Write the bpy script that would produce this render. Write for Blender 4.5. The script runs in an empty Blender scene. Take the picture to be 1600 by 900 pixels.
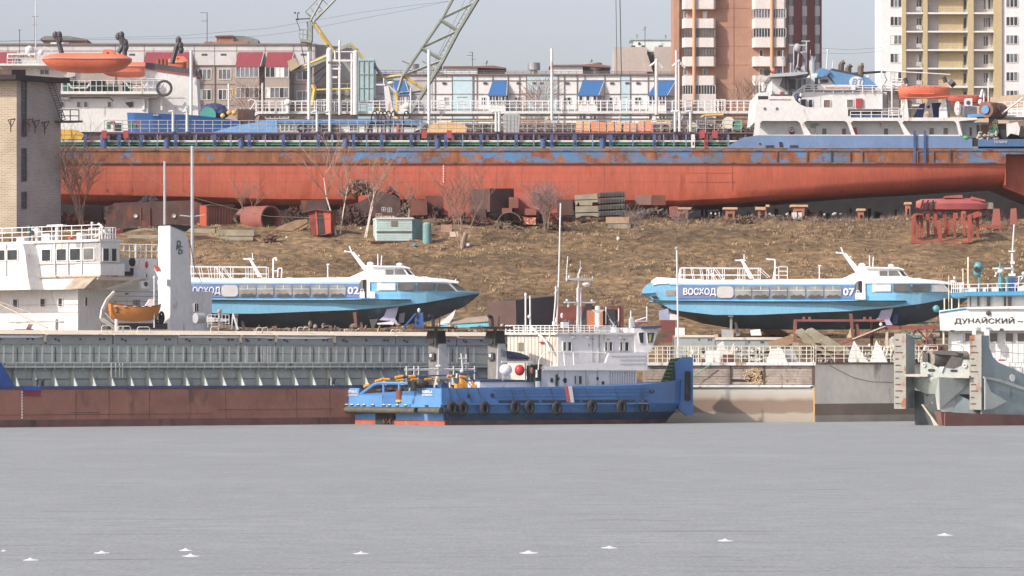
import bpy, math, random
from mathutils import Vector, noise as mn
random.seed(7)
R=math.radians
F=6520.0; HZ=568.0; H=4.37          # focal length in photo pixels, horizon row, eye height above the ice
S=bpy.context.scene; COL=S.collection
# ---------------- camera, sky, sun, exposure ----------------
cam=bpy.data.cameras.new('camera'); co=bpy.data.objects.new('camera',cam); COL.objects.link(co)
co.location=(0,0,H); co.rotation_euler=(R(90),0,0)
cam.sensor_width=36; cam.lens=36*F/1600; cam.shift_y=(HZ-450)/1600; cam.clip_start=1; cam.clip_end=9000
S.camera=co
SAZ=36; SEL=35                        # sun comes from the left, SAZ degrees towards the camera side
sd=Vector((-math.cos(R(SAZ))*math.cos(R(SEL)),-math.sin(R(SAZ))*math.cos(R(SEL)),math.sin(R(SEL))))
w=bpy.data.worlds.new('World'); S.world=w; w.use_nodes=True
nt=w.node_tree; bg=nt.nodes['Background']
sky=nt.nodes.new('ShaderNodeTexSky'); sky.sky_type='NISHITA'; sky.sun_disc=False
sky.sun_elevation=R(SEL); sky.sun_rotation=math.atan2(sd.x,sd.y); sky.altitude=100; sky.air_density=1.0; sky.dust_density=3.0; sky.ozone_density=2.0
hs=nt.nodes.new('ShaderNodeHueSaturation'); hs.inputs['Saturation'].default_value=.55; hs.inputs['Value'].default_value=1.0
tint=nt.nodes.new('ShaderNodeMixRGB'); tint.blend_type='MULTIPLY'; tint.inputs[0].default_value=1; tint.inputs[2].default_value=(.96,.91,.975,1)
nt.links.new(sky.outputs[0],hs.inputs['Color']); nt.links.new(hs.outputs[0],tint.inputs[1]); nt.links.new(tint.outputs[0],bg.inputs[0])
bg.inputs[1].default_value=.135
sl=bpy.data.lights.new('sun','SUN'); sl.energy=2.9; sl.angle=R(.6); sl.color=(1,.93,.82)
so=bpy.data.objects.new('sun',sl); COL.objects.link(so); so.rotation_euler=sd.to_track_quat('Z','Y').to_euler(); so.location=(-200,-100,200)
S.view_settings.view_transform='Standard'; S.view_settings.look='None'; S.view_settings.gamma=1; S.view_settings.exposure=.62
# ---------------- materials ----------------
def c(r,g,b):
    f=lambda v:((v/255+.055)/1.055)**2.4 if v>10 else v/255/12.92
    k=.12; m=(r*.3+g*.55+b*.15); return (f(r+(m-r)*k),f(g+(m-g)*k),f(b+(m-b)*k),1)
MT={}
def mat(name,col=None,rough=.6,var=.12,sc=.7,rust=0,rc=(120,62,34),rs=1.2,rz=.3,bump=0,bs=6,metal=0,fine=.06,sz=1.0):
    """painted / bare surface: base colour + broad and fine variation + rust or dirt patches stretched down"""
    if name in MT: return MT[name]
    if col is None: print('MISSING MAT',name); col=(.5,.5,.5,1)
    m=bpy.data.materials.new(name); m.use_nodes=True; n=m.node_tree.nodes; l=m.node_tree.links
    bs_=n['Principled BSDF']; bs_.inputs['Roughness'].default_value=rough; bs_.inputs['Metallic'].default_value=metal
    g=n.new('ShaderNodeNewGeometry')
    def tex(scale,zs,det=5):
        mp=n.new('ShaderNodeMapping'); mp.inputs['Scale'].default_value=(1,1,zs); l.new(g.outputs['Position'],mp.inputs[0])
        t=n.new('ShaderNodeTexNoise'); t.inputs['Scale'].default_value=scale; t.inputs['Detail'].default_value=det; l.new(mp.outputs[0],t.inputs['Vector']); return t.outputs[0]
    def mr(s,a,b,c_,d):
        q=n.new('ShaderNodeMapRange'); q.inputs[1].default_value=a; q.inputs[2].default_value=b; q.inputs[3].default_value=c_; q.inputs[4].default_value=d; l.new(s,q.inputs[0]); return q.outputs[0]
    v=mr(tex(sc,sz),.3,.7,1-var,1+var); f=mr(tex(sc*9,sz*.6,3),.3,.7,1-fine,1+fine)
    mu=n.new('ShaderNodeMath'); mu.operation='MULTIPLY'; l.new(v,mu.inputs[0]); l.new(f,mu.inputs[1])
    mx=n.new('ShaderNodeMixRGB'); mx.blend_type='MULTIPLY'; mx.inputs[0].default_value=1; mx.inputs[1].default_value=col; l.new(mu.outputs[0],mx.inputs[2]); out=mx.outputs[0]
    if rust:
        t=tex(rs,rz,8); a=.72-.42*rust; k=mr(t,a,a+.09,0,1)
        m2=n.new('ShaderNodeMixRGB'); m2.inputs[2].default_value=c(*rc); l.new(k,m2.inputs[0]); l.new(out,m2.inputs[1]); out=m2.outputs[0]
    l.new(out,bs_.inputs['Base Color'])
    if bump:
        bp=n.new('ShaderNodeBump'); bp.inputs['Strength'].default_value=bump; bp.inputs['Distance'].default_value=.05; l.new(tex(bs,1,6),bp.inputs['Height']); l.new(bp.outputs[0],bs_.inputs['Normal'])
    MT[name]=m; return m
def brickmat(name,c1,c2,mo,bw,bh,ms=.012):
    m=bpy.data.materials.new(name); m.use_nodes=True; n=m.node_tree.nodes; l=m.node_tree.links
    g=n.new('ShaderNodeNewGeometry'); sx=n.new('ShaderNodeSeparateXYZ'); l.new(g.outputs['Position'],sx.inputs[0])
    ad=n.new('ShaderNodeMath'); ad.operation='ADD'; l.new(sx.outputs[0],ad.inputs[0]); l.new(sx.outputs[1],ad.inputs[1])
    cb=n.new('ShaderNodeCombineXYZ'); l.new(ad.outputs[0],cb.inputs[0]); l.new(sx.outputs[2],cb.inputs[1])
    b=n.new('ShaderNodeTexBrick'); b.inputs['Scale'].default_value=1; b.inputs['Color1'].default_value=c1; b.inputs['Color2'].default_value=c2; b.inputs['Mortar'].default_value=mo
    b.inputs['Brick Width'].default_value=bw; b.inputs['Row Height'].default_value=bh; b.inputs['Mortar Size'].default_value=ms; l.new(cb.outputs[0],b.inputs['Vector'])
    t=n.new('ShaderNodeTexNoise'); t.inputs['Scale'].default_value=.35; t.inputs['Detail'].default_value=6; l.new(g.outputs['Position'],t.inputs['Vector'])
    q=n.new('ShaderNodeMapRange'); q.inputs[1].default_value=.3; q.inputs[2].default_value=.7; q.inputs[3].default_value=.82; q.inputs[4].default_value=1.12; l.new(t.outputs[0],q.inputs[0])
    mx=n.new('ShaderNodeMixRGB'); mx.blend_type='MULTIPLY'; mx.inputs[0].default_value=1; l.new(b.outputs[0],mx.inputs[1]); l.new(q.outputs[0],mx.inputs[2])
    l.new(mx.outputs[0],n['Principled BSDF'].inputs['Base Color']); n['Principled BSDF'].inputs['Roughness'].default_value=.9
    MT[name]=m; return m
def glass(name,col,rough=.12):
    m=mat(name,col,rough,.35,.9); m.node_tree.nodes['Principled BSDF'].inputs['Specular IOR Level'].default_value=.6; return m
white=mat('white_paint',(.65,.64,.615,1),.45,.06,.5,rust=.20,rc=(176,150,126),rs=1.8,rz=.28,fine=.07)
whiteold=mat('weathered_white',(.70,.69,.67,1),.5,.10,.6,rust=.34,rc=(165,128,98),rs=1.9,rz=.25)
wrail=mat('rail_white',(.78,.78,.76,1),.5,.05)
grey=mat('grey_paint',c(150,152,153),.5,.10,.6,rust=.16,rc=(118,98,84))
dgrey=mat('dark_grey',c(70,70,72),.6,.2); black=mat('black_rubber',(.022,.022,.023,1),.8,.4,3,rust=.2,rc=(80,76,70))
soot=mat('soot_black',(.03,.028,.027,1),.8,.3,1.5)
gdark=glass('dark_glass',(.03,.035,.038,1)); gmid=glass('mid_glass',c(105,104,100),.2); gpale=mat('curtain_pane',c(222,220,215),.3,.10,3)
rustm=mat('rusty_steel',c(112,62,48),.8,.25,.9,rust=.35,rc=(78,48,40),bump=.4)
rustd=mat('dark_rusty_steel',c(84,58,52),.85,.25,1,rust=.3,rc=(128,66,42),bump=.4)
oxide=mat('red_oxide',c(176,72,50),.7,.2,.8,rust=.2,rc=(110,52,40),bump=.2)
oxide2=mat('faded_red_oxide',c(140,80,68),.75,.2,.8,rust=.2,rc=(110,62,52),bump=.3)
wood=mat('old_wood',c(150,120,90),.9,.25,2,bump=.5); conc=mat('old_concrete',c(150,140,118),.95,.2,1.2,rust=.2,rc=(104,92,78),bump=.4)
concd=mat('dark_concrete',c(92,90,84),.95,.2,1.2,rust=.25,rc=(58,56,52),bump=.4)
orange=mat('lifeboat_orange',c(222,112,80),.45,.10,.6,rust=.12,rc=(170,92,64)); tarpo=mat('orange_tarp',c(232,140,86),.7,.2,1.4,bump=.6,bs=2)
blue=mat('ship_blue',c(62,104,160),.5,.14,.5,rust=.14,rc=(84,86,92)); blued=mat('post_blue',c(62,84,132),.6,.2,1)
green=mat('deck_green',c(66,128,98),.6,.25,1.5,rust=.2,rc=(70,60,48)); redp=mat('signal_red',c(172,66,62),.5,.12)
yellow=mat('crane_yellow',c(205,172,84),.6,.18,.7,rust=.2,rc=(140,110,70)); cgrn=mat('crane_grey_green',c(142,150,140),.6,.15,.8,rust=.22,rc=(116,106,84))
# ---------------- frames and mesh builder ----------------
class Fr:
    """a vertical plane in the world: passes through photo column x at depth Y, turned by a degrees; gives points on it by photo position"""
    def __init__(s,Y,x=800,a=0):
        s.O=Vector(((x-800)*Y/F,Y)); s.u=Vector((math.cos(R(a)),math.sin(R(a)))); s.n=Vector((-s.u.y,s.u.x)); s.a=R(a); s.Y=Y
    def t(s,x):
        k=(x-800)/F; return (k*s.O.y-s.O.x)/(s.u.x-k*s.u.y)
    def p(s,x,y,o=0):
        q=s.O+s.u*s.t(x); z=H+(HZ-y)*q.y/F; q=q+s.n*o; return Vector((q.x,q.y,z))
    def m(s,x=800): q=s.O+s.u*s.t(x); return q.y/F     # metres per pixel
SPLIT=set('hoop_rail yellow_rail vent_pipe davit_stand davit_shade_side flange deck_lamp porthole freeing_port exhaust_pipe scupper mooring_port tyre_chain orange_sign vent_head knee_rung ledge_bracket ledge_clip stair_tread deck_pillar floodlight dark_door fender_bar slot fairlead_ring boom_brace boom_chord cross_tie timber_cap concrete_foot rail_gear lug weld_seam roof_hatch white_gear cradle_block cradle_prop brace strap black_stripe fin corrugation panel_joint mullion mooring_bollard cover_bolt louvre blue_davit_frame davit_head skid white_stay teal_post white_stanchion roof_pillar grab_rope door_post kingpost wall_joint corner_post back_seam panel_seam plate_line screen_line bow_light yellow_strut roof_hut winch_house catwalk_bracket rib wire_bracket dark_screen white_locker roof_locker frame_post lit_gear dark_locker glazing_bar jib_strut light_mast exhaust_cap porch_lamp searchlight'.split())
class B:
    def __init__(s,fr=None,off=None): s.f=fr; s.v=[]; s.q=[]; s.off=off or (lambda x,y:0); s.marks=[]; s.dp=0
    def P(s,x,y,o=0): return s.f.p(x,y,o+s.off(x,y))
    def raw(s,vs,fs):
        k=len(s.v); s.v+= [Vector(a) for a in vs]; s.q+=[tuple(i+k for i in f) for f in fs]; return s
    def prism(s,pts,o0=0,o1=.3):
        n=len(pts); a=[s.P(x,y,o0) for x,y in pts]; b=[s.P(x,y,o1) for x,y in pts]
        return s.raw(a+b,[tuple(range(n)),tuple(range(2*n-1,n-1,-1))]+[(i,i+n,(i+1)%n+n,(i+1)%n) for i in range(n)])
    def box(s,x0,y0,x1,y1,o0=0,o1=.3): return s.prism([(x0,y0),(x1,y0),(x1,y1),(x0,y1)],o0,o1)
    def grid(s,x0,y0,x1,y1,nx,ny,w,o0=0,o1=.08):
        for i in range(nx+1): X=x0+(x1-x0)*i/nx; s.box(X-w/2,y0,X+w/2,y1,o0,o1)
        for j in range(ny+1): Y=y0+(y1-y0)*j/ny; s.box(x0,Y-w/2,x1,Y+w/2,o0+.01,o1-.01)
        return s
    def seg(s,a,b,r,n=5,r2=None):
        r2=r if r2 is None else r2; d=(b-a)
        if d.length<1e-5: return s
        d.normalize(); e=d.cross(Vector((0,0,1)) if abs(d.z)<.9 else Vector((1,0,0))).normalized(); g=d.cross(e)
        A=[a+(e*math.cos(6.2832*i/n)+g*math.sin(6.2832*i/n))*r for i in range(n)]; C=[b+(e*math.cos(6.2832*i/n)+g*math.sin(6.2832*i/n))*r2 for i in range(n)]
        return s.raw(A+C,[(i,(i+1)%n,(i+1)%n+n,i+n) for i in range(n)]+[tuple(range(n-1,-1,-1)),tuple(range(n,2*n))])
    def tube(s,pts,r,n=5,o=0):
        P=[s.P(q[0],q[1],(q[2] if len(q)>2 else 0)+o) for q in pts]
        for a,b in zip(P,P[1:]): s.seg(a,b,r,n)
        return s
    def rail(s,x0,x1,yt0,yt1,yb0,yb1,step,r=.03,rows=2,o=0,skip=0):
        """railing: posts every step px between top line and bottom line, rows of bars"""
        n=max(1,round(abs(x1-x0)/step))
        for i in range(n+1):
            k=i/n; x=x0+(x1-x0)*k; s.tube([(x,yt0+(yt1-yt0)*k),(x,yb0+(yb1-yb0)*k)],r,4,o)
        for j in range(rows):
            k=j/max(1,rows); s.tube([(x0,yt0+(yb0-yt0)*k),(x1,yt1+(yb1-yt1)*k)],r*.9,4,o)
        return s
    def cyl(s,x,y0,y1,r,o=0,n=12,r2=None): return s.seg(s.P(x,y1,o),s.P(x,y0,o),r,n,r2)
    def ell(s,x,y,rx,ry,rz,o=0,n=12,m=8):
        """ellipsoid, radii in metres along the plane, into depth, up"""
        C=s.P(x,y,o); u=Vector((s.f.u.x,s.f.u.y,0)); w=Vector((s.f.n.x,s.f.n.y,0)); vs=[C+Vector((0,0,rz))]
        for j in range(1,m):
            t=math.pi*j/m
            for i in range(n): p=6.2832*i/n; vs.append(C+u*rx*math.sin(t)*math.cos(p)+w*ry*math.sin(t)*math.sin(p)+Vector((0,0,rz*math.cos(t))))
        vs.append(C-Vector((0,0,rz))); fs=[(0,1+i,1+(i+1)%n) for i in range(n)]
        for j in range(m-2):
            a=1+j*n
            for i in range(n): fs.append((a+i,a+n+i,a+n+(i+1)%n,a+(i+1)%n))
        a=1+(m-2)*n; fs+=[(a+i,len(vs)-1,a+(i+1)%n) for i in range(n)]
        return s.raw(vs,fs)
    def tor(s,x,y,rx,rz,r,o=0,n=14,m=6,ax='n'):
        """torus in the plane (tyre): radii metres"""
        C=s.P(x,y,o); u=Vector((s.f.u.x,s.f.u.y,0)); w=Vector((s.f.n.x,s.f.n.y,0)); z=Vector((0,0,1)); vs=[]
        if ax=='u': u,w=w,u
        for i in range(n):
            p=6.2832*i/n; d=u*math.cos(p)*1+z*math.sin(p); dd=u*math.cos(p)*rx+z*math.sin(p)*rz
            for j in range(m): q=6.2832*j/m; vs.append(C+dd+d*r*math.cos(q)+w*r*1.2*math.sin(q))
        return s.raw(vs,[(i*m+j,((i+1)%n)*m+j,((i+1)%n)*m+(j+1)%m,i*m+(j+1)%m) for i in range(n) for j in range(m)])
    def loft(s,st,closed=True,cap=True):
        n=len(st[0]); vs=[p for r in st for p in r]; fs=[]
        for i in range(len(st)-1):
            for j in range(n if closed else n-1): fs.append((i*n+j,(i+1)*n+j,(i+1)*n+(j+1)%n,i*n+(j+1)%n))
        if cap: fs+=[tuple(range(n)),tuple(range((len(st)-1)*n,len(st)*n))[::-1]]
        return s.raw(vs,fs)
    def obj(s,name,m,parent=None,smooth=False,**tags):
        if name in SPLIT and parent is not None and len(s.marks)>1:
            mk=s.marks+[(len(s.v),len(s.q))]; o=None
            for (v0,q0),(v1,q1) in zip(mk,mk[1:]):
                t=B(s.f); t.v=s.v[v0:v1]; t.q=[tuple(i-v0 for i in q) for q in s.q[q0:q1]]; t.marks=[(0,0)]; o=t.obj(name,m,parent,smooth,**tags)
            return o
        me=bpy.data.meshes.new(name)
        if parent is None:
            lo=[min(v[i] for v in s.v) for i in range(3)]; hi=[max(v[i] for v in s.v) for i in range(3)]
            base=Vector(((lo[0]+hi[0])/2,(lo[1]+hi[1])/2,lo[2]))
        else: base=Vector(parent['_b'])
        me.from_pydata([v-base for v in s.v],[],s.q); me.materials.append(m); me.validate()
        import bmesh
        bm=bmesh.new(); bm.from_mesh(me); bmesh.ops.recalc_face_normals(bm,faces=bm.faces); bm.to_mesh(me); bm.free()
        if smooth:
            me.shade_smooth()
            try: me.set_sharp_from_angle(angle=R(40))
            except Exception: pass
        o=bpy.data.objects.new(name,me); COL.objects.link(o); o['_b']=tuple(base)
        if parent is None: o.location=base
        else: o.parent=parent
        for k,v in tags.items(): o[k]=v
        return o
def _wrap(nm):
    g=getattr(B,nm)
    def h(s,*a,**k):
        if s.dp==0: s.marks.append((len(s.v),len(s.q)))
        s.dp+=1
        try: return g(s,*a,**k)
        finally: s.dp-=1
    setattr(B,nm,h)
for nm in ('prism','box','tube','cyl','ell','tor','seg','loft','raw','grid','rail'): _wrap(nm)
def thing(name,label,cat,loc,group=None):
    o=bpy.data.objects.new(name,None); COL.objects.link(o); o.location=loc; o['_b']=tuple(loc); o['label']=label; o['category']=cat; o.empty_display_size=.5
    if group: o['group']=group
    return o
def copyat(o,d,parent):
    q=o.copy(); COL.objects.link(q); q.location=Vector(o.location)+Vector(d); q.parent=parent; return q
def rr(x0,y0,x1,y1,r):
    return [(x0+r,y0),(x1-r,y0),(x1-r*.3,y0+r*.3),(x1,y0+r),(x1,y1-r),(x1-r*.3,y1-r*.3),(x1-r,y1),(x0+r,y1),(x0+r*.3,y1-r*.3),(x0,y1-r),(x0,y0+r),(x0+r*.3,y0+r*.3)]
def disc(x,y,rx,ry,n=14): return [(x+rx*math.cos(6.2832*i/n),y+ry*math.sin(6.2832*i/n)) for i in range(n)]
wr=random.Random(5)
def win(fr,par,x0,y0,x1,y1,nx=1,ny=1,o=0,fm=None,gm=None,w=1.0,off=None,name='window'):
    """window part: proud frame with mullions, its pane a sub-part set back"""
    b=B(fr,off); b.grid(x0,y0,x1,y1,nx,ny,w,o-.09,o+.02); f=b.obj(name,fm or white,par)
    if fr.Y>550:      # far house windows: curtains and reflections differ from pane to pane
        gs=(gm or gdark,gm or gdark,MT['dark_glass'],MT['mid_glass'],MT['curtain_pane'],MT['flat_window'])
        for i in range(nx): B(fr,off).box(x0+(x1-x0)*i/nx+.05,y0+.1,x0+(x1-x0)*(i+1)/nx-.05,y1-.1,o-.035,o+.02).obj('pane',gs[wr.randrange(6)],f)
        return f
    B(fr,off).box(x0,y0,x1,y1,o-.035,o+.02).obj('pane',gm or gdark,f); return f
def text(fr,par,s,x0,y0,x1,y1,m,o=0,off=None,name='lettering',slant=0,bold=.012):
    cu=bpy.data.curves.new('t','FONT'); cu.body=s; cu.extrude=.02; cu.offset=bold; cu.resolution_u=2
    ob=bpy.data.objects.new('t',cu); COL.objects.link(ob); bpy.context.view_layer.update()
    me=bpy.data.meshes.new_from_object(ob.evaluated_get(bpy.context.evaluated_depsgraph_get())); bpy.data.objects.remove(ob)
    X=[v.co.x for v in me.vertices]; Y=[v.co.y for v in me.vertices]
    if not X: return
    a,b_,c_,d=min(X),max(X),min(Y),max(Y); b=B(fr,off)
    vs=[b.P(x0+(v.co.x-a)/(b_-a)*(x1-x0)+slant*((v.co.y-c_)/(d-c_)),y1-(v.co.y-c_)/(d-c_)*(y1-y0),o-.03-v.co.z) for v in me.vertices]
    b.raw(vs,[tuple(p.vertices) for p in me.polygons]); bpy.data.meshes.remove(me)
    return b.obj(name,m,par)
TK=[(300,-1),(322,-1),(326,2),(332,6.2),(352,6.6),(362,9.3),(375,13.2),(384,16.2),(392,17.7),(400,18.1),(430,18.4),(560,20),(1000,24),(8000,24)]
def gz(Y):
    for (a,z),(b,z2) in zip(TK,TK[1:]):
        if a<=Y<=b: return z+(z2-z)*(Y-a)/(b-a)
    return 24 if Y>8000 else -1
def gy(y):
    """depth at which the bank shows at photo row y"""
    Y=352.
    while Y<392 and HZ-(gz(Y)-H)*F/Y>y: Y+=.25
    return Y
# ================= SETTING =================
def ice():
    m=bpy.data.materials.new('river_ice'); m.use_nodes=True; n=m.node_tree.nodes; l=m.node_tree.links; bs=n['Principled BSDF']
    g=n.new('ShaderNodeNewGeometry')
    def tx(sx,sy,det):
        mp=n.new('ShaderNodeMapping'); mp.inputs['Scale'].default_value=(sx,sy,1); l.new(g.outputs['Position'],mp.inputs[0])
        t=n.new('ShaderNodeTexNoise'); t.inputs['Scale'].default_value=1; t.inputs['Detail'].default_value=det; t.inputs['Roughness'].default_value=.65; l.new(mp.outputs[0],t.inputs['Vector']); return t.outputs[0]
    def mr(s,a,b,c_,d):
        q=n.new('ShaderNodeMapRange'); q.inputs[1].default_value=a; q.inputs[2].default_value=b; q.inputs[3].default_value=c_; q.inputs[4].default_value=d; l.new(s,q.inputs[0]); return q.outputs[0]
    def mix(f,a,b):
        q=n.new('ShaderNodeMixRGB')
        l.new(f,q.inputs[0])
        for i,v in ((1,a),(2,b)):
            if isinstance(v,tuple): q.inputs[i].default_value=v
            else: l.new(v,q.inputs[i])
        return q.outputs[0]
    base=mix(mr(tx(.05,.06,9),.35,.65,0,1),c(134,137,134),c(147,150,149))
    base=mix(mr(tx(.6,.7,9),.40,.58,0,1),c(130,134,132),base)
    base=mix(mr(tx(1.2,1.6,6),.45,.65,.0,.3),base,c(160,163,163))
    base=mix(mr(tx(2.2,2.6,6),.50,.66,.0,.4),base,c(104,107,106))
    base=mix(mr(tx(.10,.5,9),.62,.70,0,.3),base,c(96,100,98))
    base=mix(mr(tx(.13,1.2,10),.605,.625,0,.6),base,c(66,68,67))
    base=mix(mr(tx(.09,.028,5),.54,.70,0,.5),base,c(160,163,163))
    base=mix(mr(tx(7,12,3),.50,.62,0,.7),base,c(112,115,115)); base=mix(mr(tx(8,14,3),.52,.64,0,.7),base,c(176,178,177))
    l.new(base,bs.inputs['Base Color']); bs.inputs['Roughness'].default_value=.7
    bp=n.new('ShaderNodeBump'); bp.inputs['Strength'].default_value=.12; bp.inputs['Distance'].default_value=.03; l.new(tx(3,1.5,8),bp.inputs['Height']); l.new(bp.outputs[0],bs.inputs['Normal'])
    b=B(); b.raw([(-900,-60,0),(900,-60,0),(900,327,0),(-900,327,0)],[(0,1,2,3)])
    o=b.obj('river_ice',m); o['kind']='structure'
ice()
def ground():
    m=bpy.data.materials.new('dry_ground'); m.use_nodes=True; n=m.node_tree.nodes; l=m.node_tree.links; bs=n['Principled BSDF']; bs.inputs['Roughness'].default_value=1
    g=n.new('ShaderNodeNewGeometry')
    def tx(sx,sy,det,sc=1,rot=0):
        mp=n.new('ShaderNodeMapping'); mp.inputs['Scale'].default_value=(sx,sy,sy); mp.inputs['Rotation'].default_value=(0,0,rot); l.new(g.outputs['Position'],mp.inputs[0])
        t=n.new('ShaderNodeTexNoise'); t.inputs['Scale'].default_value=sc; t.inputs['Detail'].default_value=det; t.inputs['Roughness'].default_value=.62; l.new(mp.outputs[0],t.inputs['Vector']); return t.outputs[0]
    def ramp(s,st):
        q=n.new('ShaderNodeValToRGB'); e=q.color_ramp.elements
        e[0].position,e[0].color=st[0]; e[1].position,e[1].color=st[-1]
        for p,k in st[1:-1]: z=e.new(p); z.color=k
        l.new(s,q.inputs[0]); return q.outputs[0]
    a=ramp(tx(1,1.6,10,1.1),[(.3,c(80,63,48)),(.45,c(112,89,62)),(.58,c(143,113,76)),(.72,c(167,137,96))])
    d=ramp(tx(.045,.16,6,1,.35),[(.40,(1.04,1.04,1.04,1)),(.5,(.86,.86,.82,1)),(.60,(.60,.59,.56,1))])
    mx=n.new('ShaderNodeMixRGB'); mx.blend_type='MULTIPLY'; mx.inputs[0].default_value=1; l.new(a,mx.inputs[1]); l.new(d,mx.inputs[2])
    l.new(mx.outputs[0],bs.inputs['Base Color'])
    bp=n.new('ShaderNodeBump'); bp.inputs['Strength'].default_value=.9; bp.inputs['Distance'].default_value=.3; l.new(tx(1,1,9,1.6),bp.inputs['Height']); l.new(bp.outputs[0],bs.inputs['Normal'])
    MT['dry_ground']=m
    xs=[-2500,-900,-200]+[-70+.9*i for i in range(157)]+[200,900,2500]
    ys=[316,322,326,330,334,340,346,350]+[352+.8*i for i in range(62)]+[403,406,410,430,470,560,800,1500,2600]
    V=[]
    for y in ys:
        for x in xs:
            z=gz(y)
            if 350<y<405 and abs(x)<75: z+=.55*(mn.noise(Vector((x*.12,y*.16,1)))+.5*mn.noise(Vector((x*.5,y*.5,4)))+.25*mn.noise(Vector((x*1.4,y*1.4,7))))*min(1,(y-350)/6)
            V.append((x,y,z))
    n_=len(xs); b=B(); b.raw(V,[(i*n_+j,i*n_+j+1,(i+1)*n_+j+1,(i+1)*n_+j) for i in range(len(ys)-1) for j in range(n_-1)])
    o=b.obj('river_bank',m,smooth=True); o['kind']='structure'
ground()
def gh(x,y):
    z=gz(y)
    if 350<y<405 and abs(x)<75: z+=.55*(mn.noise(Vector((x*.12,y*.16,1)))+.5*mn.noise(Vector((x*.5,y*.5,4)))+.25*mn.noise(Vector((x*1.4,y*1.4,7))))*min(1,(y-350)/6)
    return z
def grass():
    # (name, colour, clumps, blades per clump, clump radius, height range, label)
    for k,(nm,col,cnt,nb,rad,h0,h1,lab) in enumerate([('dry_grass',(176,148,108),5200,9,.26,.14,.42,'pale dry tufted grass covering the bank slope'),
        ('brown_grass',(122,98,74),5200,9,.28,.12,.40,'brown matted grass between the pale tufts on the bank'),
        ('olive_grass',(104,96,66),2000,8,.3,.10,.3,'dull olive grass patches low on the bank'),
        ('dead_weeds',(128,108,92),4200,8,.35,.35,1.2,'tall dead weeds along the top of the bank')]):
        vs=[]; fs=[]
        for i in range(cnt):
            y=random.uniform(353,400); x=random.uniform(-53,54)*y/400
            q=mn.noise(Vector((x*.09,y*.13,9+k*5)))+.7*mn.noise(Vector((x*.4,y*.5,3+k)))
            if k<3 and q<(-.1,-.2,.15)[k]: continue
            if k==3 and not ((x>7 and y>382+random.random()*8) or (y>391)) and random.random()>.03: continue
            H1=random.uniform(h0,h1); R1=rad*random.uniform(.6,1.4)
            for j_ in range(nb):
                a0=random.uniform(0,6.283); r0=R1*math.sqrt(random.random()); bx=x+r0*math.cos(a0); by=y+r0*math.sin(a0); z=gh(bx,by)-.04
                h=H1*random.uniform(.6,1.1)*(1-.5*r0/R1 if R1 else 1); wd=random.uniform(.03,.09) if k<3 else .03; a=random.uniform(0,3.14); lx=math.cos(a0)*h*.45+random.uniform(-.05,.05); ly=math.sin(a0)*h*.3
                n_=len(vs); vs+=[(bx-wd*math.cos(a),by-wd*math.sin(a),z),(bx+wd*math.cos(a),by+wd*math.sin(a),z),(bx+lx,by+ly,z+h)]; fs.append((n_,n_+1,n_+2))
        b=B(); b.raw(vs,fs); o=b.obj(nm,mat(nm,c(*col),1,.3,.5)); o['kind']='stuff'; o['label']=lab; o['category']='grass'
grass()
# snow heaps on the ice
snow=mat('snow',(.66,.67,.69,1),.8,.05)
f0=Fr(300)
for i,(x,y,wd) in enumerate([(6,861,7),(48,875,16),(159,864,16),(290,860,14),(298,869,17),(564,865,16),(826,864,19),(952,856,17),(1133,845,16),(1476,836,16)]):
    Y=H*F/(y-HZ); s=Y/F; X=(x-800)*s; b=B(); vs=[]; fs=[]; N=14; rx=wd*s*.74
    for j,(rk,zk) in enumerate([(1.25,0),(.7,.03),(.3,.11),(.09,.2)]):
        for k in range(N):
            a=6.2832*k/N; q=1+.35*mn.noise(Vector((i*3+math.cos(a),math.sin(a),j))); vs.append((X+rx*rk*q*math.cos(a),Y+rx*1.6*rk*q*math.sin(a),zk*(.55+.03*wd*random.uniform(.6,1.4))*.24-.004*(j==0)))
    for j in range(3):
        for k in range(N): fs.append((j*N+k,j*N+(k+1)%N,(j+1)*N+(k+1)%N,(j+1)*N+k))
    fs.append(tuple(range(3*N,4*N))); b.raw(vs,fs)
    L=['small snow heap cut by the left edge of the ice','low pointed snow heap nearest the lower left corner of the ice','long thin snow heap on the left part of the ice','farther of the two snow heaps lying close together','nearer of the two snow heaps lying close together','flat white snow heap on the ice left of the middle','broad snow heap on the ice below the tug wheelhouse','white snow heap on the ice right of the broad middle one','thin snow heap on the ice below the wooden dock wall','far right snow heap on the open ice']
    o=b.obj('snow_heap',snow,smooth=True,label=L[i],category='snow heap',group='snow heaps on the river ice')
# ================= FAR BUILDINGS =================
panel=mat('panel_wall_pale',c(196,192,190),.9,.08,.3,rust=.12,rc=(160,150,145)); panelb=mat('panel_wall_brown',c(160,146,136),.9,.12,.4,rust=.25,rc=(134,120,112)); ledge=mat('panel_joint',c(120,110,106),.9,.1)
maroon=mat('maroon_sheet',c(140,52,62),.6,.08,.6); roofb=mat('roof_brick',c(158,110,88),.9,.15); roofg=mat('roof_grey',c(120,118,114),.85,.12)
sky_b=mat('pale_blue_wall',c(180,206,214),.85,.07,.4); pwhite=mat('pale_white_wall',c(214,212,210),.85,.06,.3,rust=.1,rc=(188,182,176)); awn=mat('blue_sheet',c(44,100,158),.55,.06); galv=mat('galvanised',c(150,150,148),.45,.12,1,metal=.4)
pg=glass('flat_window',c(112,116,120),.25)
zb=gz(590)
def ybase(Y,z): return HZ-(z-H)*F/Y
def antenna(fr,par,x,y0,y1,arms):
    b=B(fr); b.tube([(x,y0),(x,y1)],.05,4,2)
    for (dy,l,r) in arms: b.tube([(x-l,y0+dy),(x+r,y0+dy)],.03,4,2)
    b.obj('antenna',dgrey,par)
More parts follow.
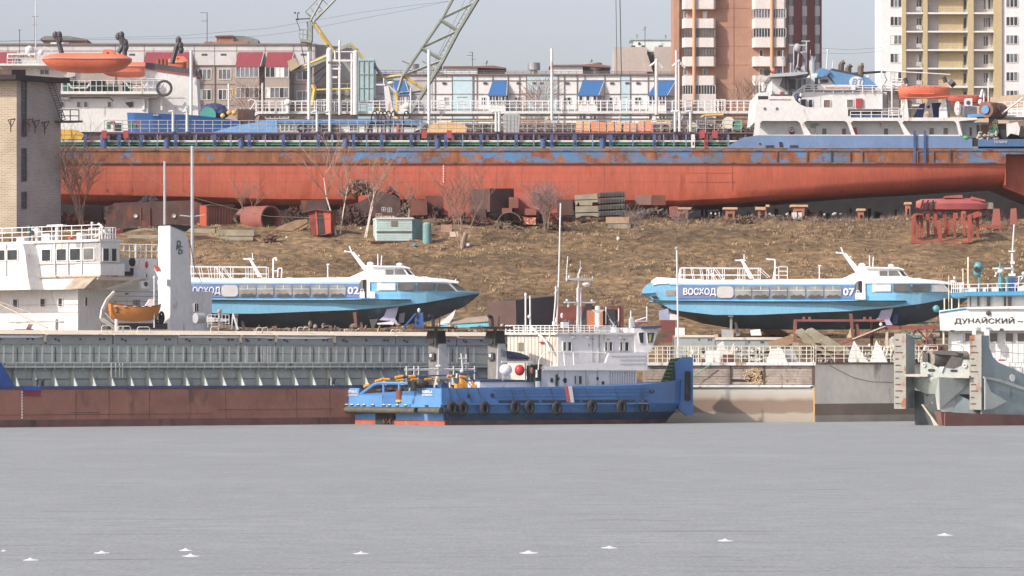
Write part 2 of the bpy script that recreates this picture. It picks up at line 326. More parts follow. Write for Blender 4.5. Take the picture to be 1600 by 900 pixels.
def awning(fr,par,tx0,tx1,ty,bx0,bx1,by,m,out=1.5):
    b=B(fr); a=[b.P(tx0,ty,-.02),b.P(tx1,ty,-.02),b.P(bx1,by,-out),b.P(bx0,by,-out)]; k=Vector((0,.0,-.1))
    w=[p+k for p in a]; b.raw(a+w,[(0,1,2,3),(7,6,5,4),(0,4,5,1),(1,5,6,2),(2,6,7,3),(3,7,4,0)])
    c0=[b.P(tx1,ty,-.02),b.P(bx1,by,-out),b.P(tx1,by,-.02)]; b.obj('awning',m,par)
    B(fr).raw([p+Vector((.03,0,0)) for p in c0]+[p+Vector((.1,0,0)) for p in c0],[(0,1,2),(5,4,3),(0,3,4,1),(1,4,5,2),(2,5,3,0)]).obj('awning_cheek',panel,par)
# --- long panel building, left
f=Fr(590); yb=ybase(590,zb)
L=thing('apartment_building','long grey panel apartment building with maroon sloped awnings under its roof line','building',f.p(300,yb))
B(f).box(-60,103,492,yb,0,13).obj('wall',panelb,L); B(f).prism([(-60,70),(300,69),(492,69),(492,103),(-60,103)],-.12,12.8).obj('attic_wall',panel,L)
B(f).box(-60,68,494,70.5,-.35,13.2).obj('parapet',ledge,L)
b=B(f); b.box(-60,79.2,492,80,-.16,0); b.box(-60,101.6,492,102.6,-.17,0)
for y in (131,164,197): b.box(-60,y,492,y+1.2,-.06,.05)
for x in (12,30,180,225,303,335,369.5,414,458,490): b.box(x,70,x+.8,200,-.15,.05)
b.obj('panel_joint',ledge,L)
for x0,x1 in ((-30,28),(225,301),(369,413),(415,460)):
    wd=x1-x0; awning(f,L,x0+3,x1-1,80,x0,x1-6,105,maroon,1.7)
    B(f).box(x0,105,x1-7,250,-1.6,-.01).obj('loggia_wall',panelb,L)
    for y in (106,138,170): win(f,L,x0+1,y,x1-8,y+16,max(4,int(wd/8)),1,-1.6,gm=pg,w=.9)
for x0,x1,y0,y1 in ((310,330,108,124),(341,361,108,124),(464,481,110,125),(464,481,142,157),(341,361,140,156),(310,330,140,156),(40,58,110,124)):
    win(f,L,x0,y0,x1,y1,3 if x1-x0>18 else 2,1,0,gm=pg,w=1.1)
for x in (315,345,470,202,238): B(f).box(x,84,x+9,87,-.15,.02).obj('vent',dgrey,L)
B(f).box(65,60,133,70,3,9).obj('roof_hut',roofb,L); B(f).prism([(60,58),(66,54),(105,54),(133,59),(133,61),(60,61)],2.6,9.4).obj('hut_roof',roofg,L)
b=B(f); b.box(336,54,363,70,3,8); b.box(317,63,386,70,2.4,5); b.obj('roof_hut',roofb,L)
B(f).prism([(334,53.5),(345,53),(362,52.5),(363,55),(334,55)],2.7,8.2).obj('hut_roof',mat('rust_roof',c(122,74,64),.8),L)
B(f).prism([(363,53),(378,53.5),(392,56),(401,59),(401,70),(363,70)],3.2,8).obj('tank_hut',roofg,L)
antenna(f,L,52,24,69,[(0,5,5),(13,3,4)]); antenna(f,L,322,18,64,[(0,11,1),(13,9,1)]); antenna(f,L,28,45,69,[(0,3,3)])
# shaded end wing with the glass-blue stair block
f2=Fr(592,493,38)
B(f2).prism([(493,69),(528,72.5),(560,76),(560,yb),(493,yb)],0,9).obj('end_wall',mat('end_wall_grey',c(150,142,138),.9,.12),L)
# --- blue and white panel building
f=Fr(596,700,0); yb=ybase(596,zb)
M_=thing('apartment_building','white and pale blue panel apartment building with blue sloped awnings','building',f.p(860,yb))
B(f).box(590,117,1056,yb,0,14).obj('wall',pwhite,M_); B(f).box(588,115.4,1058,117.6,-.3,14.3).obj('parapet',ledge,M_)
for x0,x1 in ((707,738),(823,871),(970,984),(560,585)): B(f).box(x0,118 if x0>560 else 93,x1,yb,-.08 if x0>560 else -2,.05 if x0>560 else 8).obj('blue_panel',sky_b,M_)
B(f).box(586,118,676,yb,-.05,0).obj('rear_wall',mat('shade_panel',c(176,174,178),.9),M_)  # greyer sheet paints in the shade on this stretch of wall
b=B(f)
for y in (125.5,146.5,171,196): b.box(590,y,1056,y+.7,-.14,.02)
for x in (679,706,739,744.5,769,793,811,822,871,881,901,913,944,969,984,1012,1022): b.box(x,118,x+.8,250,-.15,.02)
b.obj('panel_joint',ledge,M_)
for t0,t1,b0,b1 in ((770,792,762.5,791),(911,944,902.5,934),(1028,1056,1011.5,1041),(612,632,622,640)):
    awning(f,M_,t0,t1,125,b0,b1,150,awn,1.7); B(f).box(b0+1,150,b1-1,260,-1.5,-.01).obj('loggia_wall',pwhite,M_)
    win(f,M_,b0+2,151,b1-2,164,5,1,-1.5,gm=gdark,w=1.1); win(f,M_,b0+2,178,b1-2,190,5,1,-1.5,gm=gdark,w=1.1)
for x0,x1 in ((694,700),(714,731),(752,759),(804,814),(880,892),(952,962),(973,981),(992,1002)): win(f,M_,x0,152,x1,163,2,1,0,gm=gdark,w=1)
for x in (691,755,807,832,843,883,953,977,994): B(f).box(x,128.5,x+6,131.5,-.16,.02).obj('vent',dgrey,M_)
b=B(f); b.rail(590,1056,109.5,112,116,116,12,.035,2,.4); b.obj('roof_railing',ledge,M_)
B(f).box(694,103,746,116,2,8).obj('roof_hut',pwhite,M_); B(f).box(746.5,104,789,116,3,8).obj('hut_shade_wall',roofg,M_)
B(f).prism([(692,102),(745,102),(770,101),(791,104.5),(791,106),(746,104.3),(692,104.3)],1.6,8.5).obj('hut_roof',mat('rust_roof2',c(132,92,84),.8),M_)
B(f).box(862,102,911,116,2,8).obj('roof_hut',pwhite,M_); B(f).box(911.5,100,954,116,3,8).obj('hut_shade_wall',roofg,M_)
B(f).prism([(858,103),(862,100),(912,99.5),(930,97.5),(955,102.5),(955,104.5),(912,102.2),(862,102.2)],1.6,8.5).obj('hut_roof',mat('rust_roof2',c(132,92,84),.8),M_)
for x,y,h,r in ((645,98,12,.85),(681,98,11,.85),(834.5,96,13,.9),(931,96,13,.95)):
    b=B(f); b.cyl(x,y,y+h-2,r,3,16); b.cyl(x,y+h-2,116,r*.6,3,10); b.obj('roof_vent',galv,M_)
for x,y in ((759,91),(924,89)): b=B(f); b.cyl(x,y,y+4,.26,5,8); b.cyl(x,y+4,y+12,.12,5,6); b.obj('chimney_cap',galv,M_)
antenna(f,M_,738,80,103,[(0,5,1),(5,9,1),(11,2,5)])
f2=Fr(640); yb=ybase(640,20.3)
K=thing('apartment_building','beige windowless block with a mint green lift house behind the blue and white building','building',f2.p(1000,yb))
beige=mat('beige_panel',c(178,165,156),.9,.07,.3)
B(f2).box(960,73.5,1011,yb,0,12).obj('wall',beige,K); B(f2).box(1023,73,1060,yb,0,12).obj('wall',beige,K); B(f2).box(1010,78,1024,yb,4,12).obj('recessed_wall',ledge,K)
B(f2).prism([(1004,84),(1011,84),(1020,112),(1010,112)],-.5,3).obj('roof_slab',beige,K)
B(f2).prism([(991,59),(1054,58.5),(1054,76),(1011,78),(991,72)],4,10).obj('lift_house',mat('mint_wall',c(206,216,208),.85,.06),K)
B(f2).box(985,57.5,1056,59.5,3.8,10.2).obj('hut_roof',mat('teal_trim',c(150,178,172),.7),K)
B(f2).prism(disc(1000,65,2,2.4),3.9,4).obj('porthole',dgrey,K)
for x,w_ in ((987,6),(1003,5),(1030,6)): B(f2).box(x,70,x+w_,73.5,1,4).obj('roof_vent',dgrey,K)
antenna(f2,K,1008.5,39,72,[(3,2,2),(6,4,1)]); antenna(f2,K,996,53,59,[(0,2,2)]); antenna(f2,K,1041,54,59,[(0,2,2)])
# --- brick tower
f=Fr(615); yb=ybase(615,20.5)
T=thing('tower_block','tall red brick tower block with curved white balconies','building',f.p(1150,yb))
tb=mat('tower_brick',c(170,126,102),.9,.10,.25,rust=.12,rc=(170,104,80)); tbd=mat('tower_shade_and_joint',c(134,72,66),.9,.08,.3); balc=mat('balcony_white',c(212,203,196),.8,.06,.5)
B(f).box(1054,-40,1231,yb,0,14).obj('wall',tb,T); B(f).box(1053,-40,1061,yb,-.5,.1).obj('corner_pier',tb,T)
b=B(f); b.box(1146.3,-40,1147.2,yb,-.03,.02)
for i in range(8): b.box(1118,-17+29.6*i,1174,-16.5+29.6*i,-.02,.02)
b.obj('wall_joint',tbd,T)
fs=Fr(615,1231,62)
B(fs).box(1231,-40,1284,yb,0,9).obj('side_wall',tbd,T)  # shade of the turned side painted in as darker brick
def balcony(x0,x1,y,left,right,kind):
    b=B(f); cx=(x0+x1)/2; pts=[]
    # plan: flat front with rounded ends
    N=6; r=4; out=1.55; plan=[]
    if left: plan+=[(x0+r-r*math.cos(a*1.5708/N),-out*math.sin(a*1.5708/N)*1.0) for a in range(N+1)]
    else: plan+=[(x0,-out)]
    if right: plan+=[(x1-r+r*math.cos(a*1.5708/N),-out*math.sin(a*1.5708/N)) for a in range(N,-1,-1)]
    else: plan+=[(x1,-out)]
    st=[]
    for (x,o) in plan: st.append([b.P(x,y,o),b.P(x,y+15,o),b.P(x,y+15,.02),b.P(x,y,.02)])
    b.loft(st); o=b.obj('balcony',balc,T)
    if kind:
        gm=[None,gdark,gmid,pg][kind]; fm=[None,white,mat('brown_frame',c(120,84,70),.6),white][kind]
        b=B(f); n=max(3,int((x1-x0)/4.2)); b.grid(x0+1,y+15.3,x1-1,y+29,n,1,.75,-1.48,-1.3); b.obj('balcony_glazing',fm,o)
        B(f).box(x0+1,y+15.3,x1-1,y+29,-1.38,-1.2).obj('pane',gm,o)
    else:
        win(f,T,x0+3 if x1-x0<20 else (x0+x1)/2-3,y+18,x0+8 if x1-x0<20 else (x0+x1)/2+3,y+28,1,1,0,gm=pg,w=.8)
kA=[1,0,2,2,0,1]; kB=[2,3,1,0,0,3]
for i in range(6):
    y=-29.6+29.6*i+.5
    y=[-29.2,.2,30.2,60,89.5,119.2][i]
    balcony(1065.5,1083,y,True,False,kA[i]); balcony(1085,1118,y,False,True,kA[i])
    balcony(1175,1203.5,y,True,False,kB[i]); balcony(1206,1228,y,False,True,kB[i])
for x in (1083.7,1204.8):
    B(f).cyl(x,-40,yb,.26,-1.75,10).obj('pillar',mat('pillar_tan',c(196,148,112),.8,.08),T)
for a,b_ in ((1065.5,1118),(1175,1228)): B(f).box(a,148.6,b_,yb,-1.5,0).obj('lower_balcony_wall',balc,T)
B(f).box(1066,135,1079,148,-1.56,-1.5)
for xs_ in ((1232,1238),(1253,1259),(1273,1279)):
    for i in range(7): y=-20+29.4*i; B(fs).box(xs_[0],y,xs_[1],y+16,-.2,0).obj('side_balcony',balc,T); B(fs).box(xs_[0],y+16,xs_[1],y+29.4,-.05,.02).obj('side_opening',gdark,T)
# --- yellow and white high-rise
f=Fr(680); yb=ybase(680,21)
Z=thing('high_rise','white and yellow high-rise with loggias at the right edge','building',f.p(1490,yb))
hw=mat('render_white',c(222,220,218),.85,.04,.2); hy=mat('render_yellow',c(188,168,124),.8,.06,.3); hsh=mat('loggia_wall',c(200,194,188),.85,.05)
B(f).box(1377,-40,1410,yb,0,12).obj('wall',hw,Z); B(f).box(1410,-40,1565,yb,1.4,12).obj('recessed_wall',hsh,Z); B(f).box(1565,-40,1760,yb,0,12).obj('wall',hw,Z)
for a,b_ in ((1409,1415.5),(1442,1449),(1512,1521),(1552.5,1565)): B(f).box(a,-40,b_,yb,-.35,1.5).obj('pilaster',hy,Z)
B(f).box(1467,-40,1506,yb,1.05,1.5).obj('yellow_infill',hy,Z)
for i in range(-1,6):
    y=19.6+28.8*i
    for a,b_ in ((1415.5,1442),(1449,1512),(1521,1552.5)):
        B(f).box(a,y,b_,y+2.4,-.3,1.42).obj('loggia_slab',hw,Z)
        b=B(f); b.rail(a,b_,y-9,y-9,y,y,4,.015,3,-.2); b.obj('loggia_railing',ledge,Z)
    y0=y-22
    for a in (1391,1572): win(f,Z,a,y+6.5,a+18,y+20.5,3,1,0,gm=gdark,w=1.1)
    win(f,Z,1433,y0+.5,1441,y0+15,2,1,1.4,gm=pg,w=.8); win(f,Z,1506.5,y0+.5,1511.8,y0+17,1,1,1.4,gm=gdark,w=.7); win(f,Z,1538,y0,1549,y0+16,3,1,1.4,gm=gdark,w=.7)
    B(f).box(1432.5,y-9,1440,y-3,-.1,.6).obj('air_conditioner',white,Z)
# ================= CRANES =================
f=Fr(500); yb=ybase(500,gz(500))
C=thing('portal_crane','grey green lattice boom crane leaning right behind the moored ships','crane',f.p(630,yb))
for o in (0,1.6):
    b=B(f); b.tube([(708,-4),(690,29),(659,74),(629,118),(622,142)],.17,5,o); b.tube([(747,-4),(716,47),(692,93),(662,143),(600,240)],.24,5,o); b.obj('boom_chord',cgrn,C)
    b=B(f)
    for q in (((688,29),(740,4)),((658,74),(714,48)),((630,117),(690,94)),((624,145),(664,141))): b.tube(q,.10,4,o)
    for q in (((687,30),(716,47)),((657,74),(692,93))): b.tube(q,.2,4,o)
    b.obj('boom_brace',cgrn,C)
b=B(f)
for q in ((747,-4),(716,47),(692,93),(662,143),(708,-4),(688,29),(659,74),(629,118)): b.tube([(q[0],q[1],0),(q[0],q[1],1.6)],.08,4)
b.obj('cross_tie',cgrn,C)
b=B(f); b.tube([(736,0),(684,92)],.035,4,.5); b.tube([(741,0),(689,92)],.035,4,.5)
for i in range(14): k=i/13; b.tube([(736-52*k,92*k),(742-52*k,92*k+2)],.03,4,.5)
b.tube([(728,-4),(680,95)],.02,4,.6); b.obj('ladder',dgrey,C)
b=B(f); b.tube([(630,118),(664,141)],.22,5,.4); b.tube([(590,122),(627,118)],.22,5,.3); b.tube([(617,142),(621,150),(621,250)],.22,5,.3); b.obj('yellow_strut',yellow,C)
b=B(f); b.tube([(600,122),(630,118),(640,100),(628,95)],.08,4,0); b.tube([(660,95),(700,120)],.05,4,.6); b.obj('walkway_rail',cgrn,C)
B(f).box(560,93,585,240,-1,5).obj('machine_house',mat('crane_cabin_teal',c(150,178,182),.5,.1),C)
b=B(f); b.grid(561,96,584,160,3,3,.7,-1.1,-1.0); b.obj('window_frame',cgrn,C)
C2=thing('portal_crane','yellow and grey jib crane with a box counterweight and wind gauge','crane',f.p(520,yb))
b=B(f); b.box(483,30,487,250,0,1.2); b.tube([(480,34),(480,66)],.12,4,.4); b.tube([(487,34),(487,66)],.15,4,.1); b.obj('mast',cgrn,C2)
b=B(f); b.tube([(485,33),(503,0),(507,-6)],.14,5); b.tube([(490,34),(527,-4)],.15,5); b.tube([(477,18),(497,-2)],.07,4); b.tube([(477,18),(487,29)],.07,4)
for q in (((480,21),(490,27)),((486,13),(494,25)),((494,5),(505,18)),((502,-2),(514,9)),((497,19),(507,14))): b.tube(q,.06,4)
b.obj('jib',cgrn,C2)
b=B(f); b.tube([(490,36),(519,78)],.30,5); b.tube([(536,92),(590,165),(600,180)],.30,5); b.obj('jib_strut',cgrn,C2)
b=B(f); b.tube([(493,38),(512,66),(522,80)],.16,5,-.35); b.tube([(500,52),(512,70)],.22,4,-.4);b.tube([(560,128),(600,182)],.24,5,-.3); b.tube([(489,132),(492,140),(490,155),(489,165)],.26,5,-.3); b.tube([(492,141),(556,139)],.14,5,-.3); b.obj('yellow_rail',yellow,C2)
b=B(f); b.prism([(450,97),(462,92),(466,99),(470,104),(455,113),(452,106)],-1.6,2.2); b.obj('counterweight',mat('counterweight_tan',c(176,158,128),.8,.12),C2)
b=B(f); b.prism([(464,105),(546,67),(549,71),(468,109)],-.2,.2); b.prism([(455,112),(490,100),(510,92),(510,96),(470,112),(458,114)],-1,.6); b.tube([(546,68),(572,98),(580,95),(612,140)],.2,5); b.obj('balance_arm',cgrn,C2)
b=B(f); b.tube([(548,68),(570,92)],.12,5,-.25); b.tube([(465,108),(520,84)],.16,4,-.3); b.obj('yellow_rail',yellow,C2)
b=B(f); b.prism([(468,60),(473,62),(487,64),(487,68),(470,66)],-1.2,1.2); b.rail(468,486,47,48,61,64,6,.05,2,-1.2); b.obj('platform',cgrn,C2)
b=B(f); b.tube([(462,30),(486,29)],.07,4); b.tube([(465,20),(465,30)],.06,4); b.tube([(463,31),(469,47)],.04,4); b.ell(461,20,.13,.13,.13,0,6,4); b.ell(467,20,.1,.1,.1,0,6,4); b.ell(465,30,.2,.2,.14,0,6,4); b.obj('wind_gauge',dgrey,C2)
b=B(f); b.tube([(470,67),(484,135)],.05,4); b.tube([(489,118),(520,95)],.06,4); b.tube([(490,134),(515,108)],.07,4); b.tube([(480,67),(486,100)],.05,4); b.obj('stay',dgrey,C2)
b=B(f); b.box(486,134,556,160,1,4); b.obj('machine_house',mat('crane_house_grey',c(146,142,136),.8,.2,2),C2)
b=B(f); b.grid(488,130,556,160,5,2,.8,.5,.8); b.obj('walkway_rail',cgrn,C2)
# hoist ropes of a crane beyond the top of the picture, and overhead lines
b=B(Fr(520)); b.tube([(962,-30),(964,118)],.04,4); b.tube([(968,-30),(971,118)],.06,4)
b.obj('hoist_rope',dgrey,label='pair of thin hoist ropes hanging down before the beige block',category='rope')
for i,(pts,lb) in enumerate([([(0,65),(130,60),(280,56),(420,44),(560,20),(640,9),(700,2)],'upper thin overhead line sagging across the sky above the long panel building'),([(0,64),(280,60),(400,57),(470,48),(560,30),(640,15),(720,-2)],'lower thin overhead line sagging across the sky above the long panel building'),([(1280,75),(1330,78),(1378,74)],'upper overhead line between the brick tower and the yellow high-rise'),([(1280,83),(1330,84),(1378,80)],'lower overhead line between the brick tower and the yellow high-rise')]):
    b=B(Fr(560)); b.tube(pts,.018,3); b.obj('overhead_line',dgrey,label=lb,category='cable',group='overhead lines in the sky')
# ================= BACKGROUND TANKER (white) =================
f=Fr(436); zt=ybase(436,gz(436))
N=thing('tanker_ship','white river tanker with orange lifeboats moored behind the long red hull','ship',f.p(640,zt))
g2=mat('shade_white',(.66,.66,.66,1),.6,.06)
B(f).box(20,206,1700,zt-6,0,14).obj('hull',mat('tanker_hull_shade',c(34,31,31),.9,.4,1),N)  # near-black: the shade under the red hull is painted into this hull
B(f).prism([(60,147),(250,147),(243,153),(232,153),(232,206),(60,206)],0,8).obj('deckhouse',white,N)
B(f).box(60,143.8,248,148,-1.2,9).obj('boat_deck',white,N)
B(f).box(232,153,300,206,2.2,8).obj('recess_wall',g2,N)
b=B(f); b.box(222,153,225,172,-.2,.1); b.box(251,153,254,172,-.2,.1); b.tube([(226,172),(226,155),(232,153)],.07,4,-.3); b.tube([(194,153),(222,153)],.05,4,-.3); b.obj('deck_pillar',white,N)
b=B(f); b.tube([(92,153),(172,153),(177,158)],.05,4,-.05); b.obj('rubbing_strip',dgrey,N)
for x in (94,120,131,168): win(f,N,x,159,x+6,168,1,1,0,gm=gmid,w=.8)
b=B(f); b.prism([(196,160),(208,159),(208,166),(203,168),(197,163)],-.1,.3); b.obj('recess_shadow_box',dgrey,N)
b=B(f)
for x,r in ((98,.18),(105,.2)): b.ell(x,154,r*2,r,r,-.3,8,5)
b.obj('floodlight',white,N)
# bridge with name board
B(f).box(0,102,115,147,1.5,7).obj('wheelhouse',white,N); B(f).box(-10,100,78,103,-.6,8).obj('bridge_roof',white,N)
for x in (-6,18,60): win(f,N,x,107,x+14,115,2,1,1.5,gm=gmid,w=.9)
b=B(f); b.rail(12,78,87,87,102,102,8,.035,3,-.4); b.obj('railing',white,N)
B(f).box(12,84,56,92,-.55,-.45).obj('name_board',white,N); text(f,N,'ВОЛГОНЕФТЬ-158',14,86,54,90.5,mat('letter_red_brown',c(140,80,70),.7),-.55)
b=B(f); b.tube([(55,0),(55,118)],.05,4,.4); b.cyl(46,74,82,.45,.4,8); b.ell(46,77,.4,.4,.4,0,8,5); b.ell(64,82,.3,.3,.3,0,8,5); b.tube([(68,73),(82,80)],.06,4); b.box(79,66,107,68.5,0,.2); b.obj('mast',g2,N)
# green winches on the boat deck
b=B(f)
for x,y,wd,h in ((97,120,20,22),(112,128,28,16),(140,125,22,20),(160,132,24,12),(190,128,14,16)): b.box(x,y,x+wd,y+h,1,2.2)
b.obj('winch_house',mat('winch_green',c(44,84,74),.6,.25,3),N)
b=B(f)
for x in (107,197,222): b.tube([(x,129),(x+6,138),(x+30,138),(x+34,131)],.08,4,-.6); b.tube([(x+2,124),(x+33,124)],.05,4,-.6)
b.obj('pipe_rail',white,N)
b=B(f); b.rail(90,250,127,127,144,144,9,.035,2,-1.1); b.obj('railing',white,N)
# funnel
B(f).prism([(225,105),(306,117),(308,160),(310,205),(226,206)],1,5).obj('funnel',white,N)
B(f).prism([(226,97),(234,97),(306,108),(309,117),(226,105)],.9,5.1).obj('funnel_cap',dgrey,N); B(f).prism([(226,105),(309,117),(309,119),(226,107)],.85,5.1).obj('funnel_stripe',redp,N)
b=B(f)
for x in (244,250,256): b.cyl(x,90,105,.22,2.5,8)
for x in (292,298): b.cyl(x,93,112,.25,2.5,8)
b.obj('exhaust_pipe',mat('pipe_rust_orange',c(150,84,50),.8),N)
b=B(f); b.tor(258,139,.75,.75,.14,-1.2,16); b.obj('hatch_ring',dgrey,N)
b=B(f); b.box(262,157,267,205,1.4,1.6); b.box(264,157,291,160,1.3,1.5); b.box(288,157,291,175,1.3,1.5); b.obj('rust_frame',rustm,N)
# catwalk along the deck
B(f).prism([(385,184),(402,174),(1180,173.5),(1180,177.5),(404,178),(392,186)],-.2,1.4).obj('catwalk',white,N)
b=B(f); b.rail(400,1183,158,157,174,173.5,10.2,.035,3,-.2); b.rail(400,1183,158,157,174,173.5,10.2,.03,1,1.3); b.tube([(385,181),(400,158)],.05,4,-.2); b.tube([(388,158),(392,155),(400,158)],.05,4,-.2)
b.rail(495,530,156,156,174,174,4,.04,2,-.4); b.rail(1117,1133,156,156,174,174,5,.04,2,-.4); b.obj('catwalk_railing',wrail,N)
b=B(f)
for x in (688,872,968,1065,1102): b.prism([(x,177.5),(x+8,177.5),(x+2,181),(x,190)],0,.3)
b.tube([(405,180),(1180,180)],.09,4,.6); b.tube([(405,186),(1180,185)],.08,4,1); b.obj('catwalk_bracket',white,N)
b=B(f); b.tube([(705,189),(850,188.5),(860,184)],.1,5,.2); b.tube([(1000,190),(1050,189)],.1,5,.3); b.tube([(1095,184),(1100,181),(1130,180)],.12,5,-.4); b.obj('yellow_pipe',mat('pipe_yellow',c(214,164,70),.6),N)
b=B(f); b.tube([(815,193),(860,193),(1180,195)],.1,5,.2); b.obj('red_pipe',redp,N)
b=B(f); b.box(405,190,1180,206,3,3.4); b.obj('deck_clutter_wall',mat('deck_dark',c(104,92,84),.8,.4,6,rust=.5,rc=(170,160,150),rs=4,rz=1),N)
b=B(f)
for x,y,r in ((450,163,.32),(660-24,168,.34)): b.cyl(x,y,178,r*.7,-.6,10); b.ell(x,y-2,r*1.25,r*1.25,r*1.2,-.6,10,6)
b.obj('vent_head',white,N)
for x,y0,r in ((515,79,.30),(556,83,.27)): b=B(f); b.cyl(x,y0,180,r,-.8,12); b.ell(x,y0,r,r,r*.9,-.8,12,5); b.obj('kingpost',white,N)
b=B(f); b.cyl(531,66,180,.12,-.8,8); b.cyl(550,84,180,.12,-.8,8); b.cyl(524,80,95,.1,-.8,6); b.box(519,94,559,97,-.9,-.7); b.tube([(519,82),(558,82)],.07,4,-.8); b.box(519,101,533,104,-.9,-.7);b.box(519,107,533,109.5,-.9,-.7);b.box(519,120,528,123,-.9,-.7); b.ell(531,66,.12,.12,.2,-.8,6,4); b.obj('light_mast',white,N)
B(f).box(513,97,527,100.5,-1.1,-.3).obj('lamp_box',gmid,N)
# slanted radar post
b=B(f); b.prism([(600,136),(607,134),(616,182),(604,182)],-.6,-.1); b.box(588,131.5,602,134,-.6,-.3); b.ell(611,130,.38,.3,.18,-.4,10,5); b.tube([(600,122),(600,136)],.06,4,-.4); b.tube([(607,135),(619,145)],.12,4,-.4); b.obj('radar_post',white,N)
# thin masts
for i,(x,y0,y1,r) in enumerate([(300,80,195,.16),(358.5,132,172,.1),(411,131,178,.09),(483.5,82,200,.16),(670.5,79,198,.16),(862,77,190,.14),(1025,94,180,.17),(1056,80,190,.14),(1060,98,190,.09),(642,138,178,.08)]):
    b=B(f); b.cyl(x,y0,y1,r,-1.2,8); b.obj('light_pole',white,N)
b=B(f); b.tube([(356,142),(365,141),(366,150)],.09,4,-1.2); b.obj('yellow_lamp',mat('lamp_yellow',c(222,170,60),.5),N)
for x0 in (1025,1060):
    b=B(f); b.ell(x0,96 if x0<1030 else 97,.17,.17,.2,-1.2,8,5); b.tube([(x0,97),(x0-10,105)],.12,4,-1.2); b.tube([(x0,97),(x0+10,107)],.12,4,-1.2); b.obj('crosstree',white,N)
# lifeboats of the tanker
def lifeboat(f,x0,x1,yt,yb,o,hump,label,grp='orange lifeboats on the ships',rail=None):
    L=thing('lifeboat',label,'lifeboat',f.p((x0+x1)/2,yb,o+1.2),grp); w=x1-x0; h=yb-yt; st=[];
    for i in range(13):
        k=i/12; x=x0+w*k; e=(abs(k-.5)*2)**6; top=yt+h*(.14+.2*e); bot=yb-h*(.04+.40*e+(.06 if k>.5 else .1)*abs(k-.5)*2); hw=1.25*(1-.6*e)
        ym=top+(bot-top)*.30; r=[]
        r=[f.p(x,top,o+1.25-hw*.45),f.p(x,ym,o+1.25-hw),f.p(x,ym+(bot-ym)*.55,o+1.25-hw*.86),f.p(x,bot,o+1.25-hw*.25),f.p(x,bot,o+1.25+hw*.25),f.p(x,ym+(bot-ym)*.55,o+1.25+hw*.86),f.p(x,ym,o+1.25+hw),f.p(x,top,o+1.25+hw*.45)]
        st.append(r)
    b=B(f); b.loft(st); b.obj('hull',orange,L,smooth=True)
    # rubbing band
    b=B(f); st=[]
    for i in range(13):
        k=i/12; x=x0+w*k; e=(abs(k-.5)*2)**6; top=yt+h*(.14+.2*e); bot=yb-h*(.04+.40*e+(.06 if k>.5 else .1)*abs(k-.5)*2); hw=1.25*(1-.6*e); ym=top+(bot-top)*.30
        st.append([f.p(x,ym-.9,o+1.17-hw),f.p(x,ym+.5,o+1.17-hw),f.p(x,ym+.5,o+1.3-hw),f.p(x,ym-.9,o+1.3-hw)])
    b.loft(st); b.obj('rubbing_band',mat('pale_band',c(214,150,128),.7),L)
    if hump is not None:
        a,b_=hump; b=B(f); b.prism([(a,yt+h*.26),(a+(b_-a)*.15,yt),(a+(b_-a)*.75,yt),(b_,yt+h*.3)],o+.5,o+2); b.obj('canopy_hatch',orange,L)
        B(f).prism(disc(a+(b_-a)*.42,yt+h*.14,1.6,1.6,8),o+.46,o+.5).obj('porthole',dgrey,L)
    return L
lifeboat(f,68,207,79,117,-2.2,(161,184),'large orange enclosed lifeboat hanging at the upper left above the white tanker')
l2=lifeboat(Fr(441),150,236,90,119,2,None,'second orange lifeboat half hidden behind the funnel of the white tanker')
lifeboat(Fr(442),250,292,84,110,3,(262,290),'small orange lifeboat under the dark davit behind the white tanker funnel')
def davit(f,par_label,pts,r,blk,i):
    b=B(f); b.tube(pts,r,6); o=b.obj('davit_arm',None or MT['davit_dark'],DV)
MT['davit_dark']=mat('davit_dark',c(66,60,66),.6,.2)
for k,(pts,hd) in enumerate([([(98,84),(93,66),(90,58)],[(88,56),(94,56)]),([(186,84),(193,72),(189,58)],[(186,58),(191,56)]),([(196,88),(196,72),(193,66)],[(194,66),(197,68)]),([(270,100),(277,74),(281,66)],[(280,64),(283,72)])]):
    D=thing('davit',['dark davit over the bow end of the large lifeboat','tall dark davit over the raised hatch of the large lifeboat','lower dark davit close behind the tall one','dark hooked davit over the white tanker funnel'][k],'davit',f.p(pts[0][0],pts[0][1],-.8),'dark lifeboat davits')
    b=B(f); b.tube(pts,.28,6,-.9); b.obj('arm',MT['davit_dark'],D)
    b=B(f)
    for (x,y) in hd: b.ell(x,y,.32,.3,.42,-.9,8,5)
    b.ell(hd[-1][0]+1,hd[-1][1]+7,.3,.3,.4,-.9,8,5); b.obj('pulley_block',MT['davit_dark'],D)
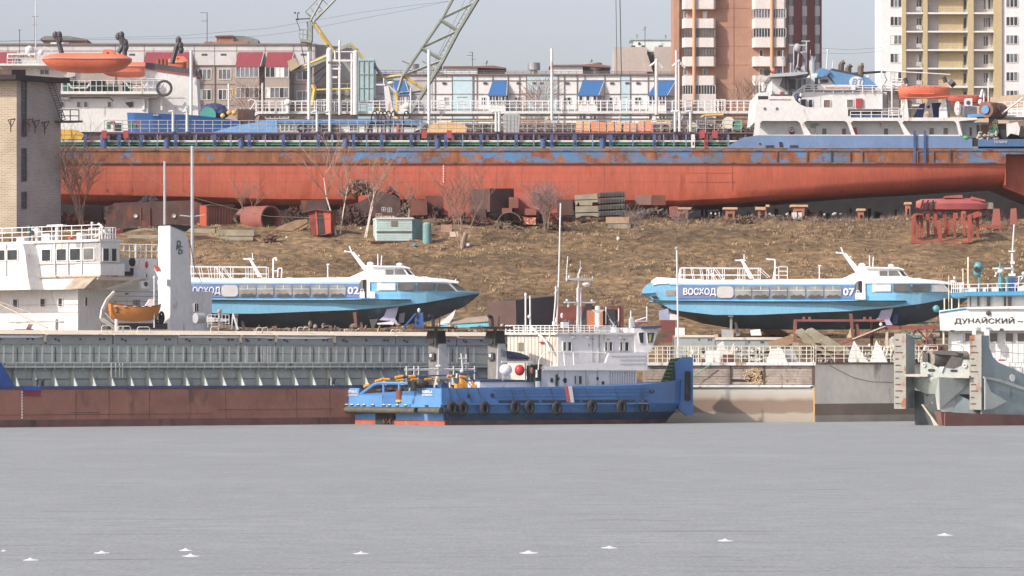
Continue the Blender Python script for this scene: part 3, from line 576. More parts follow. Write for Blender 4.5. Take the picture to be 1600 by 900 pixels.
# ================= THE LONG RED HULL =================
def strake():
    m=bpy.data.materials.new('rusty_blue_strake'); m.use_nodes=True; n=m.node_tree.nodes; l=m.node_tree.links; bs=n['Principled BSDF']; bs.inputs['Roughness'].default_value=.65
    g=n.new('ShaderNodeNewGeometry')
    def tx(sx,sz,det,off=0):
        mp=n.new('ShaderNodeMapping'); mp.inputs['Scale'].default_value=(sx,sx,sz); mp.inputs['Location'].default_value=(off,0,0); l.new(g.outputs['Position'],mp.inputs[0])
        t=n.new('ShaderNodeTexNoise'); t.inputs['Scale'].default_value=1; t.inputs['Detail'].default_value=det; t.inputs['Roughness'].default_value=.68; l.new(mp.outputs[0],t.inputs['Vector']); return t.outputs[0]
    def ramp(s,st):
        q=n.new('ShaderNodeValToRGB'); e=q.color_ramp.elements; e[0].position,e[0].color=st[0]; e[1].position,e[1].color=st[-1]
        for p,k in st[1:-1]: z=e.new(p); z.color=k
        l.new(s,q.inputs[0]); return q.outputs[0]
    sx=n.new('ShaderNodeSeparateXYZ'); l.new(g.outputs['Position'],sx.inputs[0])
    mr=n.new('ShaderNodeMapRange'); mr.inputs[1].default_value=-49; mr.inputs[2].default_value=49; l.new(sx.outputs[0],mr.inputs[0])
    G=lambda v:(v,v,v,1)
    bias=ramp(mr.outputs[0],[(0,G(.50)),(.10,G(.66)),(.3,G(.68)),(.36,G(.48)),(.45,G(.46)),(.62,G(.42)),(.67,G(.34)),(.72,G(.66)),(.76,G(.46)),(.82,G(.48)),(.88,G(.60)),(.93,G(.48)),(1,G(.42))])
    t=tx(.7,.9,9); am=n.new('ShaderNodeMath'); am.operation='MULTIPLY_ADD'; am.inputs[1].default_value=2.0; am.inputs[2].default_value=-.5; l.new(t,am.inputs[0]); ad=n.new('ShaderNodeMath'); ad.operation='ADD'; l.new(am.outputs[0],ad.inputs[0]); l.new(bias,ad.inputs[1])
    k=ramp(ad.outputs[0],[(.93,G(0)),(1.0,G(1))]); 
    ru=ramp(tx(1.3,.35,7,5),[(.35,c(104,62,42)),(.5,c(142,80,42)),(.65,c(166,100,54))])
    bl=ramp(tx(.35,.5,8,9),[(.38,c(92,98,106)),(.5,c(88,112,142)),(.62,c(72,128,176))])
    mx=n.new('ShaderNodeMixRGB'); l.new(k,mx.inputs[0]); l.new(bl,mx.inputs[1]); l.new(ru,mx.inputs[2]); l.new(mx.outputs[0],bs.inputs['Base Color']); return m
stm=strake()
f=Fr(398); RH=thing('cargo_ship','very long red hulled cargo ship with rusty blue upper strake propped on the bank','ship',f.p(800,340))
redh=mat('red_hull',c(188,90,64),.6,.12,.5,rust=.36,rc=(176,76,46),rs=.9,rz=.22,fine=.10,sz=.35); grooves=mat('hull_seam',c(96,60,50),.8)
def hullsec(x,yt,yb,ins,rise=0,bil=1.6):
    pts=[(yt,0),(256,ins*.02),(yb-20,ins*.12),(yb-9,ins*.3+bil*.12),(yb-3,ins*.6+bil*.5),(yb,ins+bil*1.4)]
    L=[f.p(x,y,o) for y,o in pts]; Rr=[f.p(x,y,16-o) for y,o in pts[::-1]]; return L+Rr
st=[hullsec(*a) for a in ((40,250,308,0),(88,250,312,0),(300,250,316,0),(440,250,320,0),(900,250,321,0),(1060,250,322,.0),(1150,250,318,.4),(1240,250,311,1.0),(1340,250,303,1.8),(1450,250,297,2.2),(1540,250,292,2.6),(1571,250,290,2.8))]
B(f).loft(st).obj('hull_plating',redh,RH,smooth=True)
B(f).prism([(1571,241),(1760,241),(1760,330),(1640,318),(1571,290)],2.6,13).obj('stern_run',redh,RH); B(f).prism([(1571,241),(1571.5,241),(1571.5,289),(1571,289)],.1,13).obj('stern_bulkhead',redh,RH)
b=B(f); b.box(40,232,1571.5,255,-.08,16); b.box(1571.5,232,1800,241,-.08,16); b.obj('sheer_strake',stm,RH)
b=B(f); b.box(40,235.2,1700,236.6,-.17,.1); b.box(40,254,1571,255.8,-.2,.1)
b.obj('rubbing_bar',mat('rubbing_rust',c(118,84,66),.8,.3,1.5,rust=.4,rc=(70,50,44)),RH)
for x in (1213,1260,1298,1327,1346,1430,1455,1482): B(f).box(x,236,x+1.6 if x<1400 else x+4,256,-.22,0).obj('fender_bar',MT['rubbing_rust'],RH)
for x in (1427,1443): B(f).box(x,204,x+3.6,256,-.3,0).obj('fender_post',blued,RH)
b=B(f)
for x in range(117,1160,41): b.box(x+(x*7)%9,258,x+(x*7)%9+.5,298,-.018,.3)
for y in (270,284): b.box(60,y,1150,y+.45,-.015,.3)
pass
b.obj('weld_seam',mat('seam_red',c(164,80,60),.7,.2,2),RH)
text(f,RH,'I\nI\nI\nI\nI\nI\nI',692,258,694,285,mat('draft_white',c(226,200,180),.7),0,name='draft_marks')
B(f).box(88,229,1700,232,-.1,16).obj('deck_edge',mat('deck_edge_grey',c(122,128,122),.7,.2,1),RH)
# gutter, pipe, coaming with ribs
b=B(f); b.box(88,224.5,1175,226,.2,.4); b.tube([(88,223),(1175,223)],.05,4,.3)
b.obj('green_gutter_pipe',green,RH); B(f).box(88,226,1175,229.5,.9,1.1).obj('gutter_wall',mat('gutter_dark',c(38,54,44),.8,.5,3),RH)
b=B(f)
for i in range(108): x=92+10*i; b.prism([(x,225.5),(x+5,225.5),(x+2.5,229)],.5,.6)
b.obj('gutter_bracket',green,RH)
B(f).box(88,218.8,1175,220.8,.55,.9).obj('deck_pipe',wrail,RH); B(f).box(88,221,1175,222.2,.5,.85).obj('red_pipe',mat('pipe_red',c(150,50,56),.6),RH)
com=mat('coaming_brown',c(98,74,72),.7,.14,1); B(f).box(160,205.5,1178,218.5,2.2,14).obj('hatch_coaming',com,RH); B(f).box(88,210,160,218,2.4,14).obj('hatch_coaming',com,RH)
B(f).box(160,205,1178,207,1.9,2.2).obj('coaming_rail',mat('coaming_top',c(120,84,84),.7),RH)
xs=[166+13.5*i for i in range(75)]
b=B(f); b.prism([(166,209),(169,209),(170,218.5),(164,218.5)],1.4,2.2); r0=b.obj('rib',com,RH)
b=B(f); b.prism([(173,211),(174.4,211),(174.4,217),(173,217)],1.7,2.2); r1=b.obj('short_rib',mat('rib_dark',c(60,48,48),.8),RH)
mpx=398/F
for i,x in enumerate(xs[1:],1):
    copyat(r0 if i%2==0 else r1,((x-166)*mpx,0,0),RH)
    copyat(r1,((x-166)*mpx+.35,0,0),RH)
thick=[131,184,218,272,333,387,440,495,550,594,640,694,749,804,860,896,952,1020]
b=B(f); b.box(131,210,134.6,230,-.05,.12); b.obj('post_web',blued,RH)
b=B(f); b.prism([(131,210),(136,210),(136.3,230),(130.7,230)],-.12,.25); t0=b.obj('rail_post',blued,RH)
b=B(f); b.box(132.6,222,134.4,226.5,-.16,-.12); h0=b.obj('post_hole',soot,RH)
for x in thick[1:]:
    copyat(t0,((x-131)*mpx,0,0),RH); copyat(h0,((x-131)*mpx,0,0),RH)
for x,m in ((1080,white),(1100,redp)): B(f).box(x,210,x+5.6,231,-.15,.25).obj('rail_post',m,RH); B(f).box(x+2,222,x+3.8,227,-.19,-.15).obj('post_hole',soot,RH)
b=B(f); b.box(157,210,158.8,230,-.1,.05); t1=b.obj('thin_post',mat('thin_post_blue',c(104,124,156),.6),RH)
for x in (201,245,306,360,414,468,518,572,668,722,777,833,925,988,1036,1052,1071,1137): copyat(t1,((x-157)*mpx,0,0),RH)
b=B(f); b.tube([(88,211),(1140,211)],.025,4,-.05); b.obj('hand_wire',blued,RH)
b=B(f); b.cyl(261,218,230,.30,.1,12); b.cyl(261,217,218.6,.34,.1,12); t2=b.obj('mooring_drum',blued,RH)
for x in (377,540,684,849,942,163): copyat(t2,((x-261)*mpx,0,0),RH)
b=B(f); b.box(159,204,167,216,-.3,.1); t3=b.obj('red_box',redp,RH)
for x in (193,659,698,1093,1113): copyat(t3,((x-159)*mpx,0,0),RH)
b=B(f); b.rail(160,600,186,187,205,205,14,.035,3,2); b.rail(600,1160,186,186,205,205,14,.035,3,2); b.obj('coaming_railing',mat('rail_grey',c(170,170,166),.6,.15),RH)
b=B(f)
for x in (268,290,494,514,775,780,1056,1063,1080): b.cyl(x,178,204,.13,1.8,8); b.tube([(x,178),(x,172),(x-7,173)],.14,6,1.8)
b.obj('vent_pipe',mat('vent_pale',c(196,198,196),.6,.1),RH)
# things standing on the hatch cover deck
dk=5.0
def onship(name,label,cat,m,fn,grp=None,**k):
    b=B(f); fn(b); o=b.obj(name,m,label=label,category=cat,**k)
    if grp: o['group']=grp
    return o
B(f).box(165,203,1160,205.3,4.5,12).obj('hatch_deck',mat('hatch_grey',c(168,164,158),.8,.12),RH)
bo=thing('work_boat','small blue steel work boat lying on the deck under the white bridge','boat',f.p(270,204,6))
b=B(f); st=[]
for x,yt,hw in ((188,169,.05),(200,170,.9),(230,171.5,1.5),(300,175,1.7),(345,180,1.7),(368,184,1.6)):
    st.append([f.p(x,yt,7-hw),f.p(x+ (8 if x<200 else 2),204,7-hw*.6),f.p(x+2,204,7+hw*.6),f.p(x,yt,7+hw)])
b.loft(st); b.obj('hull',mat('work_boat_blue',c(42,88,150),.5,.1),bo); B(f).box(197,170,368,171,5.1,5.3)
text(f,bo,'М-205',232,173,240,175.5,white,5.45)
wb=thing('passenger_boat','white passenger boat with a blue roof lying on the deck beside tyres','boat',f.p(540,204,6))
B(f).prism([(430,186),(560,184),(600,184),(666,187),(655,196),(640,204),(430,204)],5.2,8.6).obj('hull',white,wb)
B(f).prism([(428,187),(433,182),(590,181),(640,182),(667,188),(660,189),(430,187.5)],4.9,8.9).obj('roof',mat('boat_roof_blue',c(74,128,186),.5,.06),wb)
for x0,x1 in ((434,446),(448,458),(478,492),(504,516),(543,556),(566,578)): win(f,wb,x0,190.5,x1,200,2,1,5.2,gm=gmid,w=.8)
B(f).box(428,204,565,205.4,5,8.8).obj('keel_strip',redp,wb)
for i,x in enumerate((468,496,520)):
    b=B(f); b.tor(x,196,.36,.36,.13,4.9,14); b.obj('tyre',black,label=['leftmost of three tyres leaning on the white passenger boat on deck','middle of three tyres leaning on the white passenger boat on deck','rightmost of three tyres leaning on the white passenger boat on deck'][i],category='tyre',group='tyres on the deck of the long ship')
def blueT(b):
    b.prism([(322,204),(345,196),(372,190),(398,186),(412,182),(428,182),(430,204)],5,8)
onship('tarpaulin','bright blue tarpaulin tied over cargo in front of the passenger boat','tarpaulin',mat('tarp_blue',c(92,150,206),.6,.12,1.5,bump=.8,bs=2),blueT)
onship('tarpaulin','crumpled yellow orange tarpaulin over a low pile right of the passenger boat','tarpaulin',mat('tarp_yellow',c(216,164,98),.7,.15,1.5,bump=.9,bs=2.5),lambda b:b.prism([(663,203),(672,189),(680,187),(700,186),(722,188),(729,194),(727,205),(665,205)],4.8,7.5))
gb=onship('cabinet','tall grey ribbed steel cabinet on deck below the catwalk','cabinet',mat('cabinet_grey',c(158,160,158),.6,.08),lambda b:(b.prism([(785,176),(789,173),(810,173),(813,176),(811,205),(787,205)],4.8,7),[b.box(x,175,x+.6,204,4.75,4.8) for x in (791,797,803,808)]))
for i,(x0,x1,y0,tl,col) in enumerate([(901,923,185,1.2,(238,168,112)),(926,948,186,-1.5,(240,132,66)),(950,973,185.5,1.2,(236,158,104)),(976,996,186.5,.8,(234,152,104)),(999,1020,185.5,1,(238,142,98))]):
    L=['leftmost pale orange tarp wrapped crate in the row on deck','brightest orange tarp wrapped crate, second in the row on deck','middle orange wrapped crate in the row of five on deck','fourth orange wrapped crate with a vertical strap, on deck','rightmost orange wrapped crate beside the red post on deck'][i]
    k=thing('wrapped_crate',L,'crate',f.p((x0+x1)/2,204,5),'orange wrapped crates on the ship deck')
    b=B(f); b.prism([(x0+tl,y0),(x1,y0+.8),(x1-tl*.6,203.5),(x0,203-tl)],4.6,6.4); b.obj('cover',mat('tarp_orange_%d'%i,c(*col),.7,.14,1.6,bump=.8,bs=3),k)
    b=B(f); b.tube([(x0,y0+15),(x1,y0+16)],.03,4,4.57); b.tube([((x0+x1)/2,y0),((x0+x1)/2,203)],.03,4,4.57); b.obj('strap',rustm,k)
onship('red_cylinder','red post standing right of the wrapped orange crates','post',redp,lambda b:b.cyl(1023,190,205,.17,4.4,8))
onship('red_cylinder','red post standing on deck left of the yellow tarpaulin','post',redp,lambda b:b.cyl(621,189,205,.2,4.2,8))
onship('tent','small white cone shaped cover right of the orange crates','cover',white,lambda b:b.prism([(1019,186),(1024,176),(1025,176),(1029,187)],4.6,5.6))
onship('hose_rack','black hoop rack on deck above the passenger boat bow','rack',soot,lambda b:[b.tube([(x,205),(x,178),(x+3,170),(x+6,169),(x+11,178)],.06,4,4.4) for x in (578,588,594,600,608,628)]+[b.tube([(572,204),(576,188),(610,190),(650,194)],.1,4,4.4)])
def winch(fr,x,y,r,o,m,label,w=.9):
    t=thing('winch',label,'winch',fr.p(x,y+6,o)); b=B(fr); P=fr.p(x,y,o); n=Vector((fr.n.x,fr.n.y,0)); u=Vector((fr.u.x,fr.u.y,0))
    b.seg(P,P+n*w,r,14); b.obj('drum',m,t); b=B(fr); b.seg(P-n*.08,P-n*.0,r*1.2,14); b.seg(P+n*w,P+n*(w+.08),r*1.2,14); b.obj('flange',m,t); return t
winch(f,318,174,.65,6,mat('winch_teal',c(64,150,132),.5),'green cable drum on deck behind the blue work boat')
onship('tarp_heap','dark blue crumpled heap above the green cable drum','heap',mat('tarp_navy',c(52,60,104),.7,.3,2,bump=.8),lambda b:(b.ell(326,165,1.3,.8,.7,7,10,6),b.ell(336,170,.9,.8,.6,7,10,6)))
for i,(x,y) in enumerate([(341,175),(351,170),(359,170)]): onship('buoy',['lowest yellow float left of the fishing gear on deck','middle yellow float on deck','right yellow float on deck'][i],'float',MT['lamp_yellow'],lambda b:b.ell(x,y,.25,.25,.25,6.2,10,6))
onship('locker','brown steel locker behind the yellow floats','locker',rustd,lambda b:b.box(363,163,388,186,8,10))
onship('deck_boxes','yellow slatted skip on the deck beside the brick building','skip',mat('skip_yellow',c(214,166,52),.6,.15),lambda b:(b.prism([(85,201),(118,202),(130,209),(126,217),(85,217)],.9,1.8)))
for i,(x,y,wd,h,m) in enumerate([(163,188,5,11,green),(169,187,6,5,redp),(175,190,10,12,dgrey),(197,188,6,10,green),(204,190,5,9,green),(210,187,6,8,redp)]):
    onship('deck_valve',['green valve box at the left end of the hatch','red valve box at the left end of the hatch','dark valve block at the left end of the hatch','large green valve right of the dark block','small green valve between the large green one and the red one','red valve box nearest the blue work boat bow'][i],'valve',m,lambda b:b.box(x,y,x+wd,y+h,2.3,3.2),'coloured valves on deck')
for i,(x,y,r,m) in enumerate([(1155,193,.45,green),(1141,189,.5,mat('winch_cream',c(200,196,170),.6)),(1085,196,.4,MT['winch_cream'])]):
    winch(f,x,y,r,3.2,m,['green hand wheel winch left of the white superstructure','cream winch left of the green hand wheel','cream winch beside the coiled hoses right of the crates'][i])
onship('cage','grey mesh cage standing right of the crates','cage',mat('cage_grey',c(150,140,128),.7),lambda b:b.grid(1092,184,1108,205,5,6,.6,3.6,4.6))
onship('hose_stack','stack of white and brown striped hoses right of the crates','hoses',mat('hose_stripe',c(206,178,148),.7,.3,3),lambda b:[b.tube([(1041,188+3*i),(1051,188+3*i)],.1,6,3.6) for i in range(5)])
b=B(f); random.seed(3)
for i in range(70):
    x=random.uniform(1030,1172); y=random.uniform(190,202); b.box(x,y,x+random.uniform(1,5),y+random.uniform(1,6),3+random.random(),5)
o=b.obj('deck_gear',mat('deck_gear',c(96,84,80),.7,.6,5,rust=.5,rc=(190,180,170),rs=3,rz=1),label='jumble of small dark and pale gear on the deck before the superstructure',category='deck gear',kind='stuff')
random.seed(8)
# ---- superstructure of the long red ship ----
f=Fr(398)
SH=RH
bul=mat('bulwark_blue',c(104,130,168),.5,.12,.5,rust=.16,rc=(120,120,130),bump=.5,bs=.9)
B(f).prism([(1132,231.5),(1160,215),(1186,211.5),(1500,212.5),(1519,217),(1519,231.5)],-.12,.1).obj('bulwark',bul,RH)
b=B(f)
for x0,x1,y0 in ((1196,1209,227),(1234,1247,227)): b.box(x0,y0,x1,230.6,-.16,-.1)
b.prism([(1217,222),(1222,222),(1224,230),(1218,230)],-.16,-.1); b.prism(disc(1187.5,225,1.7,1.7,8),-.16,-.1); b.obj('freeing_port',soot,RH)
B(f).box(1186,210.5,1500,212.6,-.1,.2).obj('bulwark_rail',white,RH)
# side wall with arched openings: posts and top band
top=[(1184,145),(1197,144),(1203,150),(1240,150),(1243,157),(1250,163),(1259,167),(1270,168),(1325,168.5),(1325,181),(1329,184),(1525,183.5),(1527,187),(1500,189)]
pts=top+[(1498,190),(1504,212),(1499,212),(1494,192),(1490,189),(1412,189),(1410,192),(1424,212),(1414,212),(1405,192),(1402,189),(1333,189),(1329,192),(1337,212),(1331,212),(1324,192),(1320,189),(1260,189),(1256,192),(1268,212),(1257,212),(1250,192),(1246,189),(1191,189),(1188,192),(1186,211),(1178,211),(1182,160)]
B(f).prism(pts,0,.18).obj('side_shell',white,RH)
B(f).box(1184,183.5,1527,188,.18,15).obj('boat_deck',white,RH)
B(f).prism([(1184,145),(1203,150),(1182,190),(1180,190)],.18,14).obj('front_shell',white,RH)
B(f).box(1190,188.5,1505,212,1.5,14).obj('deckhouse',white,RH)
B(f).box(1188,151,1325,168,1.2,14).obj('bridge_deck_house',white,RH) if False else None
B(f).box(1184.5,150,1200,155,-.03,.02).obj('dark_opening',soot,RH)
b=B(f); b.prism(disc(1195,170,2.4,2.4,10),-.04,.02); b.prism(disc(1214,170,2.4,2.4,10),-.04,.02); b.obj('porthole',gmid,RH)
text(f,RH,'КАПИТАН РУСАКОВ',1202,154.3,1235,156.5,mat('letter_faint',c(200,160,150),.7),0)
# upper house
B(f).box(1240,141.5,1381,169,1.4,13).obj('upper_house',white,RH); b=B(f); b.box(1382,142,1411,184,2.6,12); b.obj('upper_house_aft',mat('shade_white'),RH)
for x0,x1,y0,y1,m in ((1253,1261,153.5,167,gdark),(1265,1271,154,167,gdark),(1288.5,1299,154.5,167,mat('curtain_brown',c(126,98,88),.5)),(1325,1335,154,167,gmid),(1395,1398,153,168,gdark)): win(f,RH,x0,y0,x1,y1,1,1,1.4 if x1<1390 else 2.6,gm=m,w=.9)
b=B(f); b.box(1339,152.5,1349,167,1.2,1.4); b.obj('fire_box',redp,RH); B(f).box(1283,141,1283.6,168,1.36,1.4).obj('down_pipe',mat('shade_white'),RH)
b=B(f); b.tube([(1182,168.6),(1445,168.6)],.02,4,1.3); b.rail(1329,1411,174,174,184,184,16,.045,2,.1); b.rail(1389,1405,169,169,184,184,15,.05,4,.1); b.obj('railing',white,RH)
B(f).box(1329,180,1410,184,.3,.5).obj('blue_kickboard',blued,RH)
# rail with name board
b=B(f); b.rail(1258,1411,131.5,133,143,144,16,.06,3,1.2); b.tube([(1240,148),(1258,132)],.07,4,1.2); b.tube([(1244,148),(1262,133)],.05,4,1.2); b.obj('top_railing',white,RH)
B(f).box(1279,132.5,1338,139.5,1.05,1.15).obj('name_board',white,RH); text(f,RH,'КАПИТАН РУСАКОВ',1291,134,1330,138,mat('letter_faint'),1.05)
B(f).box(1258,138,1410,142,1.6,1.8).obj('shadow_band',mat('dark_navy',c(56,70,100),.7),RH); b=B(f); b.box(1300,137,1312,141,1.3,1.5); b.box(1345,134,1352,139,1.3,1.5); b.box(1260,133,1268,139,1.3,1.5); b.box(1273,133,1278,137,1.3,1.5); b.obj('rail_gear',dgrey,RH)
# wheelhouse
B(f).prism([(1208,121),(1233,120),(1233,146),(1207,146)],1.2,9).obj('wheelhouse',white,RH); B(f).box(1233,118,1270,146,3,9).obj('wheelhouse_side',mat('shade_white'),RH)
B(f).prism([(1202,119.5),(1206,116),(1240,113),(1262,113),(1262,115),(1240,118.6),(1204,120.4)],-.2,10).obj('wheelhouse_roof',mat('roof_pale_grey',c(170,174,178),.6,.08),RH)
b=B(f); b.box(1228.5,119,1231,140,1,1.3); b.box(1233,119,1235,146,1,1.2); b.obj('roof_pillar',dgrey,RH)
win(f,RH,1234,120,1247,137,1,1,3,gm=gdark,w=1.2); win(f,RH,1250,120.5,1256,140,1,1,3,gm=gmid,w=.9); win(f,RH,1258,120.5,1263,140,1,1,3,gm=gmid,w=.9)
B(f).prism([(1224,121),(1228,121),(1228,139),(1219,133)],1.15,1.2).obj('pane',gmid,RH)
B(f).box(1220,142,1226,145,1.1,1.2).obj('red_plate',redp,RH)
B(f).prism([(1270,112),(1286,112),(1286,121),(1312,131),(1312,146),(1268,146)],2.5,8).obj('casing',mat('shade_white'),RH)
B(f).box(1276,118.5,1281,129,2.4,2.6).obj('pane',gdark,RH); B(f).box(1283,122,1296,127,1.9,2.1).obj('louvre',dgrey,RH)
B(f).prism([(1282,128),(1284,121),(1294,115),(1307,130)],2,2.5).obj('casing_gable',white,RH)
fun=mat('funnel_blue',c(88,138,184),.45,.06,.5)
B(f).prism([(1281,106),(1284,104.5),(1296,107.5),(1297,111),(1286,119.5),(1279,117.5)],1.2,6).obj('funnel_wing',fun,RH)
B(f).prism([(1302,106),(1334,112.5),(1358,119),(1371,130),(1374,134),(1310,134),(1303,123),(1296,116),(1299,111)],1.6,7).obj('funnel',fun,RH)
B(f).prism([(1301.5,105),(1334,111.5),(1350,116),(1350,118),(1334,113.5),(1301,107)],1.5,7.1).obj('funnel_rim',dgrey,RH)
B(f).prism(disc(1340,126,11,8.5,20),1.55,1.6).obj('funnel_emblem',white,RH); text(f,RH,'ВТ',1333,121,1349,130.5,mat('emblem_blue',c(120,150,186),.6),1.55,name='emblem_letters',slant=2)
b=B(f); b.cyl(1319.5,96,110,.28,4,8); b.tube([(1319.5,97),(1321,93.5),(1325,92)],.26,6,4); b.cyl(1330,101,113,.24,4,8); b.tube([(1330,102),(1332,98),(1335,97.5)],.2,6,4); b.cyl(1334,100,112,.12,4,6); b.tube([(1334,101),(1337,98)],.1,5,4); b.cyl(1350,100,118,.3,4,8); b.tube([(1350,101),(1351,98),(1355,97.5)],.28,6,4); b.obj('exhaust_pipe',mat('exhaust_brown',c(104,88,70),.8,.2,2),RH)
b=B(f); b.tube([(1297,75),(1295,107)],.06,5,3); b.tube([(1306,90),(1304,106)],.04,4,3); b.ell(1297,75,.12,.12,.12,3,6,4); b.ell(1359,119,.2,.2,.22,2,8,5); b.obj('aerial',mat('shade_white'),RH)
b=B(f); b.tube([(1333,111),(1383,107.5),(1390,108)],.12,5,4); b.obj('boom_pipe',soot,RH)
# masts and radar
b=B(f); b.box(1236,67.2,1261,69,2,2.3); b.ell(1248,71.5,.35,.35,.4,2.2,10,6); b.box(1256,59.5,1269,61,3,3.3); b.box(1262.5,61,1264.5,116,3,3.2); b.tube([(1243,70),(1242.5,113)],.06,4,2.2); b.tube([(1251,74),(1249,100),(1243,113)],.07,4,2.4); b.prism([(1253,77),(1262,76),(1262,90),(1258,82)],3,3.2); b.prism([(1244,112),(1248,98),(1253,104),(1259,98),(1262,113)],2.4,3.2); b.cyl(1272.5,90,112,.3,3,10); b.cyl(1272.5,84,91,.16,3,8); b.tube([(1270,74),(1270,86)],.04,4,3); b.tube([(1278,84),(1275,95)],.08,4,3); b.box(1257.5,105,1263.5,116,2.6,2.9); b.cyl(1225.5,76,112,.06,2,6); b.box(1223,87,1227,89,1.8,2.2); b.tube([(1238,96),(1237.5,112)],.05,4,2); b.obj('radar_mast',mat('mast_grey',c(168,170,170),.6,.08),RH)
b=B(f); b.box(1259.5,107,1261.5,112,2.5,2.62); b.ell(1251,105,.2,.2,.16,2.2,8,5); b.prism([(1193,111),(1200,106),(1205,113),(1200,118),(1195,117)],-.1,.7); b.obj('searchlight',soot,RH)
B(f).ell(1207.5,110,.27,.27,.25,.2,8,6).obj('orange_float',mat('pink_float',c(206,120,104),.6),RH)
b=B(f); b.cyl(1187,119,146,.05,.5,6); b.cyl(1193,133,142,.14,.5,8); b.ell(1193,132,.2,.2,.25,.5,8,5); b.ell(1195.5,135,.15,.15,.2,.5,8,5); b.prism([(1198,138),(1204,144),(1200,150),(1197,146)],.3,.6); b.obj('bow_light',white,RH)
# windlass in the curved cut-out
b=B(f); b.ell(1246,155,.3,.3,.6,.8,8,6); b.ell(1250,150,.25,.25,.3,.8,8,6); b.obj('liferaft_gear',mat('gear_navy',c(44,52,84),.6),RH); b=B(f); b.ell(1252,148,.14,.14,.2,.6,8,5); b.ell(1250,156,.14,.14,.2,.6,8,5); b.obj('gear_lamp',white,RH)
# inner wall behind the arches
for x0,x1,y0,y1 in ((1286,1293.5,199,211),(1317,1324,199,211),(1383,1390,199,210),(1454,1462,198,210),(1476,1484,198,210),(1257,1262,199,211)): win(f,RH,x0,y0,x1,y1,1,1,1.5,gm=gmid,w=.9)
b=B(f)
for x in (1213,1232,1350,1375): b.box(x,190,x+.7,212,1.45,1.5)
b.box(1213,200,1233,200.6,1.44,1.5); b.box(1232,192,1232.7,200,1.44,1.5); b.obj('door_frame',mat('shade_white'),RH)
B(f).ell(1238.5,204,.24,.1,.42,1.35,10,6).obj('breathing_set',mat('gear_rust',c(120,56,44),.7),RH); b=B(f); b.tor(1238.5,202,.15,.15,.05,1.2,10); b.obj('white_ring',white,RH)
B(f).prism([(1332,199),(1339,198),(1341,213),(1336,213)],.5,1).obj('red_locker',redp,RH); text(f,RH,'СУДНО\nГРУЗ',1268,192,1281,199,mat('letter_green',c(90,130,100),.6),1.5)
# boat deck gear: lifeboat, davits
b=B(f); 
for x in (1409,1470): b.prism([(x,183.5),(x,168),(x+6,153),(x+10,153),(x+13,183.5)],1.2,1.8); b.prism([(x+1,170),(x+4,162),(x+5,163),(x+3,172)],1.15,1.2)
b.obj('davit_stand',white,RH); b=B(f)
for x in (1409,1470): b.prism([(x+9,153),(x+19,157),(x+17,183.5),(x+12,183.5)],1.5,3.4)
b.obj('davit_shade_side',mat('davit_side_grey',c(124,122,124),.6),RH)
b=B(f); b.prism([(1430,183),(1442,160),(1450,158),(1446,183)],2.6,3); b.prism([(1460,158),(1476,157),(1476,183),(1462,183)],3,3.4); b.obj('blue_davit_frame',mat('deep_blue',c(44,66,118),.5),RH)
b=B(f); b.prism([(1446,183),(1449,165),(1453,157),(1459,160),(1462,183)],2,2.5); b.obj('pale_housing',mat('housing_grey',c(176,174,180),.6),RH); b=B(f); b.prism(disc(1454,165,2.4,2.6),1.96,2); b.obj('housing_hole',soot,RH); B(f).ell(1452,176,.25,.2,.3,1.7,10,6).obj('winch_tan',mat('tan_winch',c(196,164,116),.6),RH)
def openboat(fr,x0,x1,yt,yb,o,label,m,grp):
    L=thing('lifeboat',label,'lifeboat',fr.p((x0+x1)/2,yb,o+1.2),grp); st=[];w=x1-x0;h=yb-yt
    for i in range(11):
        k=i/10; x=x0+w*k; e=(abs(k-.5)*2)**3; hw=1.2*(1-.6*e); xi=x0+w*(.5+(k-.5)*.93)
        st.append([fr.p(x,yt+h*(.02+.10*e),o+1.2-hw*.3),fr.p(x,yt+h*(.18+.04*e),o+1.2-hw),fr.p(x,yt+h*.5,o+1.2-hw),fr.p(xi,yb-h*.22,o+1.2-hw*.8),fr.p(xi,yb-h*.08*(1-e),o+1.2-hw*.4),fr.p(xi,yb-h*.08*(1-e),o+1.2+hw*.4),fr.p(xi,yb-h*.22,o+1.2+hw*.8),fr.p(x,yt+h*.5,o+1.2+hw),fr.p(x,yt+h*(.18+.04*e),o+1.2+hw),fr.p(x,yt+h*(.02+.10*e),o+1.2+hw*.3)])
    b=B(fr); b.loft(st); b.obj('hull',m,L,smooth=True)
    b=B(fr); b.tube([(x0+2,yb-h*.1),((x0+x1)/2,yb-h*.04),(x1-4,yb-h*.16)],.06,5,.25); b.obj('bilge_keel',m,L)
    b=B(fr); b.prism([(x0+w*.2,yt+h*.62),(x1-w*.3,yt+h*.62),(x1-w*.32,yt+h*.68),(x0+w*.25,yt+h*.68)],o-.12,o+.3); b.obj('fender_strip',m,L)
    b=B(fr)
    for i in range(6): b.prism(disc(x0+w*(.3+.1*i),yt+h*.16,.7,.7,6),o-.02,o+.1)
    b.obj('grab_loop',dgrey,L); return L
openboat(f,1405,1486,131.5,154,.3,'orange open lifeboat on white davits on the right superstructure',orange,'orange lifeboats on the ships')
openboat(Fr(412),1478,1550,146,164,1,'second orange lifeboat partly hidden behind the first on the right superstructure',mat('lifeboat_red',c(190,80,62),.5,.1),'orange lifeboats on the ships')
for i,(x,y,w_) in enumerate([(1417,126,.22),(1478,124,.22),(1489,129,.4)]):
    b=B(f); b.tube([(x-2,y-5),(x+1,y+4)] if i<2 else [(x-3,y+3),(x+3,y-2)],w_,6,.8); b.obj('davit_head',MT['davit_dark'],RH)
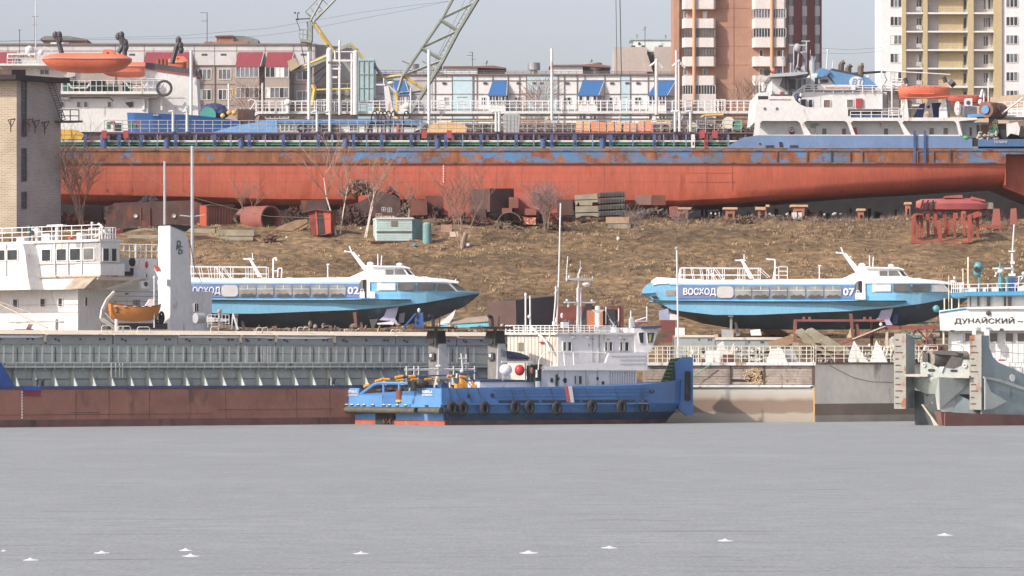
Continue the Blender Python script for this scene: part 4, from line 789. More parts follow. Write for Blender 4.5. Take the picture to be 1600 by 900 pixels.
b=B(f); b.box(1510,152,1522,164,1.5,2.3); b.obj('air_conditioner',white,RH); B(f).prism(disc(1515.5,159,3.2,3.2),1.45,1.5).obj('fan_grille',dgrey,RH)
b=B(f); b.ell(1499,168,.35,.35,.7,1.5,10,6); b.ell(1535,158,.25,.25,.3,1.5,8,5); b.cyl(1548,120,160,.07,2,6); b.cyl(1541,143,160,.08,2,6); b.tube([(1536,150),(1539,138)],.15,6,2); b.obj('white_gear',whiteold,RH)
b=B(f); b.box(1510,163,1532,183,3,3.5); b.grid(1512,164,1530,180,3,3,.8,2.8,3); b.obj('deck_frame',whiteold,RH)
B(f).prism([(1514,178),(1530,177.5),(1548,180),(1546,182),(1515,182.5)],.3,3).obj('drum_bed',mat('bed_blue',c(94,140,184),.6),RH)
P0=f.p(1541,171,.2); b=B(f); b.seg(P0,P0+Vector((1.7,2.6,0)),.78,16); b.obj('cable_drum',mat('drum_brown',c(126,88,70),.9,.3,3,bump=.8),RH); b=B(f); b.seg(P0-Vector((.1,.12,0)),P0,.42,14); b.obj('drum_end',mat('bed_blue2',c(84,132,186),.5),RH)
b=B(f); b.prism([(1545,171),(1552,160),(1562,160),(1566,178),(1552,188),(1549,200),(1547,200),(1548,185)],.6,1.6); b.obj('hanging_net',mat('net_brown',c(90,62,54),.9,.4,3,bump=1),RH)
b=B(f); b.prism([(1500,189),(1552,189),(1552,213),(1505,213)],2.2,2.4); b.obj('aft_wall',mat('shade_white'),RH)
b=B(f); b.box(1519,197,1522,210,2.1,2.2); b.box(1530,193,1534,210,2.1,2.2); b.obj('dark_door',gdark,RH); B(f).box(1537,193,1547,211,1.9,2.2).obj('brown_door',mat('brown_door',c(140,88,60),.7),RH)
b=B(f); b.rail(1549,1560,188,188,208,208,3,.06,5,.8); b.box(1549,198,1562,204,.9,1.6); b.obj('green_ladder',green,RH)
b=B(f); random.seed(5)
for i in range(34): x=random.uniform(1528,1560); y=random.uniform(207,222)+(1560-x)*.0; b.ell(x,y,random.uniform(.08,.26),.2,random.uniform(.08,.24),random.uniform(0,.8),7,5)
o=b.obj('chain_heap',mat('chain_grey',c(160,156,148),.6,.4,5),RH); o['kind']='stuff'
B(f).ell(1509,215,.3,.2,.2,-.05,8,6).obj('green_bucket',mat('bucket_green',c(70,180,96),.5),RH)
B(f).box(1520,217,1529,231,.0,.4).obj('dark_gap',soot,RH)
B(f).prism([(1528,218),(1700,216),(1700,233),(1528,233)],-.1,.1).obj('stern_bulwark',mat('stern_blue',c(72,106,150),.5,.14,.5,rust=.15,rc=(92,90,96)),RH)
text(f,RH,'ТАГАНРОГ',1553,220,1574,224,white,-.1)
B(f).prism([(1571,240),(1700,238),(1700,330),(1560,330),(1566,290)],-.5,.2).obj('stern_counter',mat('stern_shadow_red',c(104,62,58),.7,.2),RH) if False else None
b=B(f); b.prism([(1574,193),(1591,190),(1594,200),(1593,211),(1580,208),(1575,213)],.4,1); b.obj('white_screen',white,RH)
b=B(f); b.prism([(1560,192),(1575,192),(1578,216),(1568,216)],1,1.5); b.prism([(1596,197),(1600,196),(1604,214),(1594,214)],.4,.8); b.obj('dark_screen',soot,RH)
b=B(f); b.box(1394,110,1396,184,1,1.2); b.box(1378,104,1380,142,1,1.2); b.rail(1396,1420,121,121,142,142,8,.06,4,2); b.tube([(1398,135),(1420,127)],.06,4,1.5); b.tube([(1383,112),(1388,124),(1382,130),(1388,138)],.07,4,1.5); b.obj('signal_frame',whiteold,RH)
B(f).prism([(1389,142),(1410,143),(1411,184),(1390,184)],1.8,2.5).obj('grey_screen',mat('screen_grey',c(120,112,108),.7,.2),RH)
b=B(f); b.rail(1556,1620,168,162,178,177,9,.05,3,6); b.tube([(1567,177),(1600,152)],.09,5,1); b.box(1560,177,1700,180,3,8); b.tube([(1380,107),(1490,113)],.05,4,3); b.obj('catwalk_railing',wrail,RH)
b=B(Fr(432)); b.prism([(1525,155),(1560,150),(1640,145),(1640,205),(1525,205)],0,8); b.obj('deckhouse',mat('tan_house',c(196,170,140),.8,.1),N)
b=B(Fr(431)); b.rail(1560,1640,160,158,176,176,10,.05,3,0); b.box(1560,172,1640,176,-.2,.1); b.obj('stern_railing',wrail,N)
# ================= KEEL STANDS =================
for i,(x0,x1,y0,y1) in enumerate([(1053,1080,324,344),(1130,1152,324,344),(1181,1202,320,342),(1235,1262,320,344),(1339,1352,326,346),(1414,1424,316,346)]):
    fr=Fr(397); t=thing('keel_stand',['leftmost short trestle under the red hull bottom','second trestle from the left under the red hull','third trestle from the left, with a thick timber on top, under the red hull','trestle with two white concrete feet under the red hull','small red block stand in the shadow under the red hull','dark stand near the pile of red sheets under the hull'][i],'trestle',fr.p((x0+x1)/2,y1),'stands under the red ship')
    b=B(fr); b.box(x0,y0,x1,y0+3.4,-.3,1.2); 
    if i==2: b.box(x0,y0,x1-6,y0+8,-.3,1)
    b.obj('timber_cap',mat('fresh_timber',c(196,160,122),.8,.15,3),t)
    b=B(fr); m_=(x0+x1)/2; q=(x1-x0)*.32; b.prism([(m_-q,y0+4),(m_+q,y0+4),(m_+q*.9,y1-6 if i==3 else y1),(m_+q*.6,y1-6 if i==3 else y1),(m_+q*.5,y0+10),(m_-q*.5,y0+10),(m_-q*.6,y1-6 if i==3 else y1),(m_-q*.9,y1-6 if i==3 else y1)],-.15,.9); b.obj('frame',mat('stand_orange',c(176,104,74),.7,.2),t)
    if i==3: b=B(fr); b.box(1238,332,1245,344,-.2,1); b.box(1247,332,1253,344,-.2,1); b.obj('concrete_foot',white,t)
b=B(Fr(412)); random.seed(4)
for i in range(26):
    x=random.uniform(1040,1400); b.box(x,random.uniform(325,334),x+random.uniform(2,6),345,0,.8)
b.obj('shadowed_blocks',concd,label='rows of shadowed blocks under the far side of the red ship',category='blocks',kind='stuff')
b=B(Fr(420)); random.seed(14)
for i in range(22): x=random.choice([1110,1210,1290])+random.uniform(-8,26); y=random.uniform(333,338); b.ell(x,y,.14,.14,.12,0,6,4)
b.obj('pale_stones',white,label='scattered pale stones glinting beyond the shadow under the red ship',category='stones',kind='stuff')
# ================= LEFT BRICK TOWER =================
fr=Fr(378,26,-28); fb=Fr(378,26,55)
tw=thing('brick_tower','square brick pump tower with narrow windows at the left edge of the bank','tower',Fr(384).p(20,352))
br1=brickmat('sunlit_brick',c(186,166,138),c(166,146,118),c(198,184,162),.52,.16,.03); br2=brickmat('shaded_brick',c(168,158,150),c(152,142,134),c(182,174,166),.52,.16,.025)  # one brick, sun and shade painted in as two tones
P=lambda x,y,o=0:Fr(384).p(x,y,o)
a=Fr(384,26,0)
zt_=a.p(26,124).z; zb_=a.p(26,352).z-1
A=a.p(26,200).xy; m_=384/F
Lc=Vector((A.x-7,A.y+1.9)); Rc=Vector((A.x+62*m_+.12,A.y+3.0)); Bk=Lc+(Rc-A)
# left face catches the sun, right face is turned away from it
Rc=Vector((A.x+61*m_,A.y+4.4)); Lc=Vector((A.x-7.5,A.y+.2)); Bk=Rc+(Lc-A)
def slabx(p,q,z0,z1,th,nrm): 
    n=nrm*th; return [(p.x,p.y,z0),(q.x,q.y,z0),(q.x,q.y,z1),(p.x,p.y,z1),(p.x+n.x,p.y+n.y,z0),(q.x+n.x,q.y+n.y,z0),(q.x+n.x,q.y+n.y,z1),(p.x+n.x,p.y+n.y,z1)]
BF=[(0,1,2,3),(7,6,5,4),(0,4,5,1),(1,5,6,2),(2,6,7,3),(3,7,4,0)]
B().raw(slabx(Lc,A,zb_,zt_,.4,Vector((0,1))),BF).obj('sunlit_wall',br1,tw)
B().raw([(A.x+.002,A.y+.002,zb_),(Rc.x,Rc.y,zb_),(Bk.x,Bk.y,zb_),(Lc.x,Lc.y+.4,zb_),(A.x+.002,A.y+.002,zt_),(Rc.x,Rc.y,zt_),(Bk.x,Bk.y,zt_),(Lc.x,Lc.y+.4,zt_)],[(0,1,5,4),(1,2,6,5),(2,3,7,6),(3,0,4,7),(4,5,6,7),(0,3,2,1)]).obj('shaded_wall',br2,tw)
dr=(Rc-A).normalized(); nr=Vector((-dr.y,dr.x)); fr=Fr(384,26,math.degrees(math.atan2(dr.y,dr.x)))
for y0,y1 in ((120,213),(232,283),(300,326)): win(fr,tw,33.5,y0,40.5,y1,1,5 if y1-y0>40 else 2,0,fm=mat('window_frame_rust',c(96,84,78),.8),gm=gdark,w=1.0)
cc=[Vector((Lc.x-1,Lc.y-1.2)),Vector((A.x+.1,A.y-1.4)),Vector((Rc.x+.9,Rc.y-.6)),Bk+Vector((0,1))]
B().raw([(p.x,p.y,zt_-.1) for p in cc]+[(p.x,p.y,zt_+.35) for p in cc],[(0,1,5,4),(1,2,6,5),(2,3,7,6),(3,0,4,7),(4,5,6,7),(0,3,2,1)]).obj('roof_slab',soot,tw)
B(fr).box(30,108,52,117,1,3).obj('roof_box',rustd,tw)
b=B(fr); b.tube([(65,127),(87,189)],.05,4,-.7); b.tube([(73,127),(94,187)],.05,4,-.7)
for i in range(17): k=i/16; b.tube([(65+22*k,127+62*k),(73+21*k,127+60*k)],.035,4,-.7)
b.rail(88,115,172,172,191,191,13,.05,2,-.7); b.box(86,189,115,192,-1.2,.2); b.tube([(76,127),(90,165)],.04,4,-.7); b.obj('roof_ladder',dgrey,tw)
b=B(fr)
for x,y in ((12,188),(40,188),(50,190),(65,192)): b.tube([(x-6,y),(x+6,y-2),(x,y+10),(x-5,y+1)],.05,4,-.5); b.tube([(x,y),(x,y+18)],.05,4,-.4)
b.obj('wire_bracket',mat('bracket_rust',c(84,54,48),.8),tw)
# ================= BANK CLUTTER =================
def gthing(y,fn,name,label,cat,m,grp=None,dy=0,kind=None,smooth=False,a=0,x=800):
    fr=Fr(gy(y)+dy,x,a); b=B(fr); fn(b); o=b.obj(name,m,label=label,category=cat,smooth=smooth)
    if grp: o['group']=grp
    if kind: o['kind']=kind
    return o
# long rusty hull section used as a shed
fr=Fr(389); t=thing('hull_section','long dark rusty hull section with portholes and a door lying on the bank','hull section',fr.p(238,358))
B(fr).prism([(164,323),(180,317),(230,315),(300,313),(315,318),(315,356),(166,360)],0,5).obj('plating',rustd,t)
for x in (212,272):
    b=B(fr); b.tor(x,337.5,.17,.17,.05,-.05,12); b.obj('porthole_ring',conc,t); B(fr).prism(disc(x,337.5,2.2,2.8),-.05,.05).obj('porthole',gpale,t)
b=B(fr); b.box(219,324,221,358,-.12,.05); b.box(233,324,235,358,-.12,.05); b.box(219,344,235,358,-.08,.05); b.obj('door_frame',rustm,t); B(fr).box(221.5,327,232.5,343,-.05,.05).obj('door',rustd,t)
gthing(352,lambda b:(b.box(312,321,323.2,358,0,.1)),'container_end','bright orange sunlit end plate of the steel shed beside the light pole','steel plate',mat('sunlit_oxide',c(206,86,48),.6,.1),dy=-1.6)  # sunlight on the shed end painted in as brighter orange
fr=Fr(388.2,323,25); t=thing('steel_shed','brown steel shed box with corrugated side next to the dark hull section','shed',fr.p(343,358))
B(fr).box(323.3,322,364.5,358,0,2.6).obj('side_wall',rustm,t); B(fr).prism([(322,322),(330,319),(366,320),(366,322.5)],-.1,2.7).obj('roof',rustd,t)
b=B(fr)
for i in range(9): b.box(325+4.4*i,323,326+4.4*i,357,-.06,.02)
b.obj('corrugation',rustm,t)
# concrete slabs
for i,(x0,x1,y0,y1,m,l) in enumerate([(338,397,359,368.5,conc,'long pale concrete beam below the brown steel shed'),(290,336,357,367,conc,'concrete beam behind the tall funnel, left of the longest one'),(343,395,369.6,376,conc,'lower concrete beam lying under the longest beam'),(201,246,357,365,conc,'upper concrete beam right of the white bridge roof'),(199,247,367,376,conc,'lower concrete beam right of the white bridge roof'),(440,470,357,363,wood,'short grey board at the foot of the timber stack'),(947,983,339,349,mat('cut_stone',c(176,142,112),.9,.1,3),'single tan stone block in front of the concrete panel stack'),(950,985,350,357,conc,'half buried pale block under the tan one')]):
    gthing(max(y1,355),lambda b:b.box(x0,y0,x1,y1,0,1.1),'concrete_block' ,l,'block',m,'blocks lying on the bank')
gthing(378,lambda b:b.prism([(300,368),(320,368),(355,376),(352,379),(300,378)],0,1.4),'steel_plate','flat rusty steel plate lying below the concrete beams','steel plate',rustd)
# panel stacks
fr=Fr(391); t=thing('concrete_panel_stack','stack of four pale concrete panels with a slot, on the bank','concrete panels',fr.p(916,342))
for pts in ([(898,305),(932,302),(934,311),(899,312)],[(898,313.5),(934,312),(934,316),(926,316),(925,321),(906,321),(904,315.5),(900,322)],[(899,322.5),(934,321.5),(935,331),(899,332)],[(899,333.5),(935,332.5),(935,339),(925,337),(910,337),(900,341)]): B(fr).prism(pts,0,2.4).obj('panel',conc,t)
t=thing('concrete_panel_stack','stack of four blackened ribbed concrete panels beside the pale stack','concrete panels',fr.p(956,340))
for j in range(4):
    y=300+9.8*j; B(fr).prism([(934.5,y+1.5),(976,y-1.5),(976.5,y+6),(935,y+8.6)],-.2,2.4).obj('panel',concd,t)
    b=B(fr)
    for q in range(9): b.box(937+4.3*q,y+.8,938.5+4.3*q,y+7,-.3,-.2)
    b.obj('rib',concd,t)
# containers and red boxes in the middle
for (pts,o1,m,l,c_) in [([(693,297),(765,294.5),(765,346),(693,346)],4,mat('red_box_face',c(178,86,66),.7,.14,.7,rust=.2,rc=(112,60,48)),'faded red steel container under the hull behind the leaning tree','container'),
  ([(803,301),(870,299),(872,333),(803,336)],3,mat('red_box_face2',c(168,84,66),.7,.16,.7,rust=.2,rc=(112,60,48)),'red steel container behind the leafless bush','container'),
  ([(665,306),(693,306),(693,340),(668,340)],3,rustm,'brown scrap box left of the faded red container','scrap')]:
    gthing(346,lambda b:b.prism(pts,0,o1),'steel_container',l,c_,m,dy=1.5)
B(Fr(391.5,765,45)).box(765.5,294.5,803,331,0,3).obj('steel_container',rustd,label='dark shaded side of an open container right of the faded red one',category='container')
for (x0,y0,x1,y1,m,l) in [(795,308,810,325,oxide2,'pinkish steel crate standing right of the dark container'),(784,325,800,333,oxide2,'small pinkish crate below the standing one'),(820,326,838,336,oxide2,'small faded red crate left of the bush'),(993,305,1018,320,mat('box_greybrown',c(140,106,96),.8,.15),'grey brown box standing before the red hull'),(1019,305,1040,320.5,rustm,'rust brown box right of the grey brown box')]:
    gthing(348,lambda b:b.box(x0,y0,x1,y1,0,1.4),'steel_crate',l,'crate',m,dy=.6)
gthing(350,lambda b:(b.box(818,340,837,351,0,1)),'small_crate','small red and white crate at the foot of the bush','crate',mat('crate_mix',c(190,96,70),.8,.3,3,rust=.45,rc=(214,196,170),rs=5,rz=1))
# curved sheets
fr=Fr(389); b=B(fr); st=[]
for i in range(13):
    a=math.pi*i/12*.9; st.append([fr.p(797-20*math.cos(a)*1.0-1,351-20*math.sin(a),0),fr.p(797-19*math.cos(a)-1,351-19*math.sin(a),0),fr.p(797-19*math.cos(a)-1,351-19*math.sin(a),3),fr.p(797-20*math.cos(a)*1.0-1,351-20*math.sin(a),3)])
b.loft(st); b.obj('curved_sheet',mat('sheet_grey',c(128,116,104),.8,.2,1.5,rust=.3,rc=(92,80,70)),label='arched grey sheet of steel on the bank left of the small crate',category='steel sheet')
# big rusty ring / tank
fr=Fr(388); P0=fr.p(424,342,0); b=B(fr); N=18; st=[]
ax=Vector((-1.6,1.9,0)); e=Vector((ax.y,-ax.x,0)).normalized()
for (k,r) in ((0,1.25),(1,1.25),(1,1.1),(0,1.1)): st.append([P0+ax*k*1.3+(e*math.cos(6.2832*i/N)+Vector((0,0,1))*math.sin(6.2832*i/N))*r for i in range(N)])
st.append(st[0]); b.loft(st,True,False); b.obj('steel_pipe_section',oxide2,label='large open rusty red pipe section lying among branches',category='pipe',smooth=True)
gthing(352,lambda b:b.ell(392,338,1.5,1.3,1.0,.5,12,7),'crushed_tank','crushed red tank shell left of the open pipe section','tank',oxide2,dy=2)
# timber stack
fr=Fr(385.5); t=thing('timber_stack','stack of old sawn boards leaning towards the red shed','timber',fr.p(455,362))
for i,(pts) in enumerate([[(430,356),(462,344),(480,342),(481,347),(457,361),(431,360)],[(431,361.5),(457,362),(482,350),(482,353),(458,366),(440,364)],[(442,366),(470,362),(484,358),(484,362),(456,368)]]):
    b=B(fr); b.prism(pts,-.3*i*0,1.2); b.obj('board',wood,t)
# red leaning shed
fr=Fr(383.5,482,-12); t=thing('tool_shed','narrow dark red leaning shed with an open dark doorway','shed',fr.p(500,368))
B(fr).prism([(481,330),(494,327),(518,330),(518,366),(487,369)],0,1.6).obj('wall',mat('shed_red',c(124,50,40),.8,.25,1.2,rust=.3,rc=(80,42,38)),t)
B(fr).prism([(495,336),(505,336),(508,364),(498,366)],-.05,.05).obj('doorway',soot,t); b=B(fr); b.prism([(492.5,329),(495,329),(498,367),(495.5,368)],-.1,.05); b.prism([(505.5,330),(517,331),(517.5,364),(509,366)],-.08,.05); b.obj('door_post',oxide,t)
B(fr).prism([(472,331),(494,326),(520,329),(520,331),(494,328.5),(474,333)],-.3,1.8).obj('roof',rustd,t)
# dark hollow mass & scrap heap
gthing(352,lambda b:b.prism([(520,330),(560,316),(590,300),(608,302),(625,310),(628,352),(520,356)],0,2.5),'scrap_hulk','dark shadowed steel hulk behind the birch trunks','scrap',mat('hulk_dark',c(84,62,58),.9,.35,1.5,bump=.8),dy=3.5)
gthing(346,lambda b:b.prism([(560,306),(578,304),(578,326),(560,330)],0,1),'steel_crate','small orange red steel box on the dark hulk','crate',oxide,dy=2.5)
def heap(x0,x1,y0,y1,base,n,m,label,sz=(1,4),seed=1,dy=0,top=None):
    random.seed(seed); fr=Fr(gy(base)+dy); b=B(fr)
    for i in range(n):
        x=random.gauss((x0+x1)/2,(x1-x0)/5); k=1-abs(x-(x0+x1)/2)/((x1-x0)/2)
        if k<.02: continue
        y=y1-random.random()*(y1-y0)*(k**.6); 
        a=random.uniform(0,3.14); L=random.uniform(*sz); wd=L*random.uniform(.12,.4); o=random.uniform(0,1.4)
        b.prism([(x-L*math.cos(a)-wd*math.sin(a),y-L*math.sin(a)+wd*math.cos(a)),(x+L*math.cos(a)-wd*math.sin(a),y+L*math.sin(a)+wd*math.cos(a)),(x+L*math.cos(a)+wd*math.sin(a),y+L*math.sin(a)-wd*math.cos(a))],o,o+random.uniform(.05,.4))
    o=b.obj('scrap_heap',m,label=label,category='scrap heap'); o['kind']='stuff'; return o
hm=mat('scrap_mix',c(110,96,84),.85,.55,6,rust=.5,rc=(176,160,136),rs=5,rz=1); hm2=mat('scrap_rust',c(106,70,58),.85,.5,5,rust=.4,rc=(66,50,46),rs=5,rz=1); hm3=mat('scrap_silver',c(156,154,146),.6,.5,6,rust=.45,rc=(60,58,56),rs=5,rz=1)
heap(213,253,303,318,352,150,hm3,'heap of crumpled silver scrap on top of the dark hull section',(1,3),2,dy=3)
heap(524,596,276,306,346,320,hm,'high heap of grey brown scrap metal before the red hull',(1.5,4),3,dy=4)
heap(580,640,288,340,350,300,mat('hulk_dark'),'dark slope of scrap falling right of the high heap',(2,5),4,dy=4.2)
heap(614,672,303,352,350,420,hm,'grey brown scrap heap behind the cyan cabin',(1,4),5,dy=1.5)
heap(430,500,318,348,350,260,hm2,'low tangle of rusty scrap left of the leaning shed',(1,5),6,dy=2)
heap(660,800,330,362,358,520,hm2,'wide low rusty scrap heap around the foot of the leaning tree',(1,5),7,dy=.5)
heap(360,420,330,356,352,160,hm,'grey scrap beside the crushed red tank',(1,4),8,dy=2)
heap(745,835,345,368,362,160,mat('plank_grey',c(134,112,92),.9,.3,3),'flattened boards scattered below the arched sheet',(2,7),9)
heap(830,900,340,366,360,260,hm2,'dark rusty rubble under the leafless bush',(1,4),10)
heap(400,450,366,386,382,60,hm2,'rusty wire frame wreck half sunk in the grass',(2,7),11)
heap(45,160,330,362,356,260,mat('scrap_oxide',c(148,76,58),.8,.4,4,rust=.3,rc=(84,60,54)),'reddish scrap behind the white bridge rail',(2,8),12,dy=1)
heap(1400,1600,318,346,347,200,mat('scrap_dark_red',c(96,56,52),.8,.4,4),'dark red scrap in the shade under the right end of the hull',(2,6),13,dy=6)
heap(985,1060,325,338,347,120,hm,'loose boards under the two brown boxes',(2,6),15,dy=3)
heap(150,330,352,366,366,160,hm,'thin line of grey scrap along the foot of the dark hull section',(2,6),16,dy=1)
heap(495,600,318,358,356,330,hm2,'rusty branches and scrap around the foot of the birches',(2,7),17,dy=1.5)
heap(655,705,318,352,350,200,mat('scrap_dark_red'),'dark red scrap between the grey heap and the faded red container',(2,6),18,dy=1)
heap(765,900,326,344,348,260,mat('scrap_oxide'),'red oxide scrap in front of the red containers',(2,7),19,dy=1.2)
heap(1060,1330,334,346,350,260,mat('plank_grey'),'low line of dead branches and planks along the top of the bank',(1,4),20,dy=0)
for i_,(x0,x1,y0,y1,m,l) in enumerate([(470,512,312,330,rustd,'dark rusty box half hidden above the leaning shed'),(640,668,312,336,rustm,'brown steel box behind the grey brown scrap heap'),(700,722,330,348,oxide2,'small faded box before the faded red container'),(738,760,326,346,rustd,'dark box before the faded red container'),(870,896,312,336,rustd,'dark rusty box left of the pale concrete panels'),(130,160,322,344,rustd,'dark box at the foot of the many stemmed tree'),(1046,1060,322,338,oxide2,'small faded box left of the leftmost trestle')]):
    gthing(350,lambda b:b.prism([(x0,y0+1),(x1-1,y0),(x1,y1),(x0+1,y1+1)],0,1.6),'scrap_box',l,'scrap box',m,dy=1)
# cyan cabin on skids
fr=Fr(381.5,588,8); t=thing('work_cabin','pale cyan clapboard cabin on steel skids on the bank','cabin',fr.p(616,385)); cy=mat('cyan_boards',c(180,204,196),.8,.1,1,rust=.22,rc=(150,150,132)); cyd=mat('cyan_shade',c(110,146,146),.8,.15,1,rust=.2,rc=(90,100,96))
B(fr).box(588.5,342,644,376.5,.05,3).obj('core',cy,t); b=B(fr); b.box(588.5,342.2,644,345.4,0,.05); o0=b.obj('board',cy,t)
for j in range(1,9): b=B(fr); b.box(588.5,342.2+3.8*j,644,345.5+3.8*j,0,.05); b.obj('board',cy,t)
B(fr).box(611,345,621,354,-.04,.03).obj('shuttered_window',mat('shutter_olive',c(120,112,84),.8),t); B(fr).box(588,361.5,644,363,-.07,.02).obj('rust_strip',rustm,t)
B(fr).box(588,340,646,342.3,-.1,3.2).obj('roof',whiteold,t); b=B(fr); b.box(580,376.5,652,379,-.3,3.3); b.box(590,379,592,388,-.1,.2); b.box(606,379,608,388,-.1,.2); b.box(640,379,642,388,-.1,.2); b.prism([(579,378),(597,379),(597,388),(580,386)],-.2,.1); b.obj('skid',rustm,t)
b=B(fr); b.rail(588,597,334,334,342,342,4,.03,2,.2); b.box(596,337,612,340,.4,1.2); b.cyl(616,337,341,.13,.6,8); b.cyl(640,325,342,.04,.5,5); b.obj('roof_clutter',mat('clutter_tan',c(176,160,136),.8,.3,4),t)
b=B(Fr(384)); b.grid(596,324,602,330,2,2,.5,0,.1); b.grid(605,325,612,331,2,2,.5,0,.1); b.obj('spare_window_frame',whiteold,label='two small white window frames standing above the cyan cabin',category='window frame')
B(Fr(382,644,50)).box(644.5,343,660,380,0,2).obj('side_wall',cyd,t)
b=B(fr); b.prism([(646,349),(651,349),(650,374),(646,374)],-.1,-.02); b.obj('side_doorway',soot,t) if False else None
gthing(382,lambda b:(b.cyl(667,350,381,.42,.6,14,.38),b.ell(667,350,.38,.38,.2,.6,14,6)),'upright_tank','rounded pale cyan upright tank beside the cabin','tank',cyd,smooth=True)
gthing(384,lambda b:b.ell(648.5,383,.2,.2,.14,-.3,8,5),'blue_bucket','small blue bucket at the foot of the cyan cabin','bucket',mat('bucket_blue',c(60,130,180),.5),smooth=True)
t=thing('sign_board','small pinkish sign board on a thin post beside the leaning tree','sign',Fr(382).p(710,378)); B(Fr(382)).box(703,362,715.5,370,-.03,.03).obj('board',mat('board_pink',c(206,180,164),.8),t); B(Fr(382)).cyl(709.5,370,382,.03,0,5).obj('post',dgrey,t)
gthing(366,lambda b:b.box(689,351,706,363,0,.7),'wooden_crate','pinkish wooden crate left of the small sign board','crate',mat('crate_pink',c(170,128,112),.85,.2,3),dy=1)
gthing(382,lambda b:b.prism([(660,383),(700,381),(702,383.5),(662,385)],0,.5),'plank','pale plank lying right of the cyan cabin','plank',conc)
gthing(388,lambda b:b.tube([(670,392),(703,387)],.05,4),'fallen_pole','thin brown pole lying on the grass below the cabin','pole',rustd)
for (x,y,l) in [(966,373,'white plastic bag caught in the weeds in the middle of the bank'),(517,400,'scrap of white paper on the grass above the left hydrofoil roof'),(977,406,'small white litter on the dark patch of the bank')]:
    s=1.0 if y==373 else .4
    gthing(y,lambda b:b.ell(x,y,.17*s,.14*s,.2*s,0,7,5),'litter',l,'litter',white)
gthing(385,lambda b:b.ell(731,383,.22,.2,.18,-.3,7,5),'white_stone','pale stone at the foot of the leaning tree','stone',whiteold)
for i,(x,y) in enumerate([(564,357),(448,371)]): gthing(y,lambda b:b.ell(x,y,.13,.13,.1,0,7,5),'white_stone',['white stone in the grass between the two birches','white stone on the grass left of the leaning shed'][i],'stone',white)
# light poles on the bank
for (x,y0,y1,r,l,Y) in [(257.5,252,357,.13,'short grey pole rising behind the tall white funnel',384),(300.5,228,432,.14,'tall grey lamp pole with a cross arm right of the white funnel',352)]:
    t=thing('pole',l,'pole',Fr(Y).p(x,y1)); B(Fr(Y)).cyl(x,y0,ybase(Y,gz(Y)),r,0,8).obj('shaft',mat('pole_grey',c(170,170,172),.5,.08),t)
    if Y==352: b=B(Fr(Y)); b.tube([(281,336.5),(300,338.5),(320,336)],.05,5); b.obj('cross_arm',MT['pole_grey'],t)
b=B(Fr(383)); b.tube([(188,245),(215,265),(255,290),(300,308),(360,325),(420,338),(475,340),(520,341)],.02,3); b.obj('slack_wire',conc,label='slack pale wire hanging from the red hull down across the bank',category='wire')
# red frames and red boat section, right
fr=Fr(381.2,1425,0); t=thing('steel_trestle','rusty red trestle frame standing on the grass at the right','frame',fr.p(1480,380))
fm=mat('frame_red',c(158,74,56),.8,.15,1,rust=.3,rc=(110,52,44))
b=B(fr); b.box(1424,340,1431,380,0,.2); b.box(1512,335,1518,379,-.2,.2); b.obj('corner_post',fm,t)
b=B(fr); b.box(1424,376,1518,380,-.05,.15); b.box(1425,339,1440,342,2.2,2.4); b.box(1432,340,1517,343,2.2,2.5); b.obj('bottom_rail',fm,t)
b=B(fr); b.prism([(1425,340),(1432,333),(1440,333),(1440,336),(1433,336),(1427,342)],.1,2.4); b.prism([(1512,338),(1528,330),(1534,333),(1534,337),(1518,342)],-.1,2.4); b.obj('side_rail',fm,t)
for x in (1434,1440,1451,1463,1478,1493,1508,1520,1529): b=B(fr); b.prism([(x,333),(x+4.5,333),(x+5,372),(x+1,372)],1.2+(x%3)*.4,1.5+(x%3)*.4); b.obj('upright',fm,t)
b=B(fr); b.prism([(1465,345),(1472,345),(1472,378),(1467,378)],.3,.5); b.prism([(1477,340),(1490,348),(1484,366),(1473,370),(1482,352)],.8,1); b.obj('diagonal_brace',fm,t)
for i,(pts,l) in enumerate([([(1490,333),(1496,332),(1499,356),(1491,356)],'narrow upright steel plate behind the red frame'),([(1503,330),(1509,330),(1512,356),(1499,356)],'pointed steel plate behind the red frame'),([(1553,326),(1562,326),(1564,356),(1550,356)],'tall tapered red steel stand at the right'),([(1580,326),(1588,325),(1590,352),(1579,352)],'rightmost narrow red stand below the stern'),([(1478,342),(1492,342),(1490,356),(1480,356)],'squat red plate inside the frame')]):
    gthing(352,lambda b:b.prism(pts,0,.5),'steel_stand',l,'stand',mat('stand_red',c(160,90,74),.75,.12))
gthing(357,lambda b:b.box(1531,352,1570,357,0,.3),'steel_beam','low red beam lying right of the frame','beam',fm)
fr=Fr(393); t=thing('float_section','pink red rounded steel float with black stripes below the hull','float',fr.p(1490,330)); b=B(fr); st=[]
for x,y0,y1,hw in ((1433,314,326,.4),(1440,311,329,.8),(1475,310,330,1),(1500,309,330,1),(1530,310,330,.9),(1543,315,328,.5)):
    m2=(y0+y1)/2; st.append([fr.p(x,y0,1.0-hw*.5),fr.p(x,m2-2,1-hw),fr.p(x,y1-3,1-hw*.9),fr.p(x,y1,1-hw*.3),fr.p(x,y1,1+hw*.3),fr.p(x,m2,1+hw),fr.p(x,y0,1+hw*.5)])
b.loft(st); b.obj('shell',mat('float_pink',c(168,82,78),.55,.12,1),t,smooth=True)
b=B(fr); b.prism([(1475,309),(1478,306),(1504,304),(1505,309)],.3,1.4); b.prism([(1518,311),(1519,307),(1540,312),(1540,315)],.3,1.4); b.obj('fin',MT['float_pink'],t)
b=B(fr)
for x in (1441,1449,1457): b.prism([(x,313),(x+3,312),(x-1,328),(x-4,328)],-.03,.1)
b.obj('black_stripe',soot,t)
B(fr).box(1541,316,1553,326,.6,1.4).obj('end_cap',conc,t)
